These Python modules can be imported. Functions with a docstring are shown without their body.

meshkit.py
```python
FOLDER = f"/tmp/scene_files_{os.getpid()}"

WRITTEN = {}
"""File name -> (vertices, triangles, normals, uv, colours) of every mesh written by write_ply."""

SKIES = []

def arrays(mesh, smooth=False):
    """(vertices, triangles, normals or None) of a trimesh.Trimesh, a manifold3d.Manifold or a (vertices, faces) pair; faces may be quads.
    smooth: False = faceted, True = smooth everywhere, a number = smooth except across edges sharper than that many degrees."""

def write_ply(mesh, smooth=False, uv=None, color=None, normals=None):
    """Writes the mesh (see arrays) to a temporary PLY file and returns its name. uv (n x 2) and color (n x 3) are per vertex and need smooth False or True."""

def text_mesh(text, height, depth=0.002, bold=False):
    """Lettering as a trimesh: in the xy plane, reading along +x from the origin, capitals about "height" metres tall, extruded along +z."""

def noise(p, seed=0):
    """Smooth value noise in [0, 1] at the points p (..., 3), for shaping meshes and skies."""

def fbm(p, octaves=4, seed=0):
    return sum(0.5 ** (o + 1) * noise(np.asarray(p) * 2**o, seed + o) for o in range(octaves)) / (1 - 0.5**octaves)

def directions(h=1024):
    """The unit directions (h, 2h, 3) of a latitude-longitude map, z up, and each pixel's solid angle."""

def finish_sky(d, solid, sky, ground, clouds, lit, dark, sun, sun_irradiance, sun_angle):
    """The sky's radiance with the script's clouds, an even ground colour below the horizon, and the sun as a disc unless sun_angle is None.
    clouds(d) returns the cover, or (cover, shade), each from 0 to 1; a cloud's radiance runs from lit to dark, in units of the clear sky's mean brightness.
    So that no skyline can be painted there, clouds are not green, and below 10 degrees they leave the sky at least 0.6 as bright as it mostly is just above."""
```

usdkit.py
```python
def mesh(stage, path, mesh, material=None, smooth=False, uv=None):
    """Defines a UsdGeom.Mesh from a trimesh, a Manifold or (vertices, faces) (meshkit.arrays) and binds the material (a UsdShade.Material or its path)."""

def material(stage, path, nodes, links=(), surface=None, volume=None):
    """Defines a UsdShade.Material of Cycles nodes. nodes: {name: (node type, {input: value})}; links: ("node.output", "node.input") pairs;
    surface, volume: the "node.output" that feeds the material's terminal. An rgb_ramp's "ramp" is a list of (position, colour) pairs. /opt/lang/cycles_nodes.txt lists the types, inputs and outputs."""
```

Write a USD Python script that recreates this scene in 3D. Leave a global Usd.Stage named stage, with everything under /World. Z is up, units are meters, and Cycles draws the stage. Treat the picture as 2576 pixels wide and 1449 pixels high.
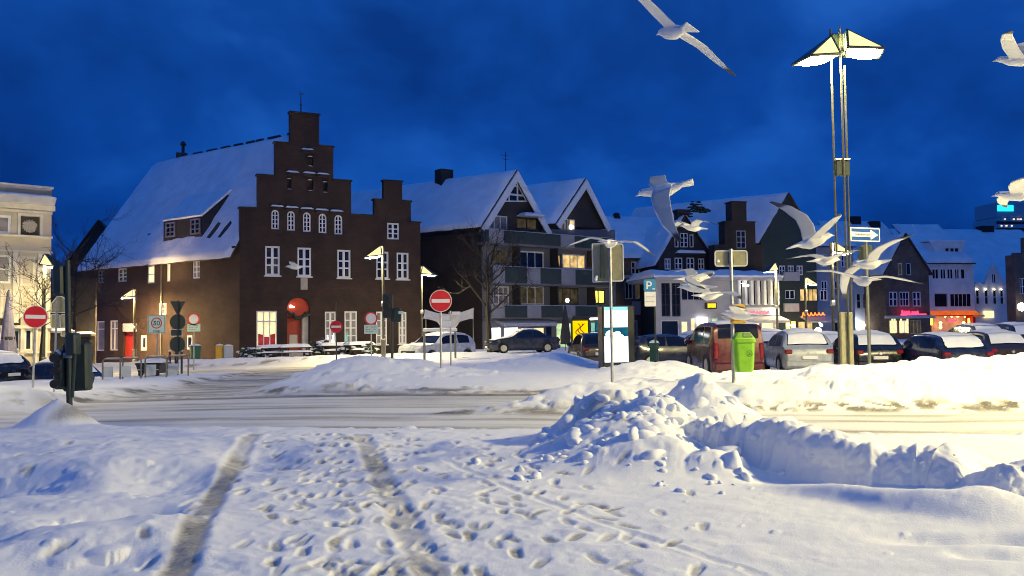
import math, random
import numpy as np, trimesh, usdkit, meshkit
from pxr import Usd, UsdGeom, UsdLux, UsdShade, Gf, Sdf, Vt
from scipy.spatial import cKDTree
from scipy.interpolate import PchipInterpolator
from shapely.geometry import Polygon, box as sbox
from shapely.ops import unary_union

stage = Usd.Stage.CreateInMemory()
UsdGeom.SetStageUpAxis(stage, 'Z')
UsdGeom.SetStageMetersPerUnit(stage, 1.0)
UsdGeom.Xform.Define(stage, '/World')
UsdGeom.Scope.Define(stage, '/World/Looks')

# ------------------------------------------------------------------ camera
# measured on the photograph in a 2576 x 1449 px grid: horizon, lean of the verticals, sizes of known things
FV, CX, CY = 2300.0, 1288.0, 724.5
PITCH, ROLL, EYE = math.radians(2.65), math.radians(0.65), 1.5
_F = np.array([0, math.cos(PITCH), math.sin(PITCH)])
_U0 = np.array([0, -math.sin(PITCH), math.cos(PITCH)])
_R0 = np.array([1.0, 0, 0])
_R = math.cos(ROLL) * _R0 - math.sin(ROLL) * _U0
_U = math.sin(ROLL) * _R0 + math.cos(ROLL) * _U0
CAM = np.array([0, 0, EYE])
cam = UsdGeom.Camera.Define(stage, '/World/camera')
m = Gf.Matrix4d(*_R, 0, *_U, 0, *(-_F), 0, *CAM, 1)
cam.AddTransformOp().Set(m)
cam.CreateHorizontalApertureAttr(36.0)
cam.CreateVerticalApertureAttr(36.0 * 9 / 16)
cam.CreateFocalLengthAttr(36.0 * FV / 2576)
cam.CreateFStopAttr(0.0)
cam.CreateExposureAttr(0.0)

# ------------------------------------------------------------------ sky and the last daylight
CLOUD_DARK, CLOUD_MID, CLOUD_LIT = (0.08, 2.1, 14.5), (0.14, 3.8, 23.5), (0.40, 7.0, 36.0)
SUN_EL, SUN_AZ = math.radians(6.0), math.radians(230)      # the last of the day comes from behind the camera, to the left
SKY = 0.0132
sky_mat = usdkit.material(stage, '/World/Looks/sky_dusk', {
    'sky': ('sky_texture', {'sky_type': 'single_scattering', 'sun_disc': False, 'sun_elevation': SUN_EL, 'sun_rotation': SUN_AZ, 'air_density': 1.0, 'aerosol_density': 0.4, 'ozone_density': 4.0}),
    'tint': ('mix_color', {'blend_type': 'multiply', 'fac': 1.0, 'b': (0.22, 1.0, 4.2), 'use_clamp': False}),
    'tc': ('texture_coordinate', {}), 'sx': ('separate_xyz', {}),
    'mp': ('mapping', {'scale': (1.0, 1.0, 1.5), 'rotation': (0.0, 0.45, 0.6)}),
    'n1': ('noise_texture', {'scale': 3.4, 'detail': 5.0, 'roughness': 0.52, 'distortion': 0.25}),
    'cover': ('map_range', {'from_min': 0.35, 'from_max': 0.65, 'to_min': 0.97, 'to_max': 0.75, 'clamp': True}),
    'ramp': ('rgb_ramp', {'ramp': [(0.36, CLOUD_DARK), (0.49, CLOUD_MID), (0.61, CLOUD_LIT)]}),
    'cl': ('mix_color', {'blend_type': 'mix', 'use_clamp': False}),
    # an overcast sky is brightest overhead
    'zz': ('math', {'math_type': 'maximum', 'value2': 0.0}), 'zp': ('math', {'math_type': 'power', 'value2': 1.5}), 'zg': ('math', {'math_type': 'multiply_add', 'value2': 2.0, 'value3': 1.0}), 'zr': ('math', {'math_type': 'multiply_add', 'value2': 10.0, 'value3': 1.0}), 'zb': ('math', {'math_type': 'multiply_add', 'value2': 0.9, 'value3': 1.0}),
    'zc': ('combine_xyz', {}), 'up': ('mix_color', {'blend_type': 'multiply', 'fac': 1.0, 'use_clamp': False}),
    'bg': ('background_shader', {'strength': SKY}),
}, [('sky.color', 'tint.a'), ('tc.generated', 'mp.vector'), ('mp.vector', 'n1.vector'), ('n1.fac', 'ramp.fac'), ('n1.fac', 'cover.value'), ('cover.result', 'cl.fac'), ('tint.result', 'cl.a'), ('ramp.color', 'cl.b'),
    ('tc.generated', 'sx.vector'), ('sx.z', 'zz.value1'), ('zz.value', 'zp.value1'), ('zp.value', 'zg.value1'), ('zp.value', 'zr.value1'), ('zr.value', 'zc.x'), ('zg.value', 'zc.y'), ('zp.value', 'zb.value1'), ('zb.value', 'zc.z'),
    ('cl.result', 'up.a'), ('zc.vector', 'up.b'), ('up.result', 'bg.color')], surface='bg.background')
dome = UsdLux.DomeLight.Define(stage, '/World/sky')
UsdShade.MaterialBindingAPI.Apply(dome.GetPrim()).Bind(sky_mat)
dome.GetPrim().SetCustomDataByKey('kind', 'structure')
sun = UsdLux.DistantLight.Define(stage, '/World/dusk_glow')
sun.CreateIntensityAttr(0.001)
sun.CreateAngleAttr(40.0)
sun.CreateNormalizeAttr(True)
sun.CreateColorAttr(Gf.Vec3f(1.0, 0.97, 0.93))
el = math.radians(18)
_d = np.array([math.sin(SUN_AZ) * math.cos(el), math.cos(SUN_AZ) * math.cos(el), math.sin(el)])
_x = np.cross([0, 0, 1], _d); _x /= np.linalg.norm(_x); _y = np.cross(_d, _x)
sun.AddTransformOp().Set(Gf.Matrix4d(*_x, 0, *_y, 0, *_d, 0, 0, 0, 50, 1))
LAMP = 310.0           # radiance of the lamps' lenses


# ------------------------------------------------------------------ pixel rays (2576 grid) to places
def ray(u, v):
    xc, yc = (u - CX) / FV, -(v - CY) / FV
    return xc * _R + yc * _U + _F


def D(u, v, d):
    """the point at depth y = d seen at (u, v)"""
    r = ray(u, v)
    return CAM + r * (d / r[1])


def G(u, v, z=0.0):
    """the point at height z seen at (u, v)"""
    r = ray(u, v)
    return CAM + r * ((z - EYE) / r[2])


def X(u, d, v=850):
    return D(u, v, d)[0]


def Z(u, v, d):
    return D(u, v, d)[2]


# ------------------------------------------------------------------ scene tree helpers
_used = {}


def numbered(parent, name):
    k = _used.get((parent, name), 0)
    _used[(parent, name)] = k + 1
    return name if k == 0 else f'{name}_{k:03d}'


def tag(p, label=None, cat=None, group=None, kind=None):
    for k, v in (('label', label), ('category', cat), ('group', group), ('kind', kind)):
        if v:
            p.SetCustomDataByKey(k, v)
    return p


def thing(name, label, cat, loc=(0, 0, 0), rotz=0.0, group=None, tilt=(0, 0)):
    x = UsdGeom.Xform.Define(stage, '/World/' + numbered('/World', name))
    x.AddTranslateOp().Set(Gf.Vec3d(*[float(c) for c in loc]))
    x.AddRotateZOp().Set(math.degrees(rotz))
    if tilt[0]:
        x.AddRotateXOp().Set(tilt[0])
    if tilt[1]:
        x.AddRotateYOp().Set(tilt[1])
    return tag(x.GetPrim(), label, cat, group)


def dup(src, loc, rotz, label, scale=1.0, inst=True):
    base = src.GetName()
    while base[-1].isdigit() or base.endswith('_'):
        base = base[:-1]
    x = UsdGeom.Xform.Define(stage, '/World/' + numbered('/World', base))
    p = x.GetPrim()
    p.GetReferences().AddInternalReference(src.GetPath())
    x.ClearXformOpOrder()
    x.AddTranslateOp().Set(Gf.Vec3d(*[float(c) for c in loc]))
    x.AddRotateZOp().Set(math.degrees(rotz))
    x.AddScaleOp().Set(Gf.Vec3f(scale, scale, scale))
    if inst:
        p.SetInstanceable(True)
    was = src.GetCustomData()
    return tag(p, label, was.get('category'), was.get('group'))


def primvar(mesh, name, values):
    UsdGeom.PrimvarsAPI(mesh).CreatePrimvar(name, Sdf.ValueTypeNames.FloatArray, 'vertex').Set(Vt.FloatArray.FromNumpy(np.asarray(values, np.float32)))


def obj(name, mesh, material, parent=None, smooth=False, xf=None, label=None, kind=None):
    par = '/World' if parent is None else str(parent.GetPath())
    path = par + '/' + numbered(par, name)
    g = usdkit.mesh(stage, path, mesh, M[material] if isinstance(material, str) else material, smooth)
    if xf:
        g.AddTranslateOp().Set(Gf.Vec3d(*[float(c) for c in xf[0]]))
        g.AddRotateZOp().Set(math.degrees(xf[1]))
    p = g.GetPrim()
    return tag(p, label, None, None, kind)


class MB:
    """collects shapes; build() makes them one mesh"""
    def __init__(self):
        self.v, self.f, self.n = [], [], 0

    def add(self, v, f):
        v, f = np.asarray(v, float), np.asarray(f, int)
        if len(f) and f.shape[1] == 4:
            f = np.vstack([f[:, [0, 1, 2]], f[:, [0, 2, 3]]])
        self.v.append(v); self.f.append(f + self.n); self.n += len(v)
        return self

    def tm(self, t):
        return self.add(t.vertices, t.faces)

    def box(self, x0, x1, y0, y1, z0, z1):
        v = [(x, y, z) for x in (x0, x1) for y in (y0, y1) for z in (z0, z1)]
        return self.add(v, [(0, 1, 3, 2), (4, 6, 7, 5), (0, 4, 5, 1), (2, 3, 7, 6), (0, 2, 6, 4), (1, 5, 7, 3)])

    def cbox(self, x0, x1, y0, y1, z0, z1, c=0.03):
        """box with bevelled edges"""
        c = min(c, (x1 - x0) / 2.2, (y1 - y0) / 2.2, (z1 - z0) / 2.2)
        p = []
        for sx in (0, 1):
            for sy in (0, 1):
                for sz in (0, 1):
                    q = np.array([(x0, x1)[sx], (y0, y1)[sy], (z0, z1)[sz]], float)
                    s = np.array([1 - 2 * sx, 1 - 2 * sy, 1 - 2 * sz]) * c
                    for k in range(3):
                        e = s.copy(); e[k] = 0
                        p.append(q + e)
        h = trimesh.convex.convex_hull(np.array(p))
        return self.tm(h)

    def hull(self, pts):
        return self.tm(trimesh.convex.convex_hull(np.asarray(pts, float)))

    def prism(self, poly, y0, y1):
        """polygon in x-z, from y0 to y1"""
        if not hasattr(poly, 'exterior') and not hasattr(poly, 'geoms'):
            poly = Polygon(poly)
        for g in getattr(poly, 'geoms', [poly]):
            if g.is_empty or g.area < 1e-6:
                continue
            t = trimesh.creation.extrude_polygon(g, y1 - y0, engine='earcut')
            v = np.array(t.vertices)
            self.add(np.c_[v[:, 0], y1 - v[:, 2], v[:, 1]], t.faces)
        return self

    def slab(self, poly, z0, z1):
        """polygon in x-y, from z0 to z1"""
        if not hasattr(poly, 'exterior') and not hasattr(poly, 'geoms'):
            poly = Polygon(poly)
        for g in getattr(poly, 'geoms', [poly]):
            t = trimesh.creation.extrude_polygon(g, z1 - z0, engine='earcut')
            self.add(np.array(t.vertices) + [0, 0, z0], t.faces)
        return self

    def quadslab(self, q, t):
        """a sheet over four corners (counter-clockwise from outside) with thickness t along its normal"""
        q = np.asarray(q, float)
        n = np.cross(q[1] - q[0], q[3] - q[0]); n /= np.linalg.norm(n)
        return self.add(np.vstack([q, q + n * t]), [(3, 2, 1, 0), (4, 5, 6, 7), (0, 1, 5, 4), (1, 2, 6, 5), (2, 3, 7, 6), (3, 0, 4, 7)])

    def tube(self, pts, r, sides=8, cap=True):
        p = np.asarray(pts, float)
        r = np.broadcast_to(np.asarray(r, float), (len(p),))
        t = np.gradient(p, axis=0)
        t /= np.linalg.norm(t, axis=1, keepdims=True) + 1e-12
        ref = np.array([0, 0, 1.0]) if abs(t[0, 2]) < 0.9 else np.array([1.0, 0, 0])
        V = []
        a = np.cross(t[0], ref); a /= np.linalg.norm(a)
        for i in range(len(p)):
            a = a - t[i] * (a @ t[i]); a /= np.linalg.norm(a)
            b = np.cross(t[i], a)
            ang = np.arange(sides) * 2 * np.pi / sides
            V.append(p[i] + r[i] * (np.cos(ang)[:, None] * a + np.sin(ang)[:, None] * b))
        V = np.vstack(V)
        F = []
        for i in range(len(p) - 1):
            for j in range(sides):
                k = (j + 1) % sides
                F.append((i * sides + j, i * sides + k, (i + 1) * sides + k, (i + 1) * sides + j))
        F = [(a_, b_, c_) for a_, b_, c_, d_ in F] + [(a_, c_, d_) for a_, b_, c_, d_ in F]
        if cap:
            n0 = len(V)
            V = np.vstack([V, p[0], p[-1]])
            e = (len(p) - 1) * sides
            for j in range(sides):
                k = (j + 1) % sides
                F.append((n0, k, j)); F.append((n0 + 1, e + j, e + k))
        return self.add(V, F)

    def lathe(self, prof, c=(0, 0, 0), sides=16):
        """profile of (radius, height) turned about z"""
        pr = np.asarray(prof, float)
        ang = np.arange(sides) * 2 * np.pi / sides
        V = np.concatenate([np.c_[r * np.cos(ang), r * np.sin(ang), np.full(sides, z)] for r, z in pr]) + np.asarray(c, float)
        F = []
        for i in range(len(pr) - 1):
            for j in range(sides):
                k = (j + 1) % sides
                a, b, c_, d = i * sides + j, i * sides + k, (i + 1) * sides + k, (i + 1) * sides + j
                F += [(a, b, c_), (a, c_, d)]
        return self.add(V, F)

    def disc(self, c, r, y0, y1, sides=32):
        """flat disc facing -y"""
        a = np.arange(sides) * 2 * np.pi / sides
        return self.prism(Polygon(np.c_[c[0] + r * np.cos(a), c[1] + r * np.sin(a)]), y0, y1)

    def mesh(self):
        return np.vstack(self.v), np.vstack(self.f)

    def build(self, name, material, parent=None, smooth=False, xf=None, label=None, kind=None):
        if not self.v:
            return None
        return obj(name, self.mesh(), material, parent, smooth, xf, label, kind)


def blob(rad, seed, sub=2, amp=0.25, squash=(1, 1, 0.8)):
    s = trimesh.creation.icosphere(sub, 1.0)
    v = np.array(s.vertices)
    n = meshkit.fbm(v * 1.6 + seed * 7.3 + 50, 3, seed) - 0.5
    v = v * (1 + 2 * amp * n)[:, None] * rad * np.array(squash)
    return v, np.array(s.faces)


# ------------------------------------------------------------------ materials
M = {}


def mat(name, nodes, links, surface):
    M[name] = usdkit.material(stage, '/World/Looks/' + name, nodes, links, surface=surface)
    return M[name]


def plain(name, col, rough=0.5, metal=0.0, var=0.15, scale=6.0, bump=0.0, bscale=40.0, **kw):
    """a paint-like surface with uneven tone, dirt and fine relief"""
    c = np.array(col, float)
    nodes = {'tc': ('texture_coordinate', {}), 'n': ('noise_texture', {'scale': scale, 'detail': 6.0, 'roughness': 0.6}),
             'r': ('rgb_ramp', {'ramp': [(0.3, tuple(c * (1 - var))), (0.7, tuple(np.minimum(c * (1 + var), 0.95)))]}),
             'rr': ('map_range', {'from_min': 0.3, 'from_max': 0.7, 'to_min': max(rough - 0.1, 0.02), 'to_max': min(rough + 0.1, 1)}),
             'p': ('principled_bsdf', {'metallic': metal, **kw})}
    links = [('tc.object', 'n.vector'), ('n.fac', 'r.fac'), ('r.color', 'p.base_color'), ('n.fac', 'rr.value'), ('rr.result', 'p.roughness')]
    if bump:
        nodes['n2'] = ('noise_texture', {'scale': bscale, 'detail': 4.0})
        nodes['b'] = ('bump', {'strength': 0.5, 'distance': bump})
        links += [('tc.object', 'n2.vector'), ('n2.fac', 'b.height'), ('b.normal', 'p.normal')]
    return mat(name, nodes, links, 'p.BSDF')


def glow(name, col, strength, var=0.0, scale=2.0):
    c = np.array(col, float)
    if var:
        return mat(name, {'tc': ('texture_coordinate', {}), 'n': ('noise_texture', {'scale': scale, 'detail': 3.0, 'roughness': 0.6}),
                          'r': ('rgb_ramp', {'ramp': [(0.32, tuple(c * (1 - var))), (0.66, tuple(c))]}), 'e': ('emission', {'strength': strength})},
                   [('tc.object', 'n.vector'), ('n.fac', 'r.fac'), ('r.color', 'e.color')], 'e.emission')
    return mat(name, {'e': ('emission', {'color': tuple(c), 'strength': strength})}, [], 'e.emission')


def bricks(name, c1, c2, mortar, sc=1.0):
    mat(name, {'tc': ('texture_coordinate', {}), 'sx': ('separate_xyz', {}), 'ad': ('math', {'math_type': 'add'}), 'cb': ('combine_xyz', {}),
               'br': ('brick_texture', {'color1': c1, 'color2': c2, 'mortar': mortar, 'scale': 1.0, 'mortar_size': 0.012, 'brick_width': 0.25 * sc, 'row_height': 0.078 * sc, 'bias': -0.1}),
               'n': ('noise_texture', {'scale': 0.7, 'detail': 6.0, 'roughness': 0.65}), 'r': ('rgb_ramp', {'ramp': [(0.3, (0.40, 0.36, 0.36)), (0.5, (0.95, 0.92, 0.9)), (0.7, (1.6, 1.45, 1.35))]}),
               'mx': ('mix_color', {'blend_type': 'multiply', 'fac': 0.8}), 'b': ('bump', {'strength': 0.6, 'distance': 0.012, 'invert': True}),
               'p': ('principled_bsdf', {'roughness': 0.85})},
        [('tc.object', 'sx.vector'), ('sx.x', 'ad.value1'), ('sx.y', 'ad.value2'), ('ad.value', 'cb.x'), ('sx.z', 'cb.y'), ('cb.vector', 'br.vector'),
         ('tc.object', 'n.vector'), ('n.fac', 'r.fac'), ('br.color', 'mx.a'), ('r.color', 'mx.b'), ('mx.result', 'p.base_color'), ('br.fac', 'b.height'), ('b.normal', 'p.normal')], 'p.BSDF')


# snow: clean to trodden, by the "dirt" primvar of the ground meshes
mat('ground_snow', {
    'g': ('geometry', {}), 'at': ('attribute', {'attribute': 'dirt'}),
    'n': ('noise_texture', {'scale': 3.0, 'detail': 8.0, 'roughness': 0.65}),
    'n2': ('noise_texture', {'scale': 26.0, 'detail': 6.0, 'roughness': 0.7}),
    'm1': ('math', {'math_type': 'multiply_add', 'value2': 0.9, 'value3': -0.45}),
    'm2': ('math', {'math_type': 'add', 'use_clamp': False}),
    'm3': ('math', {'math_type': 'multiply', 'use_clamp': True}),
    'ms': ('math', {'math_type': 'multiply_add', 'value2': 1.3, 'value3': 0.35}),
    'r': ('rgb_ramp', {'ramp': [(0.0, (0.84, 0.85, 0.87)), (0.3, (0.67, 0.66, 0.62)), (0.6, (0.43, 0.41, 0.36)), (1.0, (0.17, 0.155, 0.13))]}),
    'nb': ('noise_texture', {'scale': 60.0, 'detail': 5.0, 'roughness': 0.7}), 'b': ('bump', {'strength': 0.35, 'distance': 0.02}),
    'p': ('principled_bsdf', {'roughness': 0.75, 'specular_ior_level': 0.25})},
    [('g.position', 'n.vector'), ('g.position', 'n2.vector'), ('g.position', 'nb.vector'), ('n2.fac', 'ms.value1'), ('at.fac', 'm3.value1'), ('ms.value', 'm3.value2'), ('m3.value', 'r.fac'),
     ('r.color', 'p.base_color'), ('nb.fac', 'b.height'), ('b.normal', 'p.normal')], 'p.BSDF')
plain('snow', (0.83, 0.84, 0.86), 0.75, var=0.06, scale=2.0, bump=0.03, bscale=9.0)
plain('roof_snow', (0.80, 0.82, 0.85), 0.75, var=0.10, scale=0.8, bump=0.05, bscale=4.0)
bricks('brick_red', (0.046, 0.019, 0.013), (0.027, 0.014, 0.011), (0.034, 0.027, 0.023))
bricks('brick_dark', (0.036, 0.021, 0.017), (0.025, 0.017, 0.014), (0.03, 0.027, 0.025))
bricks('brick_brown', (0.16, 0.10, 0.07), (0.11, 0.075, 0.055), (0.15, 0.13, 0.11))
plain('plaster_cream', (0.50, 0.44, 0.36), 0.85, var=0.18, scale=1.2, bump=0.01)
plain('plaster_trim', (0.62, 0.58, 0.52), 0.8, var=0.15, scale=2.0, bump=0.006)
plain('plaster_white', (0.74, 0.74, 0.74), 0.85, var=0.14, scale=1.0, bump=0.008)
plain('plaster_grey', (0.36, 0.36, 0.40), 0.85, var=0.16, scale=1.0, bump=0.008)
plain('plaster_dim', (0.15, 0.15, 0.17), 0.85, var=0.2, scale=1.0, bump=0.008)
plain('plaster_shop', (0.40, 0.40, 0.42), 0.85, var=0.14, scale=1.0, bump=0.008)
plain('balcony_white', (0.26, 0.26, 0.28), 0.8, var=0.18, scale=1.0, bump=0.006)
plain('plaster_blue', (0.52, 0.58, 0.68), 0.85, var=0.10, scale=1.0, bump=0.008)
plain('dark_timber', (0.030, 0.026, 0.026), 0.8, var=0.4, scale=3.0, bump=0.01)
plain('green_cladding', (0.028, 0.045, 0.045), 0.8, var=0.3, scale=2.0, bump=0.01)
plain('roof_tile', (0.050, 0.038, 0.036), 0.8, var=0.4, scale=4.0, bump=0.02, bscale=12.0)
plain('white_paint', (0.74, 0.74, 0.74), 0.45, var=0.08)
plain('stone', (0.38, 0.35, 0.31), 0.85, var=0.2, bump=0.01)
plain('relief_dark', (0.06, 0.055, 0.05), 0.8, var=0.3)
plain('red_door', (0.42, 0.03, 0.015), 0.5, var=0.2)
plain('red_wall', (0.50, 0.05, 0.025), 0.7, var=0.2)
plain('galvanised', (0.42, 0.42, 0.41), 0.42, metal=0.8, var=0.2, scale=12.0)
plain('grey_paint', (0.15, 0.15, 0.13), 0.45, metal=0.2, var=0.15, scale=10.0)
plain('lamp_pole', (0.075, 0.075, 0.06), 0.45, metal=0.3, var=0.2, scale=10.0)
plain('sign_back', (0.30, 0.28, 0.17), 0.5, metal=0.3, var=0.2, scale=8.0)
plain('sign_edge', (0.62, 0.62, 0.58), 0.45, var=0.1)
plain('dark_green_metal', (0.020, 0.034, 0.028), 0.5, var=0.3, scale=9.0)
plain('black_plastic', (0.016, 0.016, 0.017), 0.5, var=0.3, scale=9.0)
plain('tyre', (0.014, 0.014, 0.014), 0.85, var=0.3)
plain('sign_red', (0.62, 0.018, 0.022), 0.42, var=0.08)
plain('sign_white', (0.78, 0.77, 0.74), 0.42, var=0.06)
plain('sign_green_white', (0.50, 0.68, 0.60), 0.42, var=0.08)
plain('sign_blue', (0.012, 0.075, 0.32), 0.42, var=0.1)
plain('sign_p_blue', (0.01, 0.20, 0.42), 0.42, var=0.1)
plain('bin_green', (0.20, 0.46, 0.016), 0.42, var=0.14, scale=7.0)
plain('bin_green_dark', (0.05, 0.16, 0.01), 0.6, var=0.2)
plain('container_green', (0.014, 0.10, 0.055), 0.5, var=0.2)
plain('post_yellow', (0.62, 0.36, 0.02), 0.45, var=0.12)
plain('cabinet_grey', (0.40, 0.44, 0.48), 0.6, var=0.12)
plain('bark', (0.020, 0.016, 0.014), 0.9, var=0.4, scale=14.0, bump=0.015)
plain('cloth_purple', (0.20, 0.19, 0.30), 0.9, var=0.2, scale=5.0, bump=0.02, bscale=10.0)
plain('cloth_grey', (0.40, 0.40, 0.45), 0.9, var=0.2, scale=3.0, bump=0.03, bscale=5.0)
plain('cloth_dark', (0.03, 0.03, 0.04), 0.9, var=0.2)
plain('poster_red', (0.40, 0.06, 0.03), 0.7, var=0.6, scale=9.0)
plain('plant_dark', (0.03, 0.045, 0.028), 0.8, var=0.4, scale=14.0)
plain('chrome', (0.70, 0.70, 0.70), 0.18, metal=1.0, var=0.05)
plain('glass_dark', (0.012, 0.014, 0.020), 0.08, var=0.2, scale=1.0, specular_ior_level=0.7)
plain('car_glass', (0.010, 0.011, 0.014), 0.06, var=0.2, scale=1.0, specular_ior_level=0.7)
plain('curtain', (0.20, 0.19, 0.21), 0.5, var=0.35, scale=3.0)
for nm, c, r in (('car_black', (0.012, 0.012, 0.014), 0.22), ('car_navy', (0.016, 0.022, 0.045), 0.25), ('car_silver', (0.36, 0.38, 0.41), 0.3), ('car_red', (0.085, 0.006, 0.008), 0.32),
                 ('car_white', (0.42, 0.45, 0.50), 0.3), ('car_brown', (0.028, 0.017, 0.014), 0.35), ('car_grey', (0.10, 0.11, 0.12), 0.3)):
    plain(nm, c, r, metal=0.15, var=0.10, scale=4.0, coat_weight=0.6)
plain('tail_red', (0.20, 0.008, 0.010), 0.2, var=0.1)
plain('lens_clear', (0.6, 0.6, 0.6), 0.12, metal=0.5, var=0.1)
glow('lamp_lens', (1.0, 0.82, 0.34), LAMP)
glow('near_lamp_lens', (1.0, 0.84, 0.36), 2850.0)
glow('small_lamp_lens', (1.0, 0.80, 0.36), 750.0)
glow('wall_lamp_lens', (1.0, 0.80, 0.34), 500.0)
glow('orange_lamp_lens', (1.0, 0.66, 0.26), 1600.0)
glow('lamp_side', (1.0, 0.82, 0.36), 1.7, var=0.25, scale=2.0)
glow('window_bright', (1.0, 0.84, 0.44), 1.5, var=0.35, scale=2.2)
glow('window_white', (0.96, 0.96, 1.0), 7.0, var=0.25, scale=1.2)
glow('window_warm', (1.0, 0.66, 0.26), 1.3, var=0.7, scale=1.6)
glow('window_dim', (0.75, 0.60, 0.34), 0.10, var=0.75, scale=1.8)
glow('window_cream', (1.0, 0.82, 0.46), 1.5, var=0.3, scale=1.8)
glow('window_yellow', (1.0, 0.86, 0.12), 2.4, var=0.55, scale=1.4)
glow('window_green', (0.72, 0.95, 0.48), 1.2, var=0.55, scale=1.8)
glow('screen_teal', (0.30, 0.75, 0.60), 0.9, var=0.4, scale=3.0)
glow('bulb', (1.0, 0.88, 0.60), 9.0)
glow('porch_bulb', (1.0, 0.74, 0.38), 3200.0)
glow('globe', (1.0, 0.95, 0.84), 6.0)
glow('neon_red', (1.0, 0.03, 0.09), 4.0)
glow('neon_orange', (1.0, 0.16, 0.02), 4.0)
glow('neon_yellow', (1.0, 0.62, 0.02), 3.0, var=0.3, scale=8.0)
glow('neon_cyan', (0.02, 0.75, 1.0), 1.6)
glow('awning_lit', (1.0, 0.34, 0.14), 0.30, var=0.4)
glow('poster_white', (0.90, 1.0, 0.98), 2.6, var=0.12, scale=1.6)
glow('poster_cyan', (0.30, 0.90, 0.92), 1.6, var=0.3, scale=2.0)
glow('poster_blue', (0.02, 0.22, 0.34), 0.8, var=0.6, scale=4.0)
glow('poster_yellow', (1.0, 0.62, 0.0), 1.5, var=0.25, scale=1.6)
glow('poster_yellow_bright', (1.0, 0.82, 0.12), 2.2)
glow('red_glow', (0.85, 0.13, 0.05), 0.45, var=0.35, scale=1.2)


# ------------------------------------------------------------------ terrain
def sg(x):
    return 1 / (1 + np.exp(-np.clip(x, -30, 30)))


def ss(a, b, x):
    t = np.clip((x - a) / (b - a), 0, 1)
    return t * t * (3 - 2 * t)


def wob(x, y, s, amp, seed):
    return amp * 2 * (meshkit.fbm(np.stack([x / s, y / s, np.full_like(x, seed * 3.7)], -1), 3, seed) - 0.5)


def fb(x, y, s, seed, o=4):
    return meshkit.fbm(np.stack([x / s, y / s, np.full_like(x, 0.37 + seed)], -1), o, seed)


def base(x, y):
    """the lie of the land: falls away gently to the left"""
    t = -x - 2.5
    return -0.028 * np.where(t > 0, t * t / (t + 3), 0) * ss(4, 20, y)


def road_mask(x, y):
    """1 on the carriageway, 0 on the lying snow"""
    xe = x + wob(x, y, 1.1, 0.35, 3)
    ye = y + wob(x, y, 1.3, 0.45, 5)
    near = 13.3 - 0.19 * xe
    far = 16.7 - 0.08 * xe
    isl = 22.0 - 0.15 * xe
    k = 6.0
    main = sg(k * (ye - near)) * sg(k * (far - ye))
    low = 16.6 + 0.95 * (xe + 1.6)
    junc = sg(k * (ye - near)) * sg(k * (isl - ye)) * sg(k * (ye - low)) * sg(k * (xe + 10.6)) * sg(2 * (6 - xe))
    left = sg(k * (ye - near)) * sg(k * (20.0 - ye)) * sg(k * (-xe - 6))
    w = 1.5 * sg((ye - 27) * 0.8)
    side = sg(k * (ye - 20)) * sg(k * (47 - ye)) * sg(k * (xe + 10.7 - 0.0 * w)) * sg(k * (-6.0 - 0.16 * (ye - 22) - xe))
    back = sg(k * (ye - 39.0 - 0.10 * (xe + 8))) * sg(k * (47.5 - 0.25 * (xe + 8) - ye)) * sg(k * (-6.5 - xe))
    m = 1 - (1 - main) * (1 - junc) * (1 - left) * (1 - side) * (1 - back)
    return np.clip(m, 0, 1)


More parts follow.
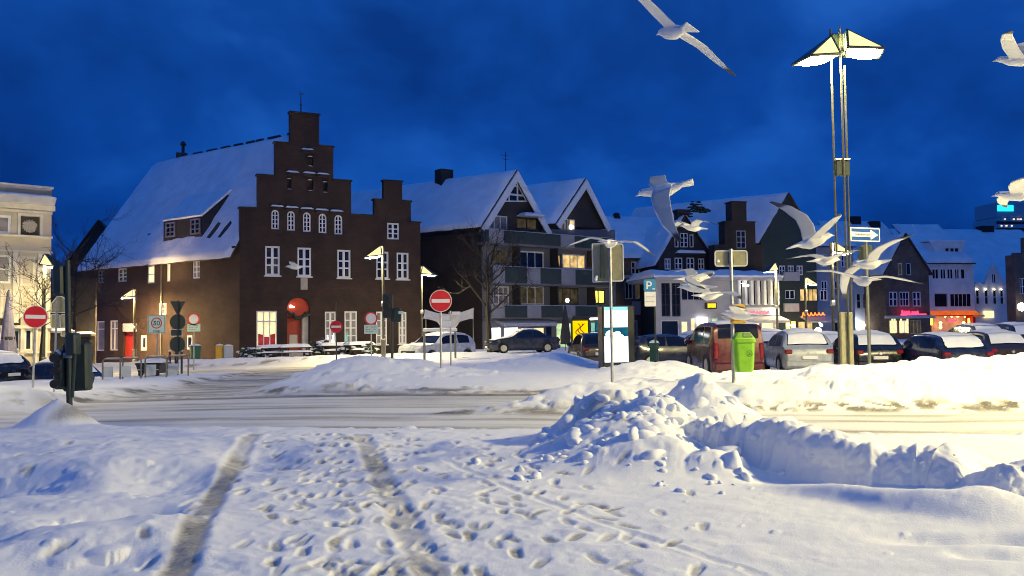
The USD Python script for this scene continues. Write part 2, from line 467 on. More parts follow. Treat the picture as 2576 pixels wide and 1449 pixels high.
def gauss(x, y, cx, cy, h, rx, ry=None, a=0.0, p=2.0):
    ry = ry or rx
    c, s = math.cos(a), math.sin(a)
    u, v = (x - cx) * c + (y - cy) * s, -(x - cx) * s + (y - cy) * c
    return h * np.exp(-0.5 * ((np.abs(u) / rx) ** p + (np.abs(v) / ry) ** p))


def smax(a, b, k=14.0):
    m = np.maximum(a, b)
    return m + np.log(np.exp(k * (a - m)) + np.exp(k * (b - m))) / k - math.log(2) / k * np.exp(-np.abs(a - b) * 4)


def heap_near(x, y):
    xw = x + wob(x, y, 0.9, 0.14, 11)
    yw = y + wob(x, y, 0.9, 0.18, 12)
    def cone(cx, cy, h, rl, rr, rf, rb, p=1.25):
        u = (xw - cx) / np.where(xw < cx, rl, rr); w = (yw - cy) / np.where(yw < cy, rf, rb)
        d = np.hypot(u, w)
        return h * np.exp(-np.abs(d) ** p * 1.1)
    h = cone(2.38, 11.9, 0.78, 0.70, 0.8, 1.3, 0.9, 1.6)
    h = np.maximum(h, cone(1.25, 11.4, 0.66, 0.75, 0.8, 0.8, 0.7, 2.2))
    h = np.maximum(h, cone(1.70, 10.8, 0.60, 0.95, 0.6, 0.9, 0.9, 2.2))
    h = np.maximum(h, cone(1.42, 10.1, 0.48, 1.05, 0.6, 0.8, 0.8, 2.2))
    h = np.maximum(h, cone(1.42, 9.4, 0.31, 1.0, 0.6, 0.6, 0.8, 2.4))
    h = np.maximum(h, cone(1.95, 9.05, 0.20, 0.5, 0.35, 0.4, 0.5, 2.4))
    return h * (0.86 + 0.28 * fb(x, y, 0.35, 21))


WALL = np.array([(1.72, 10.5, 0.22), (1.89, 10.3, 0.38), (2.21, 9.9, 0.43), (2.5, 9.5, 0.50), (2.68, 9.3, 0.63), (2.86, 9.0, 0.55), (3.11, 8.7, 0.50), (3.40, 8.5, 0.47), (3.78, 8.3, 0.44), (3.90, 8.12, 0.34), (4.02, 7.98, 0.18), (4.07, 7.88, 0.08)])
WALL2 = np.array([(3.84, 7.40, 0.08), (3.95, 7.5, 0.24), (4.2, 7.55, 0.30), (4.8, 7.5, 0.31), (6.0, 7.3, 0.33)])


def H(x, y, detail=True):
    """height, dirt (0 clean to 1 bare), heap ids"""
    x = np.asarray(x, float); y = np.asarray(y, float)
    r = road_mask(x, y)
    z = base(x, y)
    near = 13.3 - 0.19 * x
    fore = sg(5 * (near - y))
    # lying snow, trodden in front
    lie = 0.10 + 0.05 * (fb(x, y, 2.2, 31) - 0.5) + 0.035 * (fb(x, y, 0.7, 32) - 0.5)
    soft = 0.35 + 0.65 * ss(1.2, -0.6, x + 0.25 * (y - 8))
    lie = lie + 0.030 * ss(0.40, 0.75, fb(x, y, 0.42, 33)) * fore * soft
    z = z + lie * (1 - r)
    heaps = np.zeros(x.shape, int)
    dirt = 0.17 * r + 0.03
    def put(h, k, thr=0.07):
        nonlocal z, heaps
        heaps = np.where((h > thr) & (h > 0.05), k, heaps) if k else heaps
        z = z + h
    nz = lambda s, seed: 0.75 + 0.5 * fb(x, y, s, seed)
    nr = 1 - r
    # ploughed bank right of the crossing (plain, then ridge)
    edge = 16.7 - 0.08 * x + 0.3 * (fb(x, y, 1.4, 41) - 0.5)
    plain_ = 0.34 * ss(0.0, 1.6, y - edge) * ss(-1.4, 1.8, x + 0.4 * (19 - y) * 0.4) * (1 - ss(22.4, 24.0, y + 0.12 * x))
    low = 16.6 + 0.95 * (x + 1.6)
    plain_ = plain_ * (1 - ss(-1.2, 0.0, y - low + 0.4 * (fb(x, y, 0.8, 42) - 0.5)) * (1 - ss(3.5, 6.0, x)))
    put(plain_ * nz(1.0, 43), 4, 0.05)
    ridge = 0.38 * ss(6.3, 11.0, x) * np.exp(-0.5 * ((y - (21.2 - 0.12 * x)) / 1.25) ** 2)
    ridge = np.maximum(ridge, gauss(x, y, 7.25, 19.0, 0.25, 0.85, 0.9))
    ridge = np.maximum(ridge, gauss(x, y, 8.0, 19.6, 0.22, 0.6, 0.7))
    put(ridge * nz(1.3, 44), 4)
    # island across the junction and its heaps
    isl = ss(0.0, 1.5, y - (22.0 - 0.15 * x)) * ss(-6.2, -4.6, x) * (1 - ss(31, 42, y)) * 0.10
    put(isl * nr, 0)
    put(gauss(x, y, -4.7, 25.6, 0.42, 1.2, 1.4) * nz(0.8, 45), 5)
    put(gauss(x, y, -3.0, 26.5, 0.36, 1.7, 1.3) * nz(0.8, 46), 5)
    put(gauss(x, y, 1.7, 33.5, 0.40, 0.9, 1.2) * nz(0.9, 47), 6)
    put(gauss(x, y, 0.0, 33.0, 0.16, 1.6, 1.6) * nz(0.9, 48), 6)
    put(gauss(x, y, 5.0, 27.2, 0.30, 0.7, 1.0) * nz(0.8, 49), 7)
    put(gauss(x, y, 3.6, 26.0, 0.30, 0.9, 1.2) * nz(0.8, 50), 7)
    put(gauss(x, y, 9.4, 27.5, 0.50, 0.7, 0.8) * nz(0.8, 51), 8)
    z = z - 0.26 * ss(24.6, 26.6, y + 0.1 * x) * ss(4.4, 6.4, x) * (1 - ss(52, 58, y))
    # bank at the foot of the brick house and along the far road
    bl = 50.5 - 0.42 * (x + 14)
    put(0.32 * np.exp(-0.5 * ((y - bl) / 1.1) ** 2) * ss(-24, -20, x) * (1 - ss(-1, 3, x)) * nz(1.2, 52), 9, 0.1)
    put(0.45 * np.exp(-0.5 * ((y - 49.5 - 0.1 * (x + 22)) / 1.0) ** 2) * (1 - ss(-20, -17, x)) * ss(-34, -30, x) * nz(1.0, 53), 9, 0.1)
    # left island bank along the road
    put(0.36 * np.exp(-0.5 * ((y - 21.3) / 0.8) ** 2) * (1 - ss(-11.4, -9.9, x)) * nz(0.9, 54) * nr, 10, 0.08)
    put(0.07 * ss(20, 22, y) * (1 - ss(36, 38, y)) * (1 - ss(-11.5, -10.5, x)), 0)
    # snow cone round a post in the left foreground
    dc = np.hypot(x + 7.02, y - 14.15)
    put(np.maximum(0.36 * (1 - dc / 0.62), 0) + 0.12 * np.exp(-0.5 * (dc / 0.55) ** 2), 11, 0.06)
    dirt = dirt + 0.55 * ss(0.0, 0.25, x + 7.0 + 0.1 * (14.15 - y)) * (dc < 0.6) * (y < 14.25) * ss(0.6, 0.4, dc)
    mid = np.isin(heaps, (4, 5, 6, 7, 8, 9, 10)) * 1.0
    z = z + mid * (0.16 * (fb(x, y, 0.9, 93, 3) - 0.5) + 0.10 * (fb(x, y, 0.28, 94, 3) - 0.5)) * nr
    # foreground: heap, cut banks, lumps
    put(heap_near(x, y), 1, 0.10)
    z = z - 0.12 * gauss(x, y, 3.05, 8.0, 1.0, 0.80, 0.30, -0.76, 2.6) * (1 - r)
    put(0.12 * gauss(x, y, 2.80, 7.40, 1.0, 0.62, 0.15, -1.0, 2.4) * nz(0.25, 55), 0)
    for (hx, hy, hd, hr, hq, ha) in ((3.0, 6.05, 0.075, 0.40, 0.10, -0.1), (2.85, 5.62, 0.06, 0.14, 0.08, 0.0), (3.12, 5.6, 0.05, 0.12, 0.08, 0.2), (3.5, 5.95, 0.07, 0.3, 0.10, -0.3)):
        z = z - gauss(x, y, hx, hy, hd, hr, hq, ha, 3.0) * nz(0.2, 63)
    put(gauss(x, y, 3.55, 6.95, 0.20, 0.28, 0.33) * nz(0.3, 56), 0)
    put(gauss(x, y, -5.9, 10.8, 0.16, 1.6, 1.6) * nz(0.5, 57), 0)
    put(gauss(x, y, -4.2, 9.2, 0.12, 0.7, 0.8) * nz(0.4, 58), 0)
    put(gauss(x, y, -3.0, 6.2, 0.14, 0.8, 0.6) * nz(0.4, 59), 0)
    for (hx, hy, hd, hr, hq) in ((-4.75, 8.35, 0.22, 0.55, 0.45), (-3.05, 7.0, 0.22, 0.36, 0.30), (-3.3, 8.7, 0.13, 0.32, 0.5), (-3.9, 6.1, 0.18, 0.5, 0.4), (-2.75, 10.0, 0.10, 0.3, 0.5), (-2.6, 5.6, 0.1, 0.4, 0.3)):
        z = z - gauss(x, y, hx, hy, hd, hr, hq, 0.5, 3.0) * nz(0.3, 60)
    # dirt: along the road edges, tyre lanes
    e = 4 * r * (1 - r)
    dirt = dirt + e * ss(0.50, 0.64, fb(x, y, 0.55, 71)) * (0.75 * ss(12, 15, y) * (1 - fore * 0.8))
    u = y + 0.17 * x
    lanes = 0.20 * np.exp(-0.5 * ((u - 14.05) / 0.22) ** 2) + 0.16 * np.exp(-0.5 * ((u - 15.6) / 0.25) ** 2) + 0.10 * np.exp(-0.5 * ((u - 16.5) / 0.2) ** 2)
    u2 = y + 0.15 * x
    lanes = lanes + (0.26 * np.exp(-0.5 * ((u2 - 21.4) / 0.35) ** 2) + 0.18 * np.exp(-0.5 * ((u2 - 19.8) / 0.35) ** 2) + 0.16 * np.exp(-0.5 * ((u2 - 18.2) / 0.4) ** 2))
    sx_ = x + 0.2 * (y - 20)
    lanes = lanes + 0.22 * ss(22, 25, y) * (1 - ss(43, 47, y))
    streak = fb(x * 0.14, u * 1.0, 0.30, 72)
    dirt = dirt + 1.6 * r * lanes * (0.35 + 1.3 * ss(0.35, 0.65, streak)) + r * 0.14 * ss(0.45, 0.7, streak)
    z = z - 0.03 * r * np.minimum(lanes * 3, 1)
    z = z + 0.02 * r * (streak - 0.5)
    # clods thrown up along the kerbs are dark
    dirt = dirt + 1.0 * np.exp(-0.5 * ((y - edge - 0.15) / 0.16) ** 2) * ss(0.50, 0.56, fb(x, y, 0.22, 73)) * ss(2.0, 5.0, x)
    dirt = dirt + 0.7 * np.exp(-0.5 * ((y - (22.1 - 0.15 * x)) / 0.13) ** 2) * ss(0.44, 0.6, fb(x * 0.5, y, 0.4, 74)) * ss(-5.5, -3, x) * (1 - ss(3, 4.5, x))
    dirt = dirt + 0.45 * np.exp(-0.5 * (((x - 1.0) / 0.22) ** 2 + ((y - 10.95) / 0.25) ** 2)) * fb(x, y, 0.12, 75) * 1.6
    return z, np.clip(dirt, 0, 1), heaps, r


# wheel ruts that lead away from the camera: (points, half width, depth, dirt)
def _px(pts, z=0.08):
    return np.array([G(u, v, z)[:2] for u, v in pts])


RUTS = [(_px(((640, 1100), (620, 1125), (596, 1160), (560, 1222), (522, 1290), (487, 1360), (452, 1440), (415, 1530))), 0.10, 0.014, 0.50),
        (_px(((905, 1100), (918, 1125), (934, 1160), (958, 1205), (980, 1250), (1003, 1300), (1036, 1362), (1080, 1440), (1120, 1530))), 0.115, 0.012, 0.46),
        (_px(((1120, 1165), (1240, 1215), (1400, 1280), (1560, 1338), (1730, 1395), (1900, 1450))), 0.05, 0.008, 0.10)]


def rut_fields(x, y):
    dz = np.zeros_like(x); dd = np.zeros_like(x); inside = np.zeros_like(x)
    wl = 0.06 * (fb(x, y, 0.5, 81) - 0.5)
    for i, (P, hw, dep, di) in enumerate(RUTS):
        pp = PchipInterpolator(P[::-1, 1], P[::-1, 0])
        yy = np.clip(y, P[:, 1].min(), P[:, 1].max())
        off = x - pp(yy) + wl
        fade = ss(P[:, 1].max() + 0.3, P[:, 1].max() - 0.2, y) * ss(P[:, 1].min() - 0.3, P[:, 1].min(), y)
        core = (1 - ss(hw * 0.55, hw * 1.35, np.abs(off) + 0.05 * (fb(x, y, 0.13, 89 + i) - 0.5))) * fade
        lip = np.exp(-0.5 * ((np.abs(off) - hw * 1.5) / (hw * 0.35)) ** 2) * fade
        dz = dz - dep * core + 0.35 * dep * lip
        tread = 0.6 + 0.7 * fb(x, y, 0.16, 83 + i)
        dd = np.maximum(dd, di * core * tread * (0.55 + 0.9 * ss(0.35, 0.6, fb(x, y, 0.9, 86 + i))))
        inside = np.maximum(inside, core)
    return dz, dd, inside


HEAP = []


def build_ground():
    # a fan of vertices: dense where the picture needs it, wide enough for a step to either side
    tc = np.concatenate([np.linspace(-1.25, -0.64, 60, endpoint=False), np.linspace(-0.64, 0.64, 730), np.linspace(0.64, 1.25, 61)[1:]])
    yr = [3.0]
    while yr[-1] < 62:
        yr.append(yr[-1] * 1.0050 + 0.0012)
    while yr[-1] < 420:
        yr.append(yr[-1] * 1.06)
    yr = np.array(yr)
    Y, T = np.meshgrid(yr, tc, indexing='ij')
    Xg = T * (Y + 1.2)
    n0, n1 = Y.shape
    x, y = Xg.ravel(), Y.ravel()
    z, dirt, heaps, r = H(x, y)
    far = y > 62
    z[far] = base(x[far], y[far]) + 0.1
    fo = y < 14.6
    dz, dd, ins = np.zeros_like(x), np.zeros_like(x), np.zeros_like(x)
    dz[fo], dd[fo], ins[fo] = rut_fields(x[fo], y[fo])
    z = z + dz; dirt = np.maximum(dirt, dd)
    # fine relief
    nf = y < 30
    fine = np.zeros_like(x)
    fine[nf] = (0.006 + 0.010 * ss(1.2, -0.6, x[nf] + 0.25 * (y[nf] - 8))) * (fb(x[nf], y[nf], 0.16, 91, 4) - 0.5) * 1.4 + 0.006 * (fb(x[nf], y[nf], 0.05, 92, 3) - 0.5)
    hb = np.isin(heaps, (1, 2, 3))
    fine[hb] *= 4.0
    z = z + fine * (1 - 0.75 * r) * (1 - 0.6 * ins)
    rnd = np.random.RandomState(5)
    tree = cKDTree(np.c_[x, y])
    # clods of snow
    def clod(cx, cy, rad, up=0.6, dirtv=0.0):
        k = tree.query_ball_point((cx, cy), rad * 1.05)
        if len(k) < 4:
            return
        k = np.array(k)
        a = rnd.rand() * 3.14; q = 0.65 + 0.5 * rnd.rand()
        u = (x[k] - cx) * math.cos(a) + (y[k] - cy) * math.sin(a); w = -(x[k] - cx) * math.sin(a) + (y[k] - cy) * math.cos(a)
        d2 = (u / rad) ** 2 + (w / (rad * q)) ** 2
        c = np.sqrt(np.clip(1 - d2, 0, 1))
        z0 = np.median(z[k])
        cap = z0 - 0.25 * rad + up * rad * (c ** 0.8) * (1 + 0.5 * (rnd.rand() - 0.5) * u / rad)
        z[k] = np.where(c > 0.02, np.maximum(z[k], cap), z[k])
        if dirtv:
            dirt[k] = np.maximum(dirt[k], dirtv * (c > 0.1))
    hm = np.where((heaps == 1) & (y < 13))[0]
    for i in rnd.choice(hm, 120):
        clod(x[i], y[i], 0.04 + 0.07 * rnd.rand() ** 2.2, 0.5, 0.12 * (rnd.rand() < 0.12))
    hm = np.where(np.isin(heaps, (5, 6, 7, 8, 4, 10)) & (np.abs(x) < 0.6 * y))[0]
    for i in rnd.choice(hm, 420):
        clod(x[i], y[i], 0.06 + 0.20 * rnd.rand() ** 2.5, 0.5, 0.3 * (rnd.rand() < 0.06))
    for _ in range(110):                                  # scattered crumbs in the foreground
        cy = 5 + 8.5 * rnd.rand(); cx = (rnd.rand() * 1.3 - 0.65) * cy
        clod(cx, cy, 0.015 + 0.035 * rnd.rand() ** 2, 0.6)
    for _ in range(90):                                   # left side lumps
        cy = 5 + 6.5 * rnd.rand(); cx = -(0.38 + 0.26 * rnd.rand()) * cy
        clod(cx, cy, 0.05 + 0.12 * rnd.rand() ** 2, 0.35)
    for _ in range(260):                                  # kerb rubble
        cx = -12 + 25 * rnd.rand()
        which = rnd.rand()
        cy = (16.9 - 0.08 * cx) if which < 0.4 and cx > -1 else (22.2 - 0.15 * cx if which < 0.7 else 13.2 - 0.19 * cx)
        clod(cx, cy + 0.25 * rnd.randn(), 0.05 + 0.14 * rnd.rand() ** 2, 0.5, 0.5 * (rnd.rand() < 0.25))
    # footprints
    def step(cx, cy, a, dep=0.04, L=0.125, Wd=0.045):
        k = tree.query_ball_point((cx, cy), 0.30)
        if len(k) < 6:
            return
        k = np.array(k)
        u = (x[k] - cx) * math.cos(a) + (y[k] - cy) * math.sin(a); w = -(x[k] - cx) * math.sin(a) + (y[k] - cy) * math.cos(a)
        waist = Wd * (1 - 0.18 * np.cos(u / L * 3.0 + 0.6))
        q = np.sqrt((u / L) ** 2 + (w / waist) ** 2)
        z[k] += -dep * (1 - ss(0.75, 1.15, q)) + 0.06 * dep * np.exp(-0.5 * ((q - 1.45) / 0.25) ** 2)
        dirt[k] = np.maximum(dirt[k], (0.28 + 0.38 * rnd.rand() ** 1.5) * (1 - ss(0.55, 1.15, q)))
    def walk(p0, p1, wd=0.13):
        p0, p1 = np.array(p0, float), np.array(p1, float)
        L = np.hypot(*(p1 - p0)); a = math.atan2(*(p1 - p0)[::-1])
        n = int(L / 0.62)
        for i in range(n):
            c = p0 + (p1 - p0) * (i + 0.3 * rnd.rand()) / n + np.array([-math.sin(a), math.cos(a)]) * wd * (1 if i % 2 else -1) + rnd.randn(2) * 0.05
            step(c[0], c[1], a + 0.2 * rnd.randn(), 0.007 + 0.010 * rnd.rand())
    for q in range(11):
        walk((-2.9 + 1.6 * rnd.rand(), 12.6), (-1.55 + 1.7 * rnd.rand() * 0.8, 4.2))
    for a, b in (((-3.2, 4.4), (-2.2, 10)), ((-3.0, 12.6), (-2.2, 5)), ((0.1, 4.4), (-0.6, 12)), ((0.9, 4.6), (-0.2, 11)), ((-0.3, 12.5), (0.4, 5)), ((-5.5, 11.5), (-4.8, 8.5)), ((0.9, 5.2), (1.5, 8.3)),
                 ((-5.0, 9.0), (-4.4, 11.6))):
        walk(a, b)
    for _ in range(170):
        cy = 5 + 7 * rnd.rand(); cx = -0.27 * cy + 0.40 * cy * rnd.rand()
        step(cx, cy, 1.57 + 0.45 * rnd.randn(), 0.009)
    V = np.c_[x, y, z]
    ii, jj = np.meshgrid(np.arange(n0 - 1), np.arange(n1 - 1), indexing='ij')
    a = (ii * n1 + jj).ravel()
    F = np.vstack([np.c_[a, a + 1, a + n1 + 1], np.c_[a, a + n1 + 1, a + n1]])
    hv = heaps.copy(); hv[far] = 0
    rv = (r > 0.5) & ~far
    fh = hv[F[:, 0]]
    cls = np.where(fh > 0, fh, np.where(rv[F[:, 0]], 100, 0))
    info = {0: ('snow_covered_ground', None, None), 100: ('road', None, None),
            1: ('snow_heap', 'big lumpy shovelled snow heap at the near side of the road, right of centre', 'snow heap'),
            4: ('snow_bank', 'smooth bright snow bank along the far road edge under the tall double lamp', 'snow bank'),
            5: ('snow_heap', 'rough snow heap at the left tip of the traffic island', 'snow heap'),
            6: ('snow_heap', 'peaked snow heap in front of the yellow lit poster', 'snow heap'),
            7: ('snow_heap', 'bluish snow heap between the lit advertising column and the red van', 'snow heap'),
            8: ('snow_heap', 'small snow mound between the red van and the tall lamp', 'snow heap'),
            9: ('snow_bank', 'low ploughed snow bank along the foot of the brick gable house', 'snow bank'),
            10: ('snow_bank', 'ploughed snow bank at the left road edge below the dark traffic light', 'snow bank'),
            11: ('snow_cone', 'pointed snow cone on the near road edge below the dark traffic light', 'snow heap')}
    for c in sorted(set(cls.tolist())):
        name, label, cat = info[c]
        sel = F[cls == c]
        idx, inv = np.unique(sel.ravel(), return_inverse=True)
        # smooth normals from the whole sheet, so that the seams do not show
        path = '/World/' + numbered('/World', name)
        if c == 1:
            tag(UsdGeom.Xform.Define(stage, path).GetPrim(), label, cat)
            HEAP.append(path); path += '/heap_body'
        g = usdkit.mesh(stage, path, (V[idx], inv.reshape(-1, 3)), M['ground_snow'])
        g.CreateNormalsAttr(Vt.Vec3fArray.FromNumpy(NORM(V, F)[idx].astype(np.float32)))
        g.SetNormalsInterpolation('vertex')
        primvar(g, 'dirt', dirt[idx])
        if c != 1:
            tag(g.GetPrim(), label, cat, None, None if cat else 'structure')
    # the land behind the camera and to the sides: a plain snowy sheet well below the rest
    s = 450.0
    gm = usdkit.mesh(stage, '/World/surrounding_ground', (np.array([(-s, -s, -1.6), (s, -s, -1.6), (s, s, -1.6), (-s, s, -1.6)], float), np.array([(0, 1, 2), (0, 2, 3)])), M['ground_snow'])
    primvar(gm, 'dirt', np.zeros(4))
    tag(gm.GetPrim(), kind='structure')
    return tree, z, V


_norm = {}


def NORM(V, F):
    if 'n' not in _norm:
        n = np.zeros_like(V)
        fn = np.cross(V[F[:, 1]] - V[F[:, 0]], V[F[:, 2]] - V[F[:, 0]])
        for k in range(3):
            for c in range(3):
                n[:, c] += np.bincount(F[:, k], fn[:, c], len(V))
        _norm['n'] = n / np.maximum(np.linalg.norm(n, axis=1, keepdims=True), 1e-12)
    return _norm['n']


GT, GZ, GV = build_ground()


def gz(x, y):
    return float(GZ[GT.query((x, y))[1]])


# ------------------------------------------------------------------ broken snow: clods on the heap, the cut banks
def chunk(rad, rnd):
    p = rnd.randn(20, 3); p /= np.linalg.norm(p, axis=1, keepdims=True)
    p *= (0.72 + 0.40 * rnd.rand(20, 1)) * rad * np.array([1, 0.7 + 0.3 * rnd.rand(), 0.6 + 0.3 * rnd.rand()])
    h = trimesh.convex.convex_hull(p)
    h = trimesh.Trimesh(*trimesh.remesh.subdivide(np.array(h.vertices), np.array(h.faces)))
    trimesh.smoothing.filter_laplacian(h, lamb=0.55, iterations=2, volume_constraint=False)
    v, f = np.array(h.vertices) * 1.12, np.array(h.faces)
    v = v + 0.22 * rad * (meshkit.fbm(v / rad * 2.3 + rnd.rand(3) * 40, 2)[:, None] - 0.5) * v / rad
    a = rnd.rand() * 6.28
    R = np.array([[math.cos(a), -math.sin(a), 0], [math.sin(a), math.cos(a), 0], [0, 0, 1]])
    return v @ R.T, f


def clod_part(parent, x, y, z, rad, rnd, sink=0.35):
    v, f = chunk(rad, rnd)
    return obj('snow_clod', (v + [x, y, z + rad * (0.6 - sink) - 0.2 * rad], f), 'ground_snow', parent, 45)


rnd_c = np.random.RandomState(77)
hp = stage.GetPrimAtPath(HEAP[0])
made = 0
while made < 190:
    q = rnd_c.rand()
    cx = 1.6 + rnd_c.randn() * 0.75; cy = 10.4 + rnd_c.randn() * 1.0
    zz0 = gz(cx, cy)
    if zz0 < 0.16 or cy > 12.4 or cx > 2.7:
        continue
    rad = 0.05 + 0.13 * rnd_c.rand() ** 1.8
    clod_part(hp, cx, cy, zz0, rad, rnd_c, 0.62); made += 1
for _ in range(45):
    a = 3.3 + 2.6 * rnd_c.rand(); rr = 1.5 + 0.9 * rnd_c.rand()
    cx, cy = 1.7 + rr * math.cos(a), 10.3 + rr * 1.05 * math.sin(a)
    clod_part(hp, cx, cy, gz(cx, cy), 0.025 + 0.075 * rnd_c.rand() ** 2, rnd_c)


def cut_bank(label, W, seed, n_clods):
    """a sheer, ragged face towards the camera, sloping away to the road behind"""
    W = np.asarray(W, float)
    s = np.r_[0, np.cumsum(np.hypot(*np.diff(W[:, :2], axis=0).T))]
    ns = int(s[-1] / 0.022)
    t = np.linspace(0, s[-1], ns)
    px, py, ph = (PchipInterpolator(s, W[:, k])(t) for k in range(3))
    tx, ty = np.gradient(px), np.gradient(py)
    L = np.hypot(tx, ty); nx, ny = -ty / L, tx / L                       # away from the camera when the line runs to the right
    prof = np.array([(-0.42, -0.12, 0), (-0.36, 0.0, 0.04), (-0.27, 0.0, 0.28), (-0.22, 0.0, 0.58), (-0.17, 0.0, 0.85), (-0.07, 0.0, 1.0), (0.06, 0.0, 1.0), (0.25, 0.0, 0.90), (0.50, 0.0, 0.70), (0.80, 0.0, 0.42), (1.1, 0.0, 0.17), (1.45, -0.14, 0)])
    pa = np.r_[0, np.cumsum(np.hypot(np.diff(prof[:, 0]), np.diff(prof[:, 1] + 0.5 * prof[:, 2])))]
    q = np.concatenate([np.linspace(0, pa[6], 44), np.linspace(pa[6], pa[-1], 30)[1:]])
    po, pz, pf = (PchipInterpolator(pa, prof[:, k])(q) for k in range(3))
    ends = np.minimum(1, np.minimum(t, s[-1] - t) / 0.25) ** 0.6
    hh = ph * (0.90 + 0.46 * (meshkit.fbm(np.c_[t / 0.11, np.zeros(ns), np.full(ns, seed * 2.0)], 3, seed + 5) - 0.5)) * (0.84 + 0.34 * meshkit.fbm(np.c_[t / 0.28, np.zeros(ns), np.full(ns, seed * 1.0)], 4, seed)) * np.clip(ends, 0.05, 1)
    O, T = np.meshgrid(np.arange(len(q)), np.arange(ns))
    wid = np.clip(hh / 0.5, 0.45, 1.1)
    PX = px[T] + nx[T] * po[O] * wid[T]; PY = py[T] + ny[T] * po[O] * wid[T]
    g0 = np.array([gz(a, b) for a, b in zip(px - 0.55 * nx, py - 0.55 * ny)])
    g1 = np.array([gz(a, b) for a, b in zip(px + 1.2 * nx, py + 1.2 * ny)])
    g0 = np.convolve(np.pad(g0, 8, 'edge'), np.ones(17) / 17, 'valid'); g1 = np.convolve(np.pad(g1, 8, 'edge'), np.ones(17) / 17, 'valid')
    g0, g1 = np.minimum(g0, 0.10), np.minimum(g1, 0.12)
    mixr = np.clip((po + 0.2) / 1.2, 0, 1)
    gbase = g0[T] * (1 - mixr[O]) + g1[T] * mixr[O]
    PZ = gbase + pz[O] + pf[O] * hh[T]
    P = np.stack([PX, PY, PZ], -1).reshape(-1, 3)
    f = []
    m_ = len(q)
    i, j = np.meshgrid(np.arange(ns - 1), np.arange(m_ - 1), indexing='ij')
    a = (i * m_ + j).ravel()
    F = np.vstack([np.c_[a, a + m_, a + m_ + 1], np.c_[a, a + m_ + 1, a + 1]])
    n = np.zeros_like(P); fn = np.cross(P[F[:, 1]] - P[F[:, 0]], P[F[:, 2]] - P[F[:, 0]])
    for k in range(3):
        np.add.at(n, F[:, k], fn)
    n /= np.linalg.norm(n, axis=1, keepdims=True) + 1e-9
    if n[:, 2].mean() < 0:
        F = F[:, ::-1]; n = -n
    rnd = np.random.RandomState(seed)
    cells = P[rnd.choice(len(P), 420)] + rnd.randn(420, 3) * 0.03
    d1 = cKDTree(cells).query(P, k=2)[0]
    edge = np.clip((d1[:, 1] - d1[:, 0]) / 0.06, 0, 1)
    ridge = np.clip((pf[O].ravel() - 0.15) * 2, 0, 1)
    disp = 0.13 * (meshkit.fbm(P / 0.34 + seed, 4, seed) - 0.5) + 0.014 * (edge - 0.5) * ridge + 0.032 * (meshkit.fbm(P / 0.07, 3, seed + 2) - 0.5)
    P = P + n * disp[:, None] * (0.3 + 0.7 * np.clip(pf[O].ravel() * 2, 0, 1))[:, None]
    tp_ = thing('snow_bank', label, 'snow bank')
    g = usdkit.mesh(stage, str(tp_.GetPath()) + '/bank_body', (P, F), M['ground_snow'], smooth=True)
    primvar(g, 'dirt', np.clip(0.05 + 0.10 * (meshkit.fbm(P / 0.5, 3, 9) - 0.45), 0, 1))
    for _ in range(n_clods):
        k = rnd.randint(len(P))
        if pf[O].ravel()[k] < 0.75 and rnd.rand() < 0.75:
            continue
        clod_part(tp_, P[k, 0], P[k, 1], P[k, 2], 0.02 + 0.07 * rnd.rand() ** 2, rnd, 0.5)
    return tp_


cut_bank('long cut snow bank with ragged crest and blue shaded face right of the heap', WALL, 61, 36)
cut_bank('shaded cut snow bank at the right edge of the picture, in front', WALL2, 66, 20)


# ------------------------------------------------------------------ buildings
class Fac:
    """an upright plane: x runs along it to the right, y goes into the building, z up; local zero at the left foot"""
    def __init__(self, p0, d, zb=0.0):
        self.p = np.array(p0[:2], float); d = np.array(d[:2], float); self.d = d / np.linalg.norm(d)
        self.n = np.array([-self.d[1], self.d[0]]); self.zb = zb
        self.rot = math.atan2(self.d[1], self.d[0])

    def sz(self, u, v, y=0.0):
        r = ray(u, v)
        q = self.p + self.n * y
        t = ((q - CAM[:2]) @ self.n) / (r[:2] @ self.n)
        w = CAM + r * t
        return float((w[:2] - self.p) @ self.d), float(w[2] - self.zb)

    def s(self, u, v=750, y=0.0):
        return self.sz(u, v, y)[0]

    def z(self, u, v, y=0.0):
        return self.sz(u, v, y)[1]

    def loc(self):
        return (self.p[0], self.p[1], self.zb)

    def local(self, w):
        q = np.asarray(w, float)
        r = q[:2] - self.p
        return np.array([r @ self.d, r @ self.n, q[2] - self.zb])


def plane_hit(u, v, a, b, c):
    """where the ray through a pixel meets the plane through three points"""
    n = np.cross(b - a, c - a)
    r = ray(u, v)
    return CAM + r * (((a - CAM) @ n) / (r @ n))


def polyslab(mb, pts, t):
    """flat convex polygon (counter-clockwise from outside) thickened by t along its normal"""
    q = np.asarray(pts, float); k = len(q)
    n = np.cross(q[1] - q[0], q[2] - q[0]); n /= np.linalg.norm(n)
    f = [(0, i + 1, i) for i in range(1, k - 1)] + [(k, k + i, k + i + 1) for i in range(1, k - 1)]
    for i in range(k):
        j = (i + 1) % k
        f += [(i, j, k + j), (i, k + j, k + i)]
    return mb.add(np.vstack([q, q + n * t]), f)


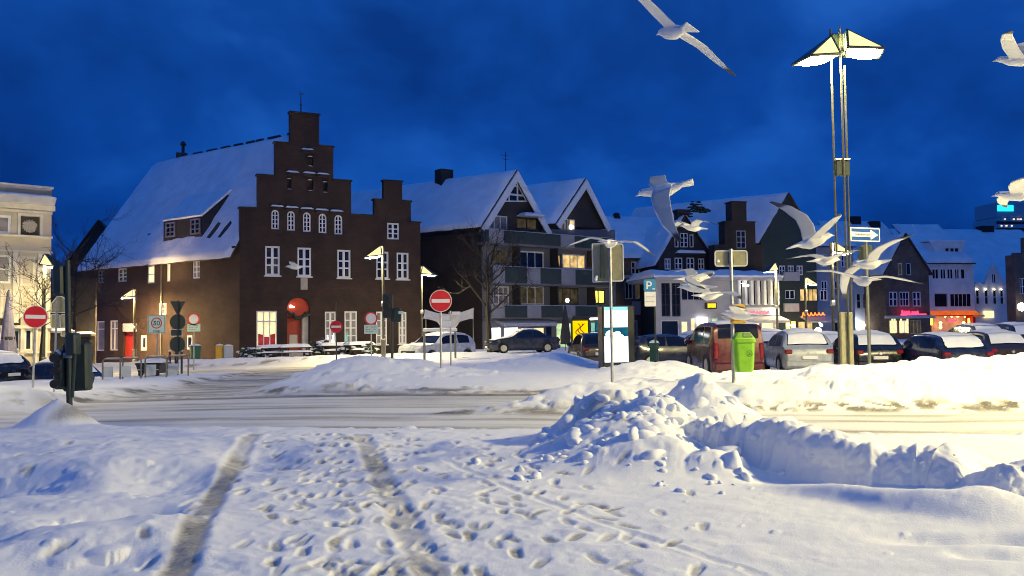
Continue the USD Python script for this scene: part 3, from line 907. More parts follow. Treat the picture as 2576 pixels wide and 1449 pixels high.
def snow_sheet(mb, q, t, seed=0, left=None, nu=44, nv=18):
    """snow lying on a roof slope: uneven thickness, rounded ragged edges. q: four corners; left: the left edge as a bent line instead of q0-q3"""
    q = np.asarray(q, float)
    n = np.cross(q[1] - q[0], q[3] - q[0]); n /= np.linalg.norm(n)
    flip = n[2] < 0
    n = -n if flip else n
    a, b = np.meshgrid(np.linspace(0, 1, nu), np.linspace(0, 1, nv), indexing='ij')
    L = q[0] + b[..., None] * (q[3] - q[0])
    if left is not None:
        lp = np.asarray(left, float)
        hh = (lp - lp[0]) @ (q[2] - q[1]); hh = hh / hh[-1]
        L = np.stack([np.interp(b, hh, lp[:, k]) for k in range(3)], -1)
    R = q[1] + b[..., None] * (q[2] - q[1])
    P = L + a[..., None] * (R - L)
    S = P.reshape(-1, 3)
    f1 = meshkit.fbm(S / 2.2 + seed * 5.1, 3, seed).reshape(nu, nv); f2 = meshkit.fbm(S / 0.55 + seed * 3.3, 3, seed + 1).reshape(nu, nv)
    wu, wv = np.linalg.norm(q[1] - q[0]), np.linalg.norm(q[3] - q[0])
    ed = np.minimum(np.minimum(a, 1 - a) * wu, np.minimum(b, 1 - b) * wv) / 0.30
    th = t * np.sqrt(np.clip(ed, 0.02, 1)) * (0.55 + 0.55 * f1 + 0.45 * f2)
    cu, cv = (q[1] - q[0]) / wu, (q[3] - q[0]) / wv
    j = 0.16 * (f2 - 0.5)
    P = P + (j * ((b < 1e-6) | (b > 1 - 1e-6)))[..., None] * cv + (j * ((a < 1e-6) | (a > 1 - 1e-6)))[..., None] * cu
    top = P + th[..., None] * n
    V = np.vstack([top.reshape(-1, 3), P.reshape(-1, 3)]); k = nu * nv
    i, jx = np.meshgrid(np.arange(nu - 1), np.arange(nv - 1), indexing='ij')
    c = (i * nv + jx).ravel()
    F_ = np.vstack([np.c_[c, c + nv, c + nv + 1], np.c_[c, c + nv + 1, c + 1]])
    if flip:
        F_ = F_[:, ::-1]
    edge = [i * nv for i in range(nu)] + [(nu - 1) * nv + j for j in range(1, nv)] + [i * nv + nv - 1 for i in range(nu - 2, -1, -1)] + [j for j in range(nv - 2, 0, -1)]
    sd = []
    for e0_, e1_ in zip(edge, edge[1:] + edge[:1]):
        sd += [(e0_, k + e0_, k + e1_), (e0_, k + e1_, e1_)]
    sd = np.array(sd)
    return mb.add(V, np.vstack([F_, sd[:, ::-1] if not flip else sd]))


def window(parent, r, cols=2, rows=3, frame='white_paint', pane='glass_dark', y=0.0, fw=0.075, bar=0.05, arch=False, rec=0.10, split=None, label=None, sill=False, name='window'):
    s0, z0, s1, z1 = r
    w, h = s1 - s0, z1 - z0
    def shape(inset):
        if not arch:
            return sbox(s0 + inset, z0 + inset, s1 - inset, z1 - inset)
        rr = w / 2 - inset
        a = np.linspace(0, np.pi, 9)
        return Polygon([(s0 + inset, z0 + inset), (s1 - inset, z0 + inset)] + [(s0 + w / 2 + rr * math.cos(t), z1 - w / 2 + rr * math.sin(t)) for t in a])
    inner = shape(fw)
    ring = shape(0.0).difference(inner)
    bars = []
    for i in range(1, cols):
        c = s0 + fw + (w - 2 * fw) * i / cols
        bw = bar * (1.7 if cols == 2 else 1.0)
        bars.append(sbox(c - bw / 2, z0, c + bw / 2, z1).intersection(inner))
    ys = split or [j / rows for j in range(1, rows)]
    for q in ys:
        c = z0 + fw + (h - 2 * fw) * q
        bars.append(sbox(s0, c - bar / 2, s1, c + bar / 2).intersection(inner))
    g = unary_union([ring] + bars)
    fm = MB().prism(g, y + rec - 0.05, y + rec + 0.03)
    if sill:
        fm.box(s0 - 0.08, s1 + 0.08, y - 0.09, y + rec - 0.05, z0 - 0.08, z0 - 0.003)
    p = fm.build(name, frame, parent, label=label)
    MB().prism(inner.buffer(0.01), y + rec - 0.012, y + rec).build('pane', pane, p)
    return p


def rect(F, u0, v0, u1, v1, y=0.0):
    a, b = F.sz(u0, v0, y), F.sz(u1, v1, y)
    c, e = F.sz(u0, v1, y), F.sz(u1, v0, y)
    return ((a[0] + c[0]) / 2, (c[1] + b[1]) / 2, (b[0] + e[0]) / 2, (a[1] + e[1]) / 2)


def wall(parent, poly, holes, material, y0=0.0, th=0.35, name='wall', xf=None):
    if not hasattr(poly, 'exterior'):
        poly = Polygon(poly)
    for h in holes:
        poly = poly.difference(sbox(*h) if isinstance(h, tuple) else h)
    return MB().prism(poly, y0, y0 + th).build(name, material, parent, xf=xf)


def ragged_snow(mb, s0, s1, y0, y1, z, t, seed=0, n=14):
    """a lying layer of snow with an uneven top and rounded, drooping front"""
    xs = np.linspace(s0, s1, n); ys = np.linspace(y0, y1, 6)
    V = []
    for j, y in enumerate(ys):
        for x in xs:
            e = min((x - s0) / 0.2, (s1 - x) / 0.2, (y - y0) / 0.15, (y1 - y) / 0.15, 1)
            V.append((x, y, z + t * (0.25 + 0.75 * math.sqrt(max(e, 0))) * (0.7 + 0.6 * float(fb(np.array([x]), np.array([y]), 0.7, seed)[0]))))
    base_ = [(x, y, z) for y in ys for x in xs]
    k = len(V)
    F_ = []
    for j in range(5):
        for i in range(n - 1):
            a = j * n + i
            F_ += [(a, a + 1, a + n + 1), (a, a + n + 1, a + n)]
    def side(idx):
        for a, b in zip(idx[:-1], idx[1:]):
            F_.append((k + a, k + b, b)); F_.append((k + a, b, a))
    side(list(range(n))); side([i * n + n - 1 for i in range(6)]); side([5 * n + i for i in range(n)][::-1]); side([i * n for i in range(6)][::-1])
    return mb.add(np.array(V + base_), F_)


def script_sign(mb, s0, s1, z0, z1, y, seed, r=0.03, first=1.5):
    """handwriting-like neon tube"""
    rnd = np.random.RandomState(seed)
    n = max(4, int((s1 - s0) / (z1 - z0) * 1.6))
    t = np.linspace(0, 1, n * 10)
    h = np.interp(t, np.linspace(0, 1, n + 1), np.r_[first, 0.55 + 0.6 * rnd.rand(n)])
    ph = t * n * 2 * np.pi
    x = s0 + (s1 - s0) * (t + 0.022 * np.sin(ph))
    z = z0 + (z1 - z0) * (0.35 + 0.33 * h * -np.cos(ph)) + 0.05 * (z1 - z0) * t
    mb.tube(np.c_[x, np.full_like(x, y), z], r, 6)
    return mb


# ---- the brick house with two stepped gables
BD = np.array([0.889, 0.457]); BL = np.array([-0.802, 0.598])
pB = D(603, 760, 60.0)
zb = -0.75
FB_ = Fac(pB, BD, zb)
bh = thing('step_gable_house', 'large dark red brick house with stepped gable and long snow covered roof', 'house', FB_.loc(), FB_.rot)
B = FB_
sB = B.s
Lz = [B.z(625, 525), B.z(670, 443), B.z(710, 361), B.z(766, 287)]
Az = [B.z(912, 543), B.z(953, 504), B.z(988, 457), B.z(1046, 561)]
s_ = {k: sB(k, v) for k, v in ((603, 700), (648, 480), (692, 400), (729.5, 320), (803, 320), (838.4, 400), (883, 480), (942, 520), (965.5, 480), (1011.5, 480), (1033.7, 530), (1058, 700))}
outline = [(0, -0.5), (0, Lz[0]), (s_[648], Lz[0]), (s_[648], Lz[1]), (s_[692], Lz[1]), (s_[692], Lz[2]), (s_[729.5], Lz[2]), (s_[729.5], Lz[3]), (s_[803], Lz[3]), (s_[803], Lz[2]), (s_[838.4], Lz[2]),
           (s_[838.4], Lz[1]), (s_[883], Lz[1]), (s_[883], Az[0]), (s_[942], Az[0]), (s_[942], Az[1]), (s_[965.5], Az[1]), (s_[965.5], Az[2]), (s_[1011.5], Az[2]), (s_[1011.5], Az[1]), (s_[1033.7], Az[1]),
           (s_[1033.7], Az[3]), (s_[1058], Az[3]), (s_[1058], -0.5)][::-1]
wins, holes = [], []
for i in range(5):
    u = 682.8 + i * 39.7; dv = i * 3.25
    wins.append((rect(B, u, 527.7 + dv, u + 19.6, 576.5 + dv), dict(cols=2, rows=4, arch=True, fw=0.09)))
for q in ((667, 619, 704, 693), (748.3, 623, 783, 695.5), (848.6, 628.7, 882, 699.3), (946.4, 633, 977.4, 701), (998, 635.8, 1028, 702.6)):
    wins.append((rect(B, *q), dict(cols=2, rows=3, split=[0.33, 0.62], fw=0.12, bar=0.10, sill=True)))
wins.append((rect(B, 974, 561, 1004, 602), dict(cols=2, rows=3, fw=0.11, bar=0.08)))
wins.append((rect(B, 644.8, 782, 697.3, 872), dict(cols=3, rows=2, split=[0.72], fw=0.09, bar=0.08, pane='window_bright', label='brightly lit three light window beside the arched door')))
for q in ((817.5, 784, 845, 867), (866.7, 783, 898.7, 867), (946, 784, 974, 866), (1003, 785, 1022.8, 865)):
    wins.append((rect(B, *q), dict(cols=2, rows=4, fw=0.10, bar=0.08, pane='curtain', sill=True)))
door = rect(B, 722.6, 790, 779.4, 884)
dw = door[2] - door[0]
arch = Polygon([(door[0], door[1]), (door[2], door[1])] + [((door[0] + door[2]) / 2 + dw / 2 * math.cos(t), B.z(751, 776) + (B.z(751, 749) - B.z(751, 776)) * math.sin(t)) for t in np.linspace(0, np.pi, 17)])
niche = []
for u0, u1, v0, v1 in ((722, 733, 446, 473), (772, 788, 448, 477), (812, 824, 452, 480), (773, 788, 388, 417)):
    niche.append(rect(B, u0, v0, u1, v1))
hs = []
for r, k in wins:
    if k.get('arch'):
        w_ = r[2] - r[0]
        hs.append(Polygon([(r[0], r[1]), (r[2], r[1])] + [((r[0] + r[2]) / 2 + w_ / 2 * math.cos(t), r[3] - w_ / 2 + w_ / 2 * math.sin(t)) for t in np.linspace(0, np.pi, 9)]))
    else:
        hs.append(r)
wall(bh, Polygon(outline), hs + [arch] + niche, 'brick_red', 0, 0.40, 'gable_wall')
for r in niche:
    MB().box(r[0] - .02, r[2] + .02, 0.25, 0.39, r[1] - .02, r[3] + .02).build('blind_niche', 'brick_dark', bh)
for r, k in wins:
    window(bh, r, **k)
# red half curtain inside the lit window, lights in the windows right of the door
r = wins[11][0]
glow('curtain_red_lit', (0.85, 0.08, 0.09), 0.55, var=0.5, scale=3.0)
for i in range(3):
    a = r[0] + 0.1 + (r[2] - r[0] - 0.2) * i / 3
    b = r[0] + 0.1 + (r[2] - r[0] - 0.2) * (i + 1) / 3
    top = r[1] + (r[3] - r[1]) * (0.33 if i != 1 else 0.27)
    MB().prism([(a + 0.03, r[1] + 0.1), (b - 0.03, r[1] + 0.1), (b - 0.03, top + (0.08 if i == 2 else 0)), (a + 0.03, top + (0.08 if i == 0 else 0))], 0.055, 0.062).build('half_curtain', 'curtain_red_lit', bh)
for q, mt in (((820, 842, 827, 862), 'window_white'), ((834, 838, 841, 862), 'window_white'), ((868, 832, 876, 862), 'screen_teal')):
    rr = rect(B, *q)
    MB().prism([(rr[0], rr[1]), (rr[2], rr[1]), (rr[2] - 0.05, rr[3]), (rr[0] + 0.1, rr[3] - 0.2)], 0.04, 0.05).build('lit_display', mt, bh)
# arched doorway: tympanum, garland, open door leaf, inner wall, lamp
xm = (door[0] + door[2]) / 2
zt = B.z(751, 749)
zg = B.z(751, 796)
MB().prism(arch.intersection(sbox(door[0] - 1, zg, door[2] + 1, zt + 1)), 0.22, 0.30).build('tympanum', 'red_wall', bh)
MB().prism(arch.intersection(sbox(door[0] - 1, -1, xm + dw * 0.22, zg)), 0.85, 0.95).build('door_leaf', 'red_door', bh)
rr = rect(B, 735, 842, 756, 868)
MB().cbox(rr[0], rr[2], 0.80, 0.85, rr[1], rr[3], 0.03).build('door_panel', 'plaster_trim', bh)
MB().box(xm + dw * 0.24, door[2], 0.41, 1.2, door[1], zg).build('door_reveal', 'plaster_trim', bh)
MB().box(door[0] - 0.25, door[0], 0.41, 1.2, door[1] - .1, zt).box(door[2], door[2] + 0.25, 0.41, 1.2, door[1] - .1, zt).box(door[0] - .25, door[2] + .25, 1.2, 1.4, door[1] - .1, zt).box(door[0] - .25, door[2] + .25, 0.41, 1.4, zt, zt + .2).box(door[0] - .25, door[2] + .25, 0.41, 1.4, door[1] - .3, door[1] - .1).build('porch_lining', 'plaster_trim', bh)
gm_ = MB()
rnd = np.random.RandomState(3)
for t in np.linspace(0, 1, 26):
    c = (door[0] + dw * t, 0.10, zg + 0.10 - 0.16 * math.cos((t - 0.5) * 2 * np.pi) + 0.06 * rnd.randn())
    v, f = blob(0.11 + 0.05 * rnd.rand(), int(t * 100), 1, 0.4)
    gm_.add(v + c, f)
gm_.build('garland', 'plant_dark', bh)
bl = MB()
for u, v, rr_ in ((731.5, 770.5, 0.10), (738.5, 772, 0.06)):
    c = B.sz(u, v, 0.12)
    MB().lathe([(0.0, rr_), (rr_ * .8, rr_ * .6), (rr_, 0), (rr_ * .8, -rr_ * .6), (0, -rr_)], (c[0], 0.12, c[1]), 10).build('porch_lamp', 'bulb', bh)
c = B.sz(765, 803, 0.7)
bl.lathe([(0, 0.07), (0.07, 0), (0, -0.07)], (c[0], 0.6, c[1]), 10)
bl.build('porch_lamp', 'porch_bulb', bh)
MB().box(door[0] - 0.4, door[2] + 0.4, -0.9, 0.2, -0.5, door[1]).build('door_step', 'stone', bh)
rr = rect(B, 756, 695.5, 773.6, 729)
MB().cbox(*(rr[0], rr[2]), -0.06, 0.0, rr[1], rr[3], 0.03).build('stone_plaque', 'stone', bh)
# snow on ledges, corbels
ld, sn = MB(), MB()
for k, (u0, u1, v0) in enumerate([(681 + i * 37.3, 712 + i * 37.6, 517 + 3.1 * i) for i in range(5)] + [(720, 751, 431), (762, 793, 433.5), (797, 827, 436), (758, 788, 374)]):
    a, b = B.sz(u0, v0), B.sz(u1, v0)
    lp = MB().box(a[0], b[0], -0.14, 0.0, a[1] - 0.24, a[1] - 0.06).build('ledge', 'brick_dark', bh)
    sn = MB(); ragged_snow(sn, a[0], b[0], -0.16, 0.02, a[1] - 0.06, 0.16, k, 8); sn.build('ledge_snow', 'snow', lp)
for (u0, u1, v0) in ((723, 733, 447), (776, 786, 450), (813, 823, 455), (723, 733, 474), (776, 786, 478), (813, 823, 482), (776, 786, 391), (776, 786, 416)):
    a, b = B.sz(u0, v0), B.sz(u1, v0)
    sn = MB(); ragged_snow(sn, a[0], b[0], -0.05, 0.2, a[1] - 0.05, 0.06, 3, 5); sn.build('niche_snow', 'snow', bh)
cp = MB()
def coping(a, b, z):
    cp.box(a - 0.10, b + 0.10, -0.10, 0.50, z, z + 0.13)
    cp.prism([(a - 0.06, z + 0.13), (b + 0.06, z + 0.13), ((b + 0.06), z + 0.2), (a - 0.06, z + 0.2)], 0.02, 0.38)
for a, b, z in ((0, s_[648], Lz[0]), (s_[648], s_[692], Lz[1]), (s_[692], s_[729.5], Lz[2]), (s_[729.5], s_[803], Lz[3]), (s_[803], s_[838.4], Lz[2]), (s_[838.4], s_[883], Lz[1]), (s_[883], s_[942], Az[0]),
                (s_[942], s_[965.5], Az[1]), (s_[965.5], s_[1011.5], Az[2]), (s_[1011.5], s_[1033.7], Az[1]), (s_[1033.7], s_[1058], Az[3])):
    MB().box(a - 0.07, b + 0.07, -0.09, 0.49, z + 0.002, z + 0.12).build('coping', 'brick_dark', bh)
c = B.sz(757, 283, 0.2)
MB().tube([(c[0], 0.2, Lz[3]), (c[0], 0.2, B.z(757, 228))], [0.05, 0.02], 6).tube([(c[0] - 0.25, 0.2, B.z(757, 236)), (c[0] + 0.25, 0.2, B.z(757, 234))], 0.025, 5).lathe([(0, -.1), (.1, 0), (0, .1)], (c[0], 0.2, B.z(757, 262)), 8).build('weather_vane', 'black_plastic', bh)
# the long side: wall on the left, skewed to the front
far_e = None
r_ = ray(212, 664)
nL = np.array([-BL[1], BL[0]])
t_ = ((B.p - CAM[:2]) @ nL) / (r_[:2] @ nL)
pe = CAM + r_ * t_
LEN = float((pe[:2] - B.p) @ BL)
z_e = B.z(603, 622)
FL_ = Fac(B.p + BL * LEN, -BL, zb)
xfL = ((*B.local(np.array([*FL_.p, zb]))[:2], 0.0), FL_.rot - B.rot)
lw = []
for q, k in (((296.5, 675, 318.8, 709), dict(cols=2, rows=3, pane='window_dim')), ((370.6, 667.8, 388.3, 712.8), dict(cols=1, rows=2, pane='window_cream', label='lit upper window with cream blind')), ((419.2, 664, 428.2, 708), dict(cols=1, rows=1, pane='window_bright')),
             ((483.6, 654.4, 503, 700.6), dict(cols=2, rows=3, pane='curtain')), ((243, 807.6, 262.4, 883), dict(cols=1, rows=2, split=[0.75], pane='curtain')), ((276.5, 806, 296.5, 881.7), dict(cols=2, rows=2, split=[0.75], pane='curtain')),
             ((352.9, 842.8, 368.9, 881.7), dict(cols=1, rows=1, fw=0.22)), ((399.8, 762.6, 418, 791.3), dict(cols=1, rows=2, pane='curtain')), ((467.8, 842.8, 483.6, 879.3), dict(cols=1, rows=1, fw=0.16)), ((246, 680, 262, 712), dict(cols=2, rows=3, frame='curtain'))):
    lw.append((rect(FL_, *q), k))
dr = rect(FL_, 311, 835.5, 335.4, 903.6)
LP = thing  # keep flake quiet
side = UsdGeom.Xform.Define(stage, str(bh.GetPath()) + '/side_wing')
side.AddTranslateOp().Set(Gf.Vec3d(*[float(c) for c in xfL[0]])); side.AddRotateZOp().Set(math.degrees(xfL[1]))
sp = side.GetPrim()
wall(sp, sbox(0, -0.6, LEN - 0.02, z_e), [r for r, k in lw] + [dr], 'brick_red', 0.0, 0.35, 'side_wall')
for r, k in lw:
    window(sp, r, **{**dict(fw=0.10, bar=0.07), **k})
MB().box(dr[0], dr[2], 0.15, 0.22, dr[1], dr[3]).build('side_door', 'red_door', sp)
r = rect(FL_, 309.8, 813.6, 338.3, 835, -0.2)
MB().cbox(r[0], r[2], -0.25, -0.02, r[1], r[3], 0.03).build('door_sign', 'sign_white', sp)
MB().box(0.3, LEN - 0.2, -0.30, -0.16, z_e - 0.06, z_e + 0.08).build('gutter', 'black_plastic', sp)
MB().tube([(FL_.s(408, 780), -0.08, -0.5), (FL_.s(408, 780), -0.08, z_e)], 0.06, 6).build('drain_pipe', 'grey_paint', sp)
# roof planes in world space, then into the house's own frame
mid = B.p + BD * sB(766, 500)
nR = np.array([-BL[1], BL[0]])
r_ = ray(600, 371)
t_ = ((mid - CAM[:2]) @ nR) / (r_[:2] @ nR)
z_r = CAM[2] + r_[2] * t_ - zb
eF = np.array([*(B.p - BL * 0.0 + nL * 0.0), z_e + zb])
out = -FL_.n * 0.35
dz_e = -0.35 * (z_r - z_e) / abs((mid - B.p) @ FL_.n)
e0 = np.array([*(B.p + BL * 0.45 + out), z_e + zb + dz_e]); e1 = np.array([*(B.p + BL * (LEN + 0.3) + out), z_e + zb + dz_e])
m0 = np.array([*(mid + BL * 0.45), z_r + zb]); m1 = np.array([*(mid + BL * LEN), z_r + zb])
ra = plane_hit(462, 397, e0, e1, m0)
t_ = (ra[:2] - m0[:2]) @ BL
ra = m0 + np.array([*BL, 0]) * t_
rb = plane_hit(391, 420, e0, e1, m0)
loc = [B.local(p) for p in (e0, m0, ra, rb, e1)]
polyslab(MB(), loc[::-1] if np.cross(loc[1] - loc[0], loc[2] - loc[0])[2] < 0 else loc, 0.12).build('roof', 'roof_tile', bh)
up_n = np.cross(loc[1] - loc[0], loc[2] - loc[0]); up_n /= np.linalg.norm(up_n)
order = loc
if up_n[2] < 0:
    up_n = -up_n; order = loc[::-1]
_e0, _m0, _ra, _rb, _e1 = [p + up_n * 0.125 for p in loc]
snow_sheet(MB(), [_e1, _e0, _m0, _ra], 0.24, 3, [_e1, _rb, _ra], 90, 40).build('roof_snow', 'roof_snow', bh, smooth=50)
# far slope and far gable, plain
wr = 2 * (mid - B.p) @ FL_.n * FL_.n
e0r, e1r = B.local(e0 + np.array([*wr, 0])), B.local(e1 + np.array([*wr, 0]))
q4 = [B.local(m0), e0r, e1r, B.local(ra)]
nn = np.cross(q4[1] - q4[0], q4[2] - q4[0])
polyslab(MB(), q4 if nn[2] > 0 else q4[::-1], 0.3).build('roof', 'roof_snow', bh)
# ridge tiles that show dark through the snow
rt = MB()
rnd = np.random.RandomState(8)
tt = 0.0
Lr = float(np.linalg.norm(ra[:2] - m0[:2]))
while tt < Lr - 1:
    ln = 0.5 + 0.9 * rnd.rand()
    a, b = B.local(m0 + np.array([*BL, 0]) * tt), B.local(m0 + np.array([*BL, 0]) * (tt + ln))
    MB().tube([a + [0, 0, 0.20], b + [0, 0, 0.20]], 0.10, 6).build('ridge_tile', 'roof_tile', bh)
    tt += ln + 0.25 + 0.6 * rnd.rand()
c = B.local(ra)
MB().tube([c + [0, 0, 0.1], c + [0, 0, 1.0]], [0.12, 0.12], 8).lathe([(0.12, 0), (0.26, 0.1), (0.12, 0.35), (0.0, 0.4)], c + [0, 0, 1.0], 8).box(c[0] - 0.5, c[0] + 0.3, c[1] - .2, c[1] + .2, c[2] + 0.1, c[2] + 0.45).build('roof_vent', 'black_plastic', bh)
# shed dormer on the long slope
wn_ = np.cross(e1 - e0, m0 - e0); wn_ /= np.linalg.norm(wn_); wn_ = wn_ * np.sign(wn_[2]) * 0.34
E0, E1, M0 = e0 + wn_, e1 + wn_, m0 + wn_
pF = plane_hit(508, 598, E0, E1, M0)
pFl = plane_hit(414, 603, E0, E1, M0)
pFl = pF + np.array([*BL, 0]) * ((pFl[:2] - pF[:2]) @ BL)
FD = Fac(pF[:2], -BL, zb)
zt1 = FD.z(507, 545)
P1 = np.array([pF[0], pF[1], zt1 + zb]); P1l = np.array([pFl[0], pFl[1], zt1 + zb])
P3 = plane_hit(585, 480, E0, E1, M0); P3 = P3 + up_n[2] * 0
P3l = P3 + (P1l - P1)
l = {k: B.local(v) for k, v in dict(pF=pF, pFl=pFl, P1=P1, P1l=P1l, P3=P3, P3l=P3l).items()}
lift = np.array([0, 0, 0.10])
dm = MB()
dm.hull([l['pF'] - lift * 3, l['pFl'] - lift * 3, l['P1'], l['P1l'], l['P3'] - lift, l['P3l'] - lift])
dmo = dm.build('dormer', 'dark_timber', bh)
q = [l['P1l'], l['P1'], l['P3'], l['P3l']]
nn = np.cross(q[1] - q[0], q[2] - q[0])
polyslab(MB(), [p + [0, 0, 0.02] for p in (q if nn[2] > 0 else q[::-1])], 0.16).build('dormer_snow', 'roof_snow', dmo)
xd = B.local(np.array([*pFl[:2], zb]))
for (u0, v0, u1, v1) in ((419, 561, 442, 595), (481, 552, 505, 588)):
    a, b = FD.sz(u0, v0), FD.sz(u1, v1)
    ang = FD.rot - B.rot
    org = B.local(np.array([*FD.p, zb]))
    w = MB()
    g = sbox(a[0], b[1], b[0], a[1])
    inner = g.buffer(-0.1, join_style=2)
    bars = [sbox((a[0] + b[0]) / 2 - .05, b[1], (a[0] + b[0]) / 2 + .05, a[1])] + [sbox(a[0], b[1] + (a[1] - b[1]) * k / 3 - .03, b[0], b[1] + (a[1] - b[1]) * k / 3 + .03) for k in (1, 2)]
    w.prism(unary_union([g.difference(inner)] + [x.intersection(g) for x in bars]), -0.10, -0.02)
    w.build('dormer_window', 'curtain', dmo, xf=((org[0], org[1], 0), ang))
    MB().prism(inner, -0.03, -0.005).build('pane', 'glass_dark', dmo, xf=((org[0], org[1], 0), ang))
tp = MB()
for quad in (((362, 605), (374, 588), (398, 560), (412, 560), (394, 584), (376, 600)), ((520, 598), (540, 572), (560, 545), (566, 545), (548, 575), (528, 600)), ((548, 597), (566, 572), (590, 545), (590, 553), (570, 580), (554, 598))):
    pts = [B.local(plane_hit(u, v, E0, E1, M0)) + up_n * 0.008 for u, v in quad]
    nn = np.cross(pts[1] - pts[0], pts[2] - pts[0])
    polyslab(MB(), pts if nn @ up_n > 0 else pts[::-1], 0.02).build('bare_tiles', 'roof_tile', bh)
# body of the house behind the fronts
MB().box(0.4, s_[1058] - 0.02, 1.45, 9.0, -0.5, Az[3] - 0.3).build('rear_wing', 'brick_dark', bh)


# ---- pale building at the left edge
dL = np.array([0.737, 0.676])
pR = D(128, 700, 44.0)
zl = -0.95
FLb = Fac(pR[:2] - dL * 9.0, dL, zl)
A_ = FLb
lb = thing('pale_stucco_building', 'pale grey stucco building with cornice and lamp lit wall at the left edge', 'building', A_.loc(), A_.rot)
Wd = 9.0
zz = lambda v, u=100: A_.z(u, v)
zpar0, zpar1 = zz(492), zz(468)
zc0, zc1 = zz(530), zz(497.5)
holes, wl = [], []
for q, k in (((-60, 539, 28, 587), dict(cols=1, rows=1, pane='curtain', fw=0.12)), ((-60, 640, 28, 712), dict(cols=2, rows=2, pane='curtain', fw=0.1)), ((53, 828, 60, 882), dict(cols=1, rows=1)), ((0, 828, 53, 882), dict(cols=1, rows=1, fw=0.1)), ((62, 828, 82, 882), dict(cols=1, rows=1, fw=0.08)), ((-60, 828, -4, 882), dict(cols=1, rows=1))):
    if q[0] in (53,):
        continue
    r = rect(A_, *q); wl.append((r, k)); holes.append(r)
rel = rect(A_, 51, 544, 100, 592)
gr_ = rect(A_, 0, 802, 50, 818)
holes += [rel]
wall(lb, sbox(0, -0.6, Wd, zpar1 - 0.2), holes, 'plaster_cream', 0.0, 0.4, 'facade_wall')
for r, k in wl:
    window(lb, r, **k)
MB().box(rel[0], rel[2], 0.15, 0.25, rel[1], rel[3]).build('relief_ground', 'relief_dark', lb)
sf = MB()
cx, cz = (rel[0] + rel[2]) / 2, (rel[1] + rel[3]) / 2
rr = (rel[2] - rel[0]) * 0.40
a = np.linspace(0, 2 * np.pi, 65)[:-1]
star = Polygon([(cx + rr * (1.0 if i % 4 == 0 else 0.80 if i % 2 == 0 else 0.86) * math.cos(t), cz + rr * (1.0 if i % 4 == 0 else 0.80 if i % 2 == 0 else 0.86) * math.sin(t)) for i, t in enumerate(a)])
sf.prism(star, 0.08, 0.15)
rnd = np.random.RandomState(4)
for i in range(34):
    t = rnd.rand() * 6.28; q = rr * 0.75 * math.sqrt(rnd.rand())
    v, f = blob(0.09, i, 1, 0.3, (1, 0.5, 1)); sf.add(v + [cx + q * math.cos(t), 0.07, cz + q * math.sin(t)], f)
sf.build('sun_relief', 'stone', lb)
ft = 0.12
MB().prism(sbox(rel[0] - ft, rel[1] - ft, rel[2] + ft, rel[3] + ft).difference(sbox(*rel)), -0.07, 0.0).build('relief_frame', 'plaster_trim', lb)
cn = MB()
cn.prism([(-0.1, zc0 + 0.25), (Wd + 0.02, zc0 + 0.25), (Wd + 0.10, zc1), (-0.1, zc1)], -0.42, 0.4)
cn.box(-0.1, Wd + 0.10, -0.22, 0.0, zc0, zc0 + 0.25)
cn.build('cornice', 'plaster_trim', lb)
MB().box(-0.1, Wd, 0.0, 0.3, zc1 + 0.02, zpar1 - .1).box(-0.1, Wd + 0.06, -0.1, 0.35, zpar1 - 0.1, zpar1).build('parapet', 'plaster_trim', lb)
ragged_snow(MB(), 0, Wd + 0.06, -0.40, -0.02, zc1, 0.12, 5, 30).build('cornice_snow', 'snow', lb)
st = MB()
for v0, v1, yo in ((532, 538, 0.10), (594, 599, 0.16), (632, 637, 0.12), (818.5, 826, 0.18), (884, 888, 0.14)):
    MB().box(0, Wd + 0.02, -yo, 0.0, zz(v1), zz(v0)).build('string_course', 'plaster_trim', lb)
pl = MB()
for u0, u1 in ((30, 46), (92, 104), (-40, -25)):
    a, b = A_.s(u0), A_.s(u1)
    MB().box(a, b, -0.10, 0.0, zz(812), zz(638)).build('pilaster', 'plaster_trim', lb)
for u0, u1 in ((83, 93), (50, 60), (108, 118)):
    a, b = A_.s(u0, 850), A_.s(u1, 850)
    MB().box(a, b, -0.12, 0.0, 0.2, zz(827)).build('pilaster', 'plaster_trim', lb)
pnl = MB()
for u0, u1, v0, v1 in ((50, 88, 645, 720), (105, 122, 645, 720), (50, 88, 728, 800), (105, 122, 728, 800), (0, 28, 728, 800)):
    r = rect(A_, u0, v0, u1, v1)
    MB().prism(sbox(*r).difference(sbox(*r).buffer(-0.12, join_style=2)), -0.06, 0.0).build('wall_panel', 'plaster_trim', lb)
gv = MB()
for i in range(22):
    c = gr_[0] + (gr_[2] - gr_[0]) * (i + .5) / 22
    gv.box(c - 0.03, c + 0.03, -0.08, -0.02, gr_[1], gr_[3])
gv.build('vent_grille', 'black_plastic', lb)
MB().box(0, Wd, 0.41, 8, -0.5, zpar1 - 0.6).build('rear_wing', 'plaster_grey', lb)
ragged_snow(MB(), 0, Wd, 0.4, 8, zpar1 - 0.6, 0.25, 6, 30).build('roof_snow', 'roof_snow', lb)
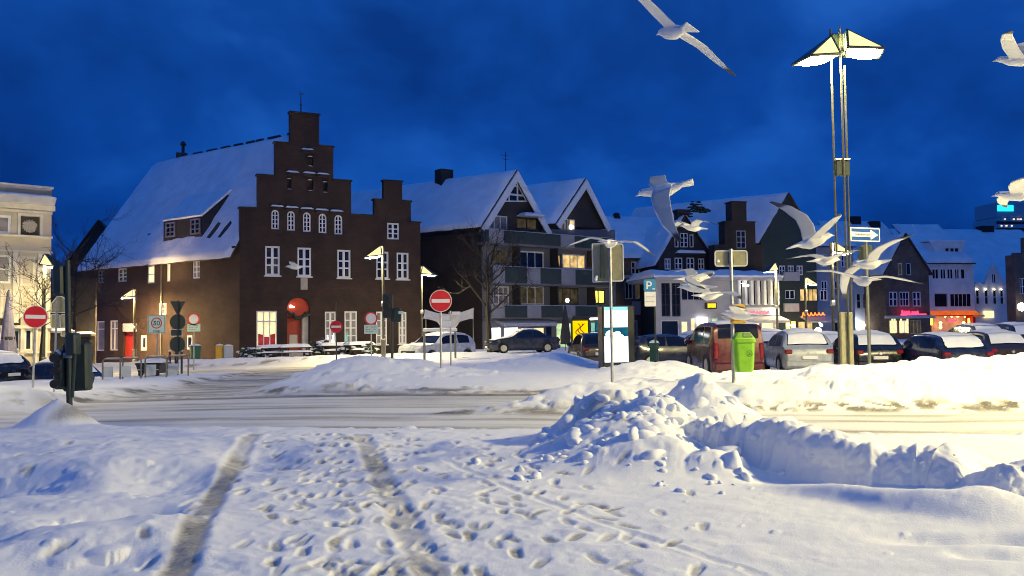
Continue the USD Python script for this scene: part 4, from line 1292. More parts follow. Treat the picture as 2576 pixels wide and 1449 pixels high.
# doorway with steps to the right of the corner
sx0 = A_.s(118, 870)
stp = MB()
for i in range(4):
    stp.box(Wd + 0.06, Wd + 1.2, -1.4 + 0.3 * i, -1.1 + 0.3 * i, -0.6, 0.25 + 0.17 * i)
stp.build('entrance_step', 'stone', lb)
ragged_snow(MB(), Wd + 0.06, Wd + 1.2, -1.3, -0.2, 0.8, 0.10, 12, 10).build('step_snow', 'snow', lb)
MB().box(Wd + 0.02, Wd + 1.0, 0.6, 0.9, -0.6, zz(838)).build('porch_wall', 'relief_dark', lb)
MB().box(Wd - 0.02, Wd + 0.95, -0.6, 0.58, zz(838), zz(838) + 0.10).build('porch_roof', 'cloth_purple', lb)
ragged_snow(MB(), Wd, Wd + 0.93, -0.6, 0.55, zz(838) + 0.102, 0.12, 14, 12).build('porch_snow', 'snow', lb)


# ---- generic gabled and eaved houses of the row on the far side of the square
def gable_house(name, label, F, u0, u1, ve, apex, back, bdir, wallm, wins=(), barge=None, roofm='roof_snow', extra=None, lower=None, rec_gable=None, tiles=True):
    """front wall with a gable: u0, u1 = feet of the gable at eave height ve; apex = (u, v)"""
    t = thing(name, label, 'house', F.loc(), F.rot)
    sa, za = F.sz(*apex)
    a, b = F.s(u0, ve), F.s(u1, ve)
    z = F.z(u0, ve)
    ws = [(rect(F, *q), k) for q, k in wins]
    poly = Polygon([(a, -0.6), (b, -0.6), (b, z), (sa, za), (a, z)])
    wall(t, poly, [r for r, k in ws], wallm, 0.0, 0.35, 'gable_wall')
    for r, k in ws:
        window(t, r, **k)
    bl = np.array([bdir @ F.d, bdir @ F.n]) * back
    for (s0, zz0, s1, zz1) in ((a - 0.3, z - 0.35, sa, za + 0.03), (sa, za + 0.03, b + 0.3, z - 0.35)):
        q = [np.array([s0, -0.28, zz0]), np.array([s1, -0.28, zz1]), np.array([s1 + bl[0], bl[1], zz1]), np.array([s0 + bl[0], bl[1], zz0])]
        polyslab(MB(), q, 0.10).build('roof', 'roof_tile', t)
        nn = np.cross(q[1] - q[0], q[2] - q[0]); nn /= np.linalg.norm(nn)
        sh = np.array([0, 0.04, 0])
        if roofm:
            snow_sheet(MB(), [q[0] + nn * .105 + sh, q[1] + nn * .105 + sh, q[2] + nn * .105, q[3] + nn * .105], 0.22, int(abs(s0 * 7)) % 50, None, 18, 34).build('roof_snow', roofm, t, smooth=50)
    MB().hull([(a, 0.36, -0.5), (b, 0.36, -0.5), (a, 0.36, z), (b, 0.36, z), (a + bl[0], bl[1], -0.5), (b + bl[0], bl[1], -0.5), (a + bl[0], bl[1], z), (b + bl[0], bl[1], z)]).build('body', wallm, t)
    if barge:
        w = 0.42
        for (s0, zz0, s1, zz1) in ((a - 0.3, z - 0.35, sa, za), (b + 0.3, z - 0.35, sa, za)):
            dx, dz = s1 - s0, zz1 - zz0
            L = math.hypot(dx, dz)
            off = np.array([-dz, dx]) / L * w * (-1 if dx > 0 else 1)
            MB().prism(Polygon([(s0, zz0), (s1, zz1), (s1, zz1 - w * L / abs(dx)), (s0 + off[0], zz0 + off[1])]).buffer(0), -0.36, -0.285).build('bargeboard', barge, t)
    return t, a, b, z, sa, za


# ---- apartment house with two gables
AD, AL = np.array([0.783, 0.622]), np.array([-0.812, 0.583])
pA = D(1213, 750, 70.0)
FA = Fac(pA, AD, -0.35)
ap = thing('apartment_house', 'apartment house with two white edged gables, balconies and lit shops below', 'apartment house', FA.loc(), FA.rot)
sA, zA = FA.s, FA.z
ze = zA(1213, 582)
Wa = sA(1548, 650)
g1 = (sA(1203, 582), FA.sz(1293, 431), sA(1373, 580))
g2 = (sA(1396, 581), FA.sz(1466, 452), sA(1528, 563))
zg2 = zA(1396, 581)
ze1 = (zA(1203, 582) + zA(1373, 580)) / 2
ze2 = (zA(1396, 581) + zA(1526, 562)) / 2
awin = []
for q, k in (((1227, 542, 1277, 577), dict(cols=3, rows=1, pane='curtain')), ((1300, 549, 1352, 577), dict(cols=2, rows=1, pane='window_dim', frame='dark_timber')), ((1413, 550, 1431, 582), dict(cols=2, rows=1, pane='window_dim')), ((1433, 552, 1447, 582), dict(cols=1, rows=1, pane='window_warm')),
             ((1239.6, 627, 1279, 665), dict(cols=2, rows=1, pane='window_dim', frame='curtain')), ((1305, 632, 1369, 680), dict(cols=3, rows=1, fw=0.12)), ((1394, 640, 1411, 672), dict(cols=1, rows=1, pane='window_warm', frame='dark_timber')), ((1415, 640, 1473, 676), dict(cols=3, rows=1, pane='window_warm')),
             ((1241, 720, 1281, 766), dict(cols=3, rows=2, pane='curtain')), ((1305, 720, 1369, 766), dict(cols=3, rows=1, pane='window_dim')), ((1396, 724, 1456, 766), dict(cols=3, rows=1, pane='window_dim', frame='dark_timber', label='window with a small lamp glowing at its foot')),
             ((1489, 729, 1523, 764), dict(cols=2, rows=1, pane='window_yellow', frame='dark_timber', label='bright yellow lit window'))):
    awin.append((rect(FA, *q), k))
shop = []
for q, k in (((1237, 823, 1262, 872), 'window_white'), ((1268, 823, 1306, 872), 'window_white'), ((1311, 823, 1340, 874), 'window_cream'), ((1343, 823, 1371, 874), 'window_cream'), ((1374, 822, 1388, 878), 'glass_dark'), ((1400, 812, 1443, 874), 'window_green'), ((1450, 812, 1476, 874), 'window_white'), ((1480, 815, 1500, 874), 'curtain')):
    shop.append((rect(FA, *q), k))
front = Polygon([(0, -0.6), (Wa, -0.6), (Wa, ze2), (0, ze1)])
wall(ap, front, [r for r, k in awin if r[3] < min(ze1, ze2)] + [r for r, k in shop], 'plaster_dim', 0.0, 0.35, 'front_wall')
for (a, (s1, z1), b, z0, hl) in ((g1[0], g1[1], g1[2], ze1, 0), (g2[0], g2[1], g2[2], ze2, 1)):
    tri = Polygon([(a + 0.3, z0 + 0.02), (b - 0.3, z0 + 0.02), (s1, z1 - 0.2)])
    wall(ap, tri, [r for r, k in awin if r[3] >= min(ze1, ze2)], 'dark_timber', 0.0, 0.3, 'gable_infill')
for r, k in awin:
    window(ap, r, **{**dict(fw=0.09, bar=0.07), **k})
for r, k in shop:
    window(ap, r, cols=1, rows=1, frame='dark_timber' if k != 'window_white' else 'curtain', pane=k, fw=0.06, name='shop_window')
# triangular gable window
tw = Polygon([FA.sz(1278, 507), FA.sz(1324, 509), FA.sz(1318, 492), FA.sz(1293, 446)][::-1])
tw = Polygon([FA.sz(1264, 508), FA.sz(1326, 508), FA.sz(1293, 447)])
inn = tw.buffer(-0.10, join_style=2)
bars = [sbox(FA.s(1283) - .06, -5, FA.s(1283) + .06, 40), sbox(FA.s(1304) - .06, -5, FA.s(1304) + .06, 40), sbox(-9, zA(1293, 490) - .07, 30, zA(1293, 490) + .07), sbox(-9, zA(1293, 468) - .07, 30, zA(1293, 468) + .07)]
fr = MB().prism(unary_union([tw.difference(inn)] + [b.intersection(inn) for b in bars]), -0.06, 0.0).build('gable_window', 'white_paint', ap)
MB().prism(inn, -0.02, -0.004).build('pane', 'glass_dark', fr)
Lr = 24.0
bl = np.array([AL @ FA.d, AL @ FA.n])
for (a, (s1, z1), b, z0) in ((g1[0], g1[1], g1[2] + 0.25, ze1), (g2[0] - 0.25, g2[1], g2[2], ze2)):
    for (p, q) in (((a, z0), (s1, z1)), ((s1, z1), (b, z0))):
        Q = [np.array([p[0], -0.4, p[1]]), np.array([q[0], -0.4, q[1]]), np.array([q[0] + bl[0] * Lr, bl[1] * Lr, q[1]]), np.array([p[0] + bl[0] * Lr, bl[1] * Lr, p[1]])]
        polyslab(MB(), Q, 0.10).build('roof', 'roof_tile', ap)
        nn = np.cross(Q[1] - Q[0], Q[2] - Q[0]); nn /= np.linalg.norm(nn)
        snow_sheet(MB(), [x + nn * .105 + (np.array([0, .03, 0]) if i < 2 else 0) for i, x in enumerate(Q)], 0.24, int(abs(p[0] * 3)) % 40 + 5, None, 26, 60).build('roof_snow', 'roof_snow', ap, smooth=50)
    for sgn, (p, q) in ((1, ((a, z0), (s1, z1))), (-1, ((b, z0), (s1, z1)))):
        dx, dz = q[0] - p[0], q[1] - p[1]
        L = math.hypot(dx, dz); w = 0.50
        n2 = np.array([dz, -dx]) / L * w * sgn
        n2 = n2 if n2[1] < 0 else -n2
        MB().prism(Polygon([p, q, (q[0], q[1] - w * L / abs(dx)), (p[0] + n2[0], p[1] + n2[1])]).buffer(0), -0.52, -0.405).build('bargeboard', 'white_paint', ap)
FAs = Fac(FA.p + AL * 26, -AL, FA.zb)
xo = FA.local(np.array([*FAs.p, FA.zb]))
wall(ap, sbox(0, -0.6, 25.98, ze1 - 0.3), [], 'brick_dark', 0.0, 0.3, 'side_wall', xf=((xo[0], xo[1], 0), FAs.rot - FA.rot))
MB().box(0, 26.2, -0.32, -0.16, ze1 - 0.45, ze1 - 0.30).build('gutter', 'black_plastic', ap, xf=((xo[0], xo[1], 0), FAs.rot - FA.rot))
# balconies
for v0, v1, panels, u0, u1 in ((582.5, 614, ((1231, 1268), (1411, 1446)), 1222, 1545), (672, 713, ((1241.7, 1271), (1327, 1360), (1412.5, 1448)), 1236, 1545), (769, 800, ((1237, 1271), (1327, 1362), (1417, 1448)), 1236, 1545)):
    yb = -1.15
    a, b = FA.s(u0, v0, yb), FA.s(u1, v0, yb)
    zt, zb_ = zA(1300, v0 - (0 if v0 < 600 else 0), yb), zA(1300, v1, yb)
    ps = [rect(FA, p0, v0, p1, v1, yb) for p0, p1 in panels]
    cur = a
    for r in ps:
        MB().box(cur + 0.01, r[0] - 0.01, yb + 0.04, yb + 0.10, zb_ + 0.05, zt).build('balcony_rail', 'green_cladding', ap)
        MB().cbox(r[0], r[2], yb, yb + 0.12, zb_, zt + 0.03, 0.02).build('balcony_panel', 'balcony_white', ap)
        cur = r[2]
    MB().box(cur + 0.01, b, yb + 0.04, yb + 0.10, zb_ + 0.05, zt).build('balcony_rail', 'green_cladding', ap)
    MB().box(a, b, yb + 0.11, -0.003, zb_ - 0.1, zb_ + 0.08).build('balcony_floor', 'plaster_dim', ap)
    sn = MB(); ragged_snow(sn, a, b, yb + 0.03, yb + 0.13, zt + 0.03, 0.05, int(v0), 40); sn.build('balcony_snow', 'snow', ap)
for u in (1290, 1385, 1478):
    for v0, v1 in ((618, 672), (714, 768)):
        s0 = FA.s(u, v1)
        z0, z1 = zA(u, v1), zA(u, v0)
        MB().add(*(lambda t: (np.array(t.vertices), t.faces))(trimesh.convex.convex_hull(np.array([(s0 - .05, -1.0, z0), (s0 + .05, -1.0, z0), (s0 - .05, 0, z0), (s0 + .05, 0, z0), (s0 - .05, 0, z1), (s0 + .05, 0, z1), (s0 - .05, -0.9, z1 - 0.2), (s0 + .05, -0.9, z1 - 0.2)])))).build('balcony_divider', 'dark_timber', ap)
r = rect(FA, 1237, 801, 1371, 821)
aw = MB(); aw.hull([(r[0], -0.02, r[3]), (r[2], -0.02, r[3]), (r[0], -1.5, r[1] + 0.25), (r[2], -1.5, r[1] + 0.25), (r[0], -1.5, r[1]), (r[2], -1.5, r[1]), (r[0], -0.02, r[3] - .15), (r[2], -0.02, r[3] - .15)])
aw.build('shop_awning', 'cloth_grey', ap)
r = rect(FA, 1313, 826, 1338, 862)
MB().box(r[0], r[2], 0.02, 0.05, r[1], r[3]).build('shop_poster', 'poster_red', ap)
r = rect(FA, 1300, 538, 1350, 545)
sn = MB(); ragged_snow(sn, r[0], r[2], -1.1, -0.01, r[1], 0.22, 9, 16); sn.build('awning_snow', 'snow', ap)
MB().box(r[0], r[2], -1.1, -0.004, r[1] - 0.08, r[1] - 0.001).build('window_awning', 'cloth_grey', ap)
for u, v, rr_ in ((1436, 571, 0.20), (1426, 756, 0.18)):
    c = FA.sz(u, v, 0.05)
    MB().lathe([(0, rr_), (rr_ * .7, rr_ * .7), (rr_, 0), (rr_ * .7, -rr_ * .7), (0, -rr_)], (c[0], 0.0, c[1]), 12).build('window_lamp', 'globe', ap)
ch = FA.sz(1115, 450)
# chimney on the left ridge: on the roof plane
q0 = np.array([*(FA.p + FA.d * g1[0]), ze1 + FA.zb]); q1 = q0 + np.array([*AL, 0]) * 5; q2 = np.array([*(FA.p + FA.d * g1[1][0]), g1[1][1] + FA.zb])
pc = plane_hit(1117, 462, q0, q1, q2); c = FA.local(pc)
MB().box(c[0] - 0.6, c[0] + 0.6, c[1] - 0.5, c[1] + 0.5, c[2] - 1.5, c[2] + 1.15).build('chimney', 'brick_dark', ap)
pc = plane_hit(1272, 432, q0, q1, q2); c = FA.local(pc)
MB().tube([c, c + [0, 0, 1.6]], 0.03, 5).tube([c + [-.5, 0, 1.3], c + [.5, 0, 1.3]], 0.02, 5).tube([c + [-.3, 0, 1.0], c + [.3, 0, 1.0]], 0.02, 5).build('roof_aerial', 'black_plastic', ap)
tp = MB()
pts = [FA.local(plane_hit(u, v, q0, q1, q2)) for u, v in ((1078, 508), (1079, 486), (1098, 478), (1108, 490), (1092, 505))]
nn = np.cross(pts[1] - pts[0], pts[2] - pts[0]); nn /= np.linalg.norm(nn)
if nn[2] < 0:
    pts = pts[::-1]; nn = -nn
polyslab(tp, [p + nn * 0.33 for p in pts], 0.02).build('bare_tiles', 'roof_tile', ap)
pc = plane_hit(1068, 578, q0, q1, q2); c = FA.local(pc)
MB().tube([c, c + [0.5, 0, 0.9]], 0.10, 8).build('roof_spotlight', 'lens_clear', ap)

# ---- dark house far left, behind the tree
FDk = Fac(D(150, 750, 78.0), (0.97, 0.24), -0.6)
gable_house('dark_gable_house', 'unlit dark house with a steep gable behind the bare tree, left of the brick house', FDk, 160, 330, 678, (250, 556), 14, np.array([-0.3, 0.95]), 'dark_timber', roofm=None)
FDs = Fac(D(118, 750, 62.0), (0.98, 0.18), -0.8)
ds = thing('dark_shop', 'low dark shop with a snow edged canopy between pale building and brick house', 'shop', FDs.loc(), FDs.rot)
r = rect(FDs, 118, 700, 240, 905)
hl = [rect(FDs, 130, 845, 165, 893), rect(FDs, 186, 845, 226, 893)]
wall(ds, sbox(r[0], -0.6, r[2], r[3]), hl, 'dark_timber', 0, 0.3, 'front_wall')
for h in hl:
    window(ds, h, cols=1, rows=1, frame='dark_timber')
c = FDs.z(180, 841)
MB().box(r[0], r[2], -1.0, -0.004, c - 0.12, c).build('canopy', 'dark_timber', ds)
sn = MB(); ragged_snow(sn, r[0], r[2], -1.02, -0.01, c + 0.002, 0.16, 4, 24); sn.build('canopy_snow', 'snow', ds)

# ---- row on the right
RD = np.array([0.975, 0.22]); RB = np.array([-0.62, 0.78])
W2 = dict(cols=2, rows=2, fw=0.10, bar=0.08)
# long snowy roof with the purple brick front
Fg = Fac(D(1540, 750, 84.0), (0.96, 0.28), -0.4)
t = thing('purple_brick_house', 'long snow roofed house with purple brick front right of the apartment house', 'house', Fg.loc(), Fg.rot)
wn = [(rect(Fg, *q), k) for q, k in (((1588, 658, 1609, 690), W2), ((1615, 658, 1636, 690), W2), ((1572, 708, 1592, 752), dict(cols=2, rows=1)), ((1598, 712, 1640, 752), dict(cols=3, rows=1, pane='window_dim')), ((1584, 806, 1604, 850), dict(cols=2, rows=1, pane='curtain')), ((1612, 806, 1632, 850), dict(cols=2, rows=1)))]
bb, ze_ = Fg.s(1908, 650), Fg.z(1600, 645)
wall(t, sbox(0, -0.6, bb, ze_), [r for r, k in wn], 'brick_brown', 0, 0.35, 'front_wall')
for r, k in wn:
    window(t, r, **k)
hx = 5.5
zr = Fg.z(1640, 549, hx)
Q = [np.array([-0.3, -0.4, ze_ - 0.3]), np.array([bb, -0.4, ze_ - 0.3]), np.array([bb, hx, zr]), np.array([-0.3, hx, zr])]
polyslab(MB(), Q, 0.10).build('roof', 'roof_tile', t)
nn = np.cross(Q[1] - Q[0], Q[2] - Q[0]); nn /= np.linalg.norm(nn)
snow_sheet(MB(), [x + nn * .105 + (np.array([0, .03, 0]) if i < 2 else 0) for i, x in enumerate(Q)], 0.24, 12, None, 60, 20).build('roof_snow', 'roof_snow', t, smooth=50)
MB().box(0, bb, 0.36, hx + 5, -0.5, ze_ - 0.4).hull([(0.1, hx, zr - .4), (bb, hx, zr - .4), (0.1, 0.4, ze_ - .4), (bb, 0.4, ze_ - .4), (0.1, hx + 5, ze_ - .4), (bb, hx + 5, ze_ - .4)]).build('body', 'brick_brown', t)
c = Fg.sz(1550, 556, hx - 0.5)
MB().cbox(c[0] - 0.3, c[0] + 0.3, hx - 0.9, hx - 0.3, c[1] - 0.8, c[1] + 0.45, 0.05).lathe([(0.32, 0), (0.36, 0.2), (0.2, 0.35), (0, 0.36)], (c[0], hx - 0.6, c[1] + 0.45), 8).build('chimney', 'brick_dark', t)
r = rect(Fg, 1565, 692, 1646, 700, -0.3); MB().box(r[0], r[2], -0.35, -0.004, r[1], r[3]).build('string_course', 'plaster_grey', t)
r = rect(Fg, 1590, 758, 1648, 792); MB().box(r[0], r[2], -0.08, -0.004, r[1], r[3]).build('shop_fascia', 'plaster_grey', t)
a = Fg.sz(1545, 640); 
# black half-timbered gable
Fh = Fac(D(1657, 750, 80.0), RD, -0.4)
wn = [((1697, 588, 1707, 622), dict(cols=1, rows=1)), ((1711, 586, 1731, 622), dict(cols=2, rows=3, frame='plaster_white')), ((1735, 590, 1745, 622), dict(cols=1, rows=1)),
      ((1672, 650, 1688, 678), W2), ((1697, 648, 1717, 678), W2), ((1727, 648, 1747, 678), W2), ((1756, 650, 1772, 678), W2)]
t, a, b, z, sa, za = gable_house('black_gable_house', 'narrow black gable house with white windows and a chimney at its tip', Fh, 1656, 1796, 660, (1721, 545), 9, np.array([-0.2, 0.98]), 'dark_timber', wn)
r = rect(Fh, 1706, 527, 1736, 572); MB().box(r[0], r[2], 0.1, 0.9, r[1] - 0.5, r[3]).box(r[0] - .1, r[2] + .1, 0.0, 1.0, r[3] - 0.25, r[3] + .02).build('chimney', 'brick_dark', t)
r = rect(Fh, 1703, 630, 1775, 637, -0.4); MB().box(r[0], r[2], -0.5, -0.004, r[1] - 0.15, r[1]).build('ledge', 'dark_timber', t)
sn = MB(); ragged_snow(sn, r[0], r[2], -0.5, -0.01, r[1] + .002, 0.28, 2, 20); sn.build('ledge_snow', 'snow', t)
# dead pigeon-grey lump and climbing plant on the chimney
mbp = MB(); rnd = np.random.RandomState(14)
for i in range(90):
    v, f = blob(0.07 + 0.09 * rnd.rand(), i, 1, 0.6, (1.6, .8, .6))
    q = rnd.rand()
    c = Fh.sz(1736 + 42 * q, 520 + 12 * q + 10 * rnd.randn() * (1 - q), 0.8)
    mbp.add(v + [c[0], 0.8 + 0.3 * rnd.randn(), c[1]], f)
mbp.build('ridge_creeper', 'plant_dark', t)
# stepped brick gable
Fi = Fac(D(1826, 750, 79.0), RD, -0.4)
t = thing('brick_chimney_house', 'narrow brick house with a tall stepped gable, behind the white columned shop', 'house', Fi.loc(), Fi.rot)
za_, zb1 = Fi.z(1865, 509), Fi.z(1865, 559)
s0, s1, s2, s3 = Fi.s(1827), Fi.s(1846), Fi.s(1883), Fi.s(1904)
z3 = Fi.z(1865, 616)
wr_ = rect(Fi, 1853, 580, 1877, 625)
poly = Polygon([(s0 - 1.0, -0.6), (s3 + 0.6, -0.6), (s3 + 0.6, z3), (s3, z3), (s3, zb1), (s2, zb1), (s2, za_), (s1, za_), (s1, zb1), (s0, zb1), (s0, z3), (s0 - 1.0, z3)])
wall(t, poly, [wr_], 'brick_dark', 0, 1.2, 'gable_wall')
window(t, wr_, cols=2, rows=3, frame='plaster_grey')
cp = MB()
for a, b, z in ((s0, s1, zb1), (s1, s2, za_), (s2, s3, zb1)):
    cp.box(a - .06, b + .06, -0.06, 1.3, z + .002, z + 0.10)
cp.build('coping', 'brick_dark', t)
MB().hull([(s0, 1.3, -.5), (s3, 1.3, -.5), (s0 - 2, 9, -.5), (s3 - 2, 9, -.5), (s0, 1.3, z3), (s3, 1.3, z3), (s0 - 2, 9, z3), (s3 - 2, 9, z3)]).build('body', 'brick_dark', t)
# flat roofed pavilion with columns, lit shops under a snowy awning
Fp = Fac(D(1649, 750, 74.0), RD, -0.4)
t = thing('columned_shop', 'low white shop pavilion with tall columns and thick snow on its flat roof', 'shop', Fp.loc(), Fp.rot)
ztop = Fp.z(1750, 706); bq = Fp.s(1957)
zf = Fp.z(1800, 768)
cols_ = [1857 + i * 16 for i in range(7)]
wl = [(rect(Fp, u + 4, 700, u + 13, 766), dict(cols=1, rows=1, fw=0.05)) for u in cols_[:-1]] + [(rect(Fp, 1664, 712, 1686, 796), dict(cols=2, rows=3, frame='dark_timber')), (rect(Fp, 1690, 712, 1712, 796), dict(cols=2, rows=3, frame='dark_timber')), (rect(Fp, 1714, 720, 1776, 756), dict(cols=4, rows=1, frame='plaster_grey'))]
sh = []
for q, k in (((1714, 808, 1731, 846), 'window_bright'), ((1738, 800, 1750, 842), 'window_bright'), ((1753, 812, 1783, 846), 'window_cream'), ((1790, 800, 1806, 830), 'window_green'), ((1664, 806, 1708, 850), 'glass_dark'), ((1860, 812, 1884, 846), 'window_warm'), ((1888, 810, 1912, 846), 'window_cream'), ((1916, 810, 1948, 846), 'window_cream')):
    sh.append((rect(Fp, *q), k))
wall(t, sbox(0, -0.6, bq, ztop), [r for r, k in wl] + [r for r, k in sh], 'plaster_shop', 0, 0.35, 'front_wall')
for r, k in wl:
    window(t, r, **k)
for r, k in sh:
    window(t, r, cols=1, rows=1, frame='white_paint', pane=k, fw=0.06, name='shop_window')
for u in cols_:
    s0 = Fp.s(u + 0.5)
    MB().box(s0 - 0.11, s0 + 0.11, -0.28, -0.004, zf, ztop).build('column', 'plaster_white', t)
MB().box(-0.2, bq + 0.2, -0.5, 6.0, ztop, ztop + 0.25).build('flat_roof', 'plaster_grey', t)
sn = MB(); ragged_snow(sn, -0.3, bq + 0.25, -0.55, 6.0, ztop + 0.252, 0.65, 7, 60); sn.build('roof_snow', 'roof_snow', t)
r = rect(Fp, 1838, 774, 1956, 793); MB().box(r[0], r[2], -0.30, -0.02, r[1], r[3]).build('shop_fascia', 'plaster_white', t)
mb = MB(); script_sign(mb, Fp.s(1885, 783, -0.4), Fp.s(1938, 783, -0.4), Fp.z(1910, 791), Fp.z(1910, 777), -0.36, 5, 0.035); mb.build('neon_sign', glow('neon_pink', (1.0, 0.22, 0.30), 1.3), t)
c = Fp.sz(1944, 783.5, -0.5); MB().lathe([(0, .27), (.15, .23), (.25, .1), (.27, 0), (.25, -.1), (.15, -.23), (0, -.27)], (c[0], -0.55, c[1]), 14).build('globe_sign', 'globe', t)
r = rect(Fp, 1810, 795, 1957, 807)
aw = MB().hull([(r[0], -0.32, r[3]), (r[2], -0.32, r[3]), (r[0], -2.0, r[1]), (r[2], -2.0, r[1]), (r[0], -2.0, r[1] - .2), (r[2], -2.0, r[1] - .2), (r[0], -0.32, r[3] - .1), (r[2], -0.32, r[3] - .1)]); aw.build('shop_awning', 'plaster_trim', t)
r = rect(Fp, 1753, 799, 1780, 813, -0.2); MB().cbox(r[0], r[2], -0.25, -0.05, r[1], r[3], .03).build('light_box', 'window_white', t)
r = rect(Fp, 1776, 761, 1804, 777, -0.6); MB().cbox(r[0], r[2], -0.6, -0.30, r[1], r[3], .04).build('display_board', 'black_plastic', t)
r = rect(Fp, 1780, 763.5, 1801, 774, -0.6); led = MB()
rnd = np.random.RandomState(2)
for i in range(12):
    for j in range(4):
        if rnd.rand() < 0.85:
            a = r[0] + (r[2] - r[0]) * i / 12; b = r[1] + (r[3] - r[1]) * j / 4
            led.box(a + .01, a + (r[2] - r[0]) / 12 - .01, -0.63, -0.605, b + .01, b + (r[3] - r[1]) / 4 - .01)
led.build('led_panel', 'neon_yellow', t)
c = Fp.sz(1876, 718, -0.8); MB().lathe([(0, .10), (.22, .05), (.28, 0), (.22, -.07), (0, -.12)], (c[0], -0.8, c[1]), 12).tube([(c[0], -0.8, c[1] + .1), (c[0], 0, c[1] + .2)], 0.03, 5).build('wall_lamp', 'globe', t)
# big gable with dark green front
Fj = Fac(D(1916, 750, 84.0), RD, -0.4)
wn = [((1960, 668, 1976, 692), W2), ((1982, 668, 1998, 692), W2), ((2004, 668, 2020, 692), W2), ((2012, 726, 2058, 758), dict(cols=4, rows=1, pane='window_warm', frame='dark_timber')), ((1975, 730, 2000, 752), dict(cols=2, rows=1)), ((2064, 730, 2082, 756), dict(cols=2, rows=1))]
sh = [((1976, 806, 2004, 832), 'window_yellow'), ((2008, 808, 2046, 836), 'window_warm'), ((2050, 806, 2090, 836), 'window_cream')]
t, a, b, z, sa, za = gable_house('green_gable_house', 'big house with a dark green boarded gable and snow roof, lit restaurant below', Fj, 1914, 2052, 604, (1981, 487), 16, np.array([-0.80, 0.60]), 'green_cladding', wn + [(q, dict(cols=2, rows=1, pane=k, fw=0.06, frame='dark_timber', name='shop_window')) for q, k in sh if q[0] < 2046])
r = rect(Fj, 1971, 684, 2012, 706, -0.5); MB().box(r[0], r[2], -0.5, -0.004, r[1], r[3]).build('balcony_panel', 'plaster_grey', t)
r = rect(Fj, 1974, 763, 2011, 784, -0.3); MB().cbox(r[0], r[2], -0.3, -0.004, r[1], r[3], .03).build('sign_board', 'plaster_trim', t)
mb = MB(); script_sign(mb, Fj.s(2016, 788, -0.9), Fj.s(2075, 788, -0.9), Fj.z(2040, 796), Fj.z(2040, 781), -0.9, 9, 0.05, 1.6); mb.build('neon_sign', 'neon_orange', t)
r = rect(Fj, 2012, 797, 2094, 808)
MB().hull([(r[0], -0.01, r[3] + .1), (r[2], -0.01, r[3] + .1), (r[0], -1.8, r[1]), (r[2], -1.8, r[1]), (r[0], -1.8, r[1] - .15), (r[2], -1.8, r[1] - .15), (r[0], -.01, r[3] - .05), (r[2], -.01, r[3] - .05)]).build('shop_awning', 'cloth_grey', t)
mb = MB()
for u, v, q in ((1983, 818, .20), (1996, 818, .20), (2066, 818, .16), (2058, 832, .34), (2062, 811, .12), (1998, 826, .12)):
    c = Fj.sz(u, v, -0.6); mb.lathe([(0, q), (q * .7, q * .7), (q, 0), (q * .7, -q * .7), (0, -q)], (c[0], -0.6, c[1]), 10)
mb.build('shop_lamp', glow('shop_bulb', (1.0, 0.84, 0.5), 5.0), t)
# grey house hidden behind the double lamp
Fk = Fac(D(2050, 750, 92.0), (0.985, 0.17), -0.4)
t = thing('grey_plaster_house', 'grey flat fronted house seen behind the poles of the tall double lamp', 'house', Fk.loc(), Fk.rot)
wn = [(rect(Fk, *q), k) for q, k in (((2064, 640, 2080, 672), W2), ((2090, 640, 2106, 672), W2), ((2116, 640, 2132, 672), W2), ((2066, 706, 2082, 746), W2), ((2092, 706, 2108, 746), W2), ((2118, 706, 2134, 746), W2), ((2096, 806, 2140, 850), dict(cols=2, rows=1)))]
b_ = Fk.s(2150); z = Fk.z(2100, 620)
wall(t, sbox(0, -0.6, b_, z), [r for r, k in wn], 'plaster_grey', 0, 0.35, 'front_wall')
for r, k in wn:
    window(t, r, **k)
Q = [np.array([-.2, -.3, z]), np.array([b_ + .2, -.3, z]), np.array([b_ + .2, 5, Fk.z(2100, 570, 5)]), np.array([-.2, 5, Fk.z(2100, 570, 5)])]
polyslab(MB(), [x - [0, 0, .12] for x in Q], 0.10).build('roof', 'roof_tile', t)
snow_sheet(MB(), Q, 0.30, len(str(t.GetPath())), None, 40, 18).build('roof_snow', 'roof_snow', t, smooth=50)
MB().box(0, b_, .36, 9, -.5, z - .1).build('body', 'plaster_grey', t)
# light blue house with a big snow roof
Fl = Fac(D(2148, 750, 98.0), (0.985, 0.17), -0.4)
t = thing('light_blue_house', 'light blue plaster house with a big snow roof, right of the tall lamp', 'house', Fl.loc(), Fl.rot)
wn = [(rect(Fl, *q), k) for q, k in (((2155, 738, 2166, 776), dict(cols=1, rows=2, frame='plaster_blue')), ((2170, 738, 2184, 776), dict(cols=1, rows=2, pane='curtain')), ((2196, 738, 2210, 776), dict(cols=1, rows=2, pane='curtain')), ((2192, 808, 2214, 842), dict(cols=1, rows=1)), ((2156, 806, 2180, 842), dict(cols=1, rows=1, pane='window_cream')))]
b_ = Fl.s(2345); z = Fl.z(2180, 690)
wall(t, sbox(0, -0.6, b_, z), [r for r, k in wn], 'plaster_blue', 0, 0.35, 'front_wall')
for r, k in wn:
    window(t, r, **k)
zr = Fl.z(2240, 558, 7)
Q = [np.array([-.2, -.3, z - .2]), np.array([b_, -.3, z - .2]), np.array([b_ - 1.5, 7, zr]), np.array([-.2, 7, zr])]
polyslab(MB(), [x - [0, 0, .12] for x in Q], 0.10).build('roof', 'roof_tile', t)
snow_sheet(MB(), Q, 0.30, len(str(t.GetPath())), None, 40, 18).build('roof_snow', 'roof_snow', t, smooth=50)
MB().box(0, b_, .36, 9, -.5, z - .4).build('body', 'plaster_blue', t)
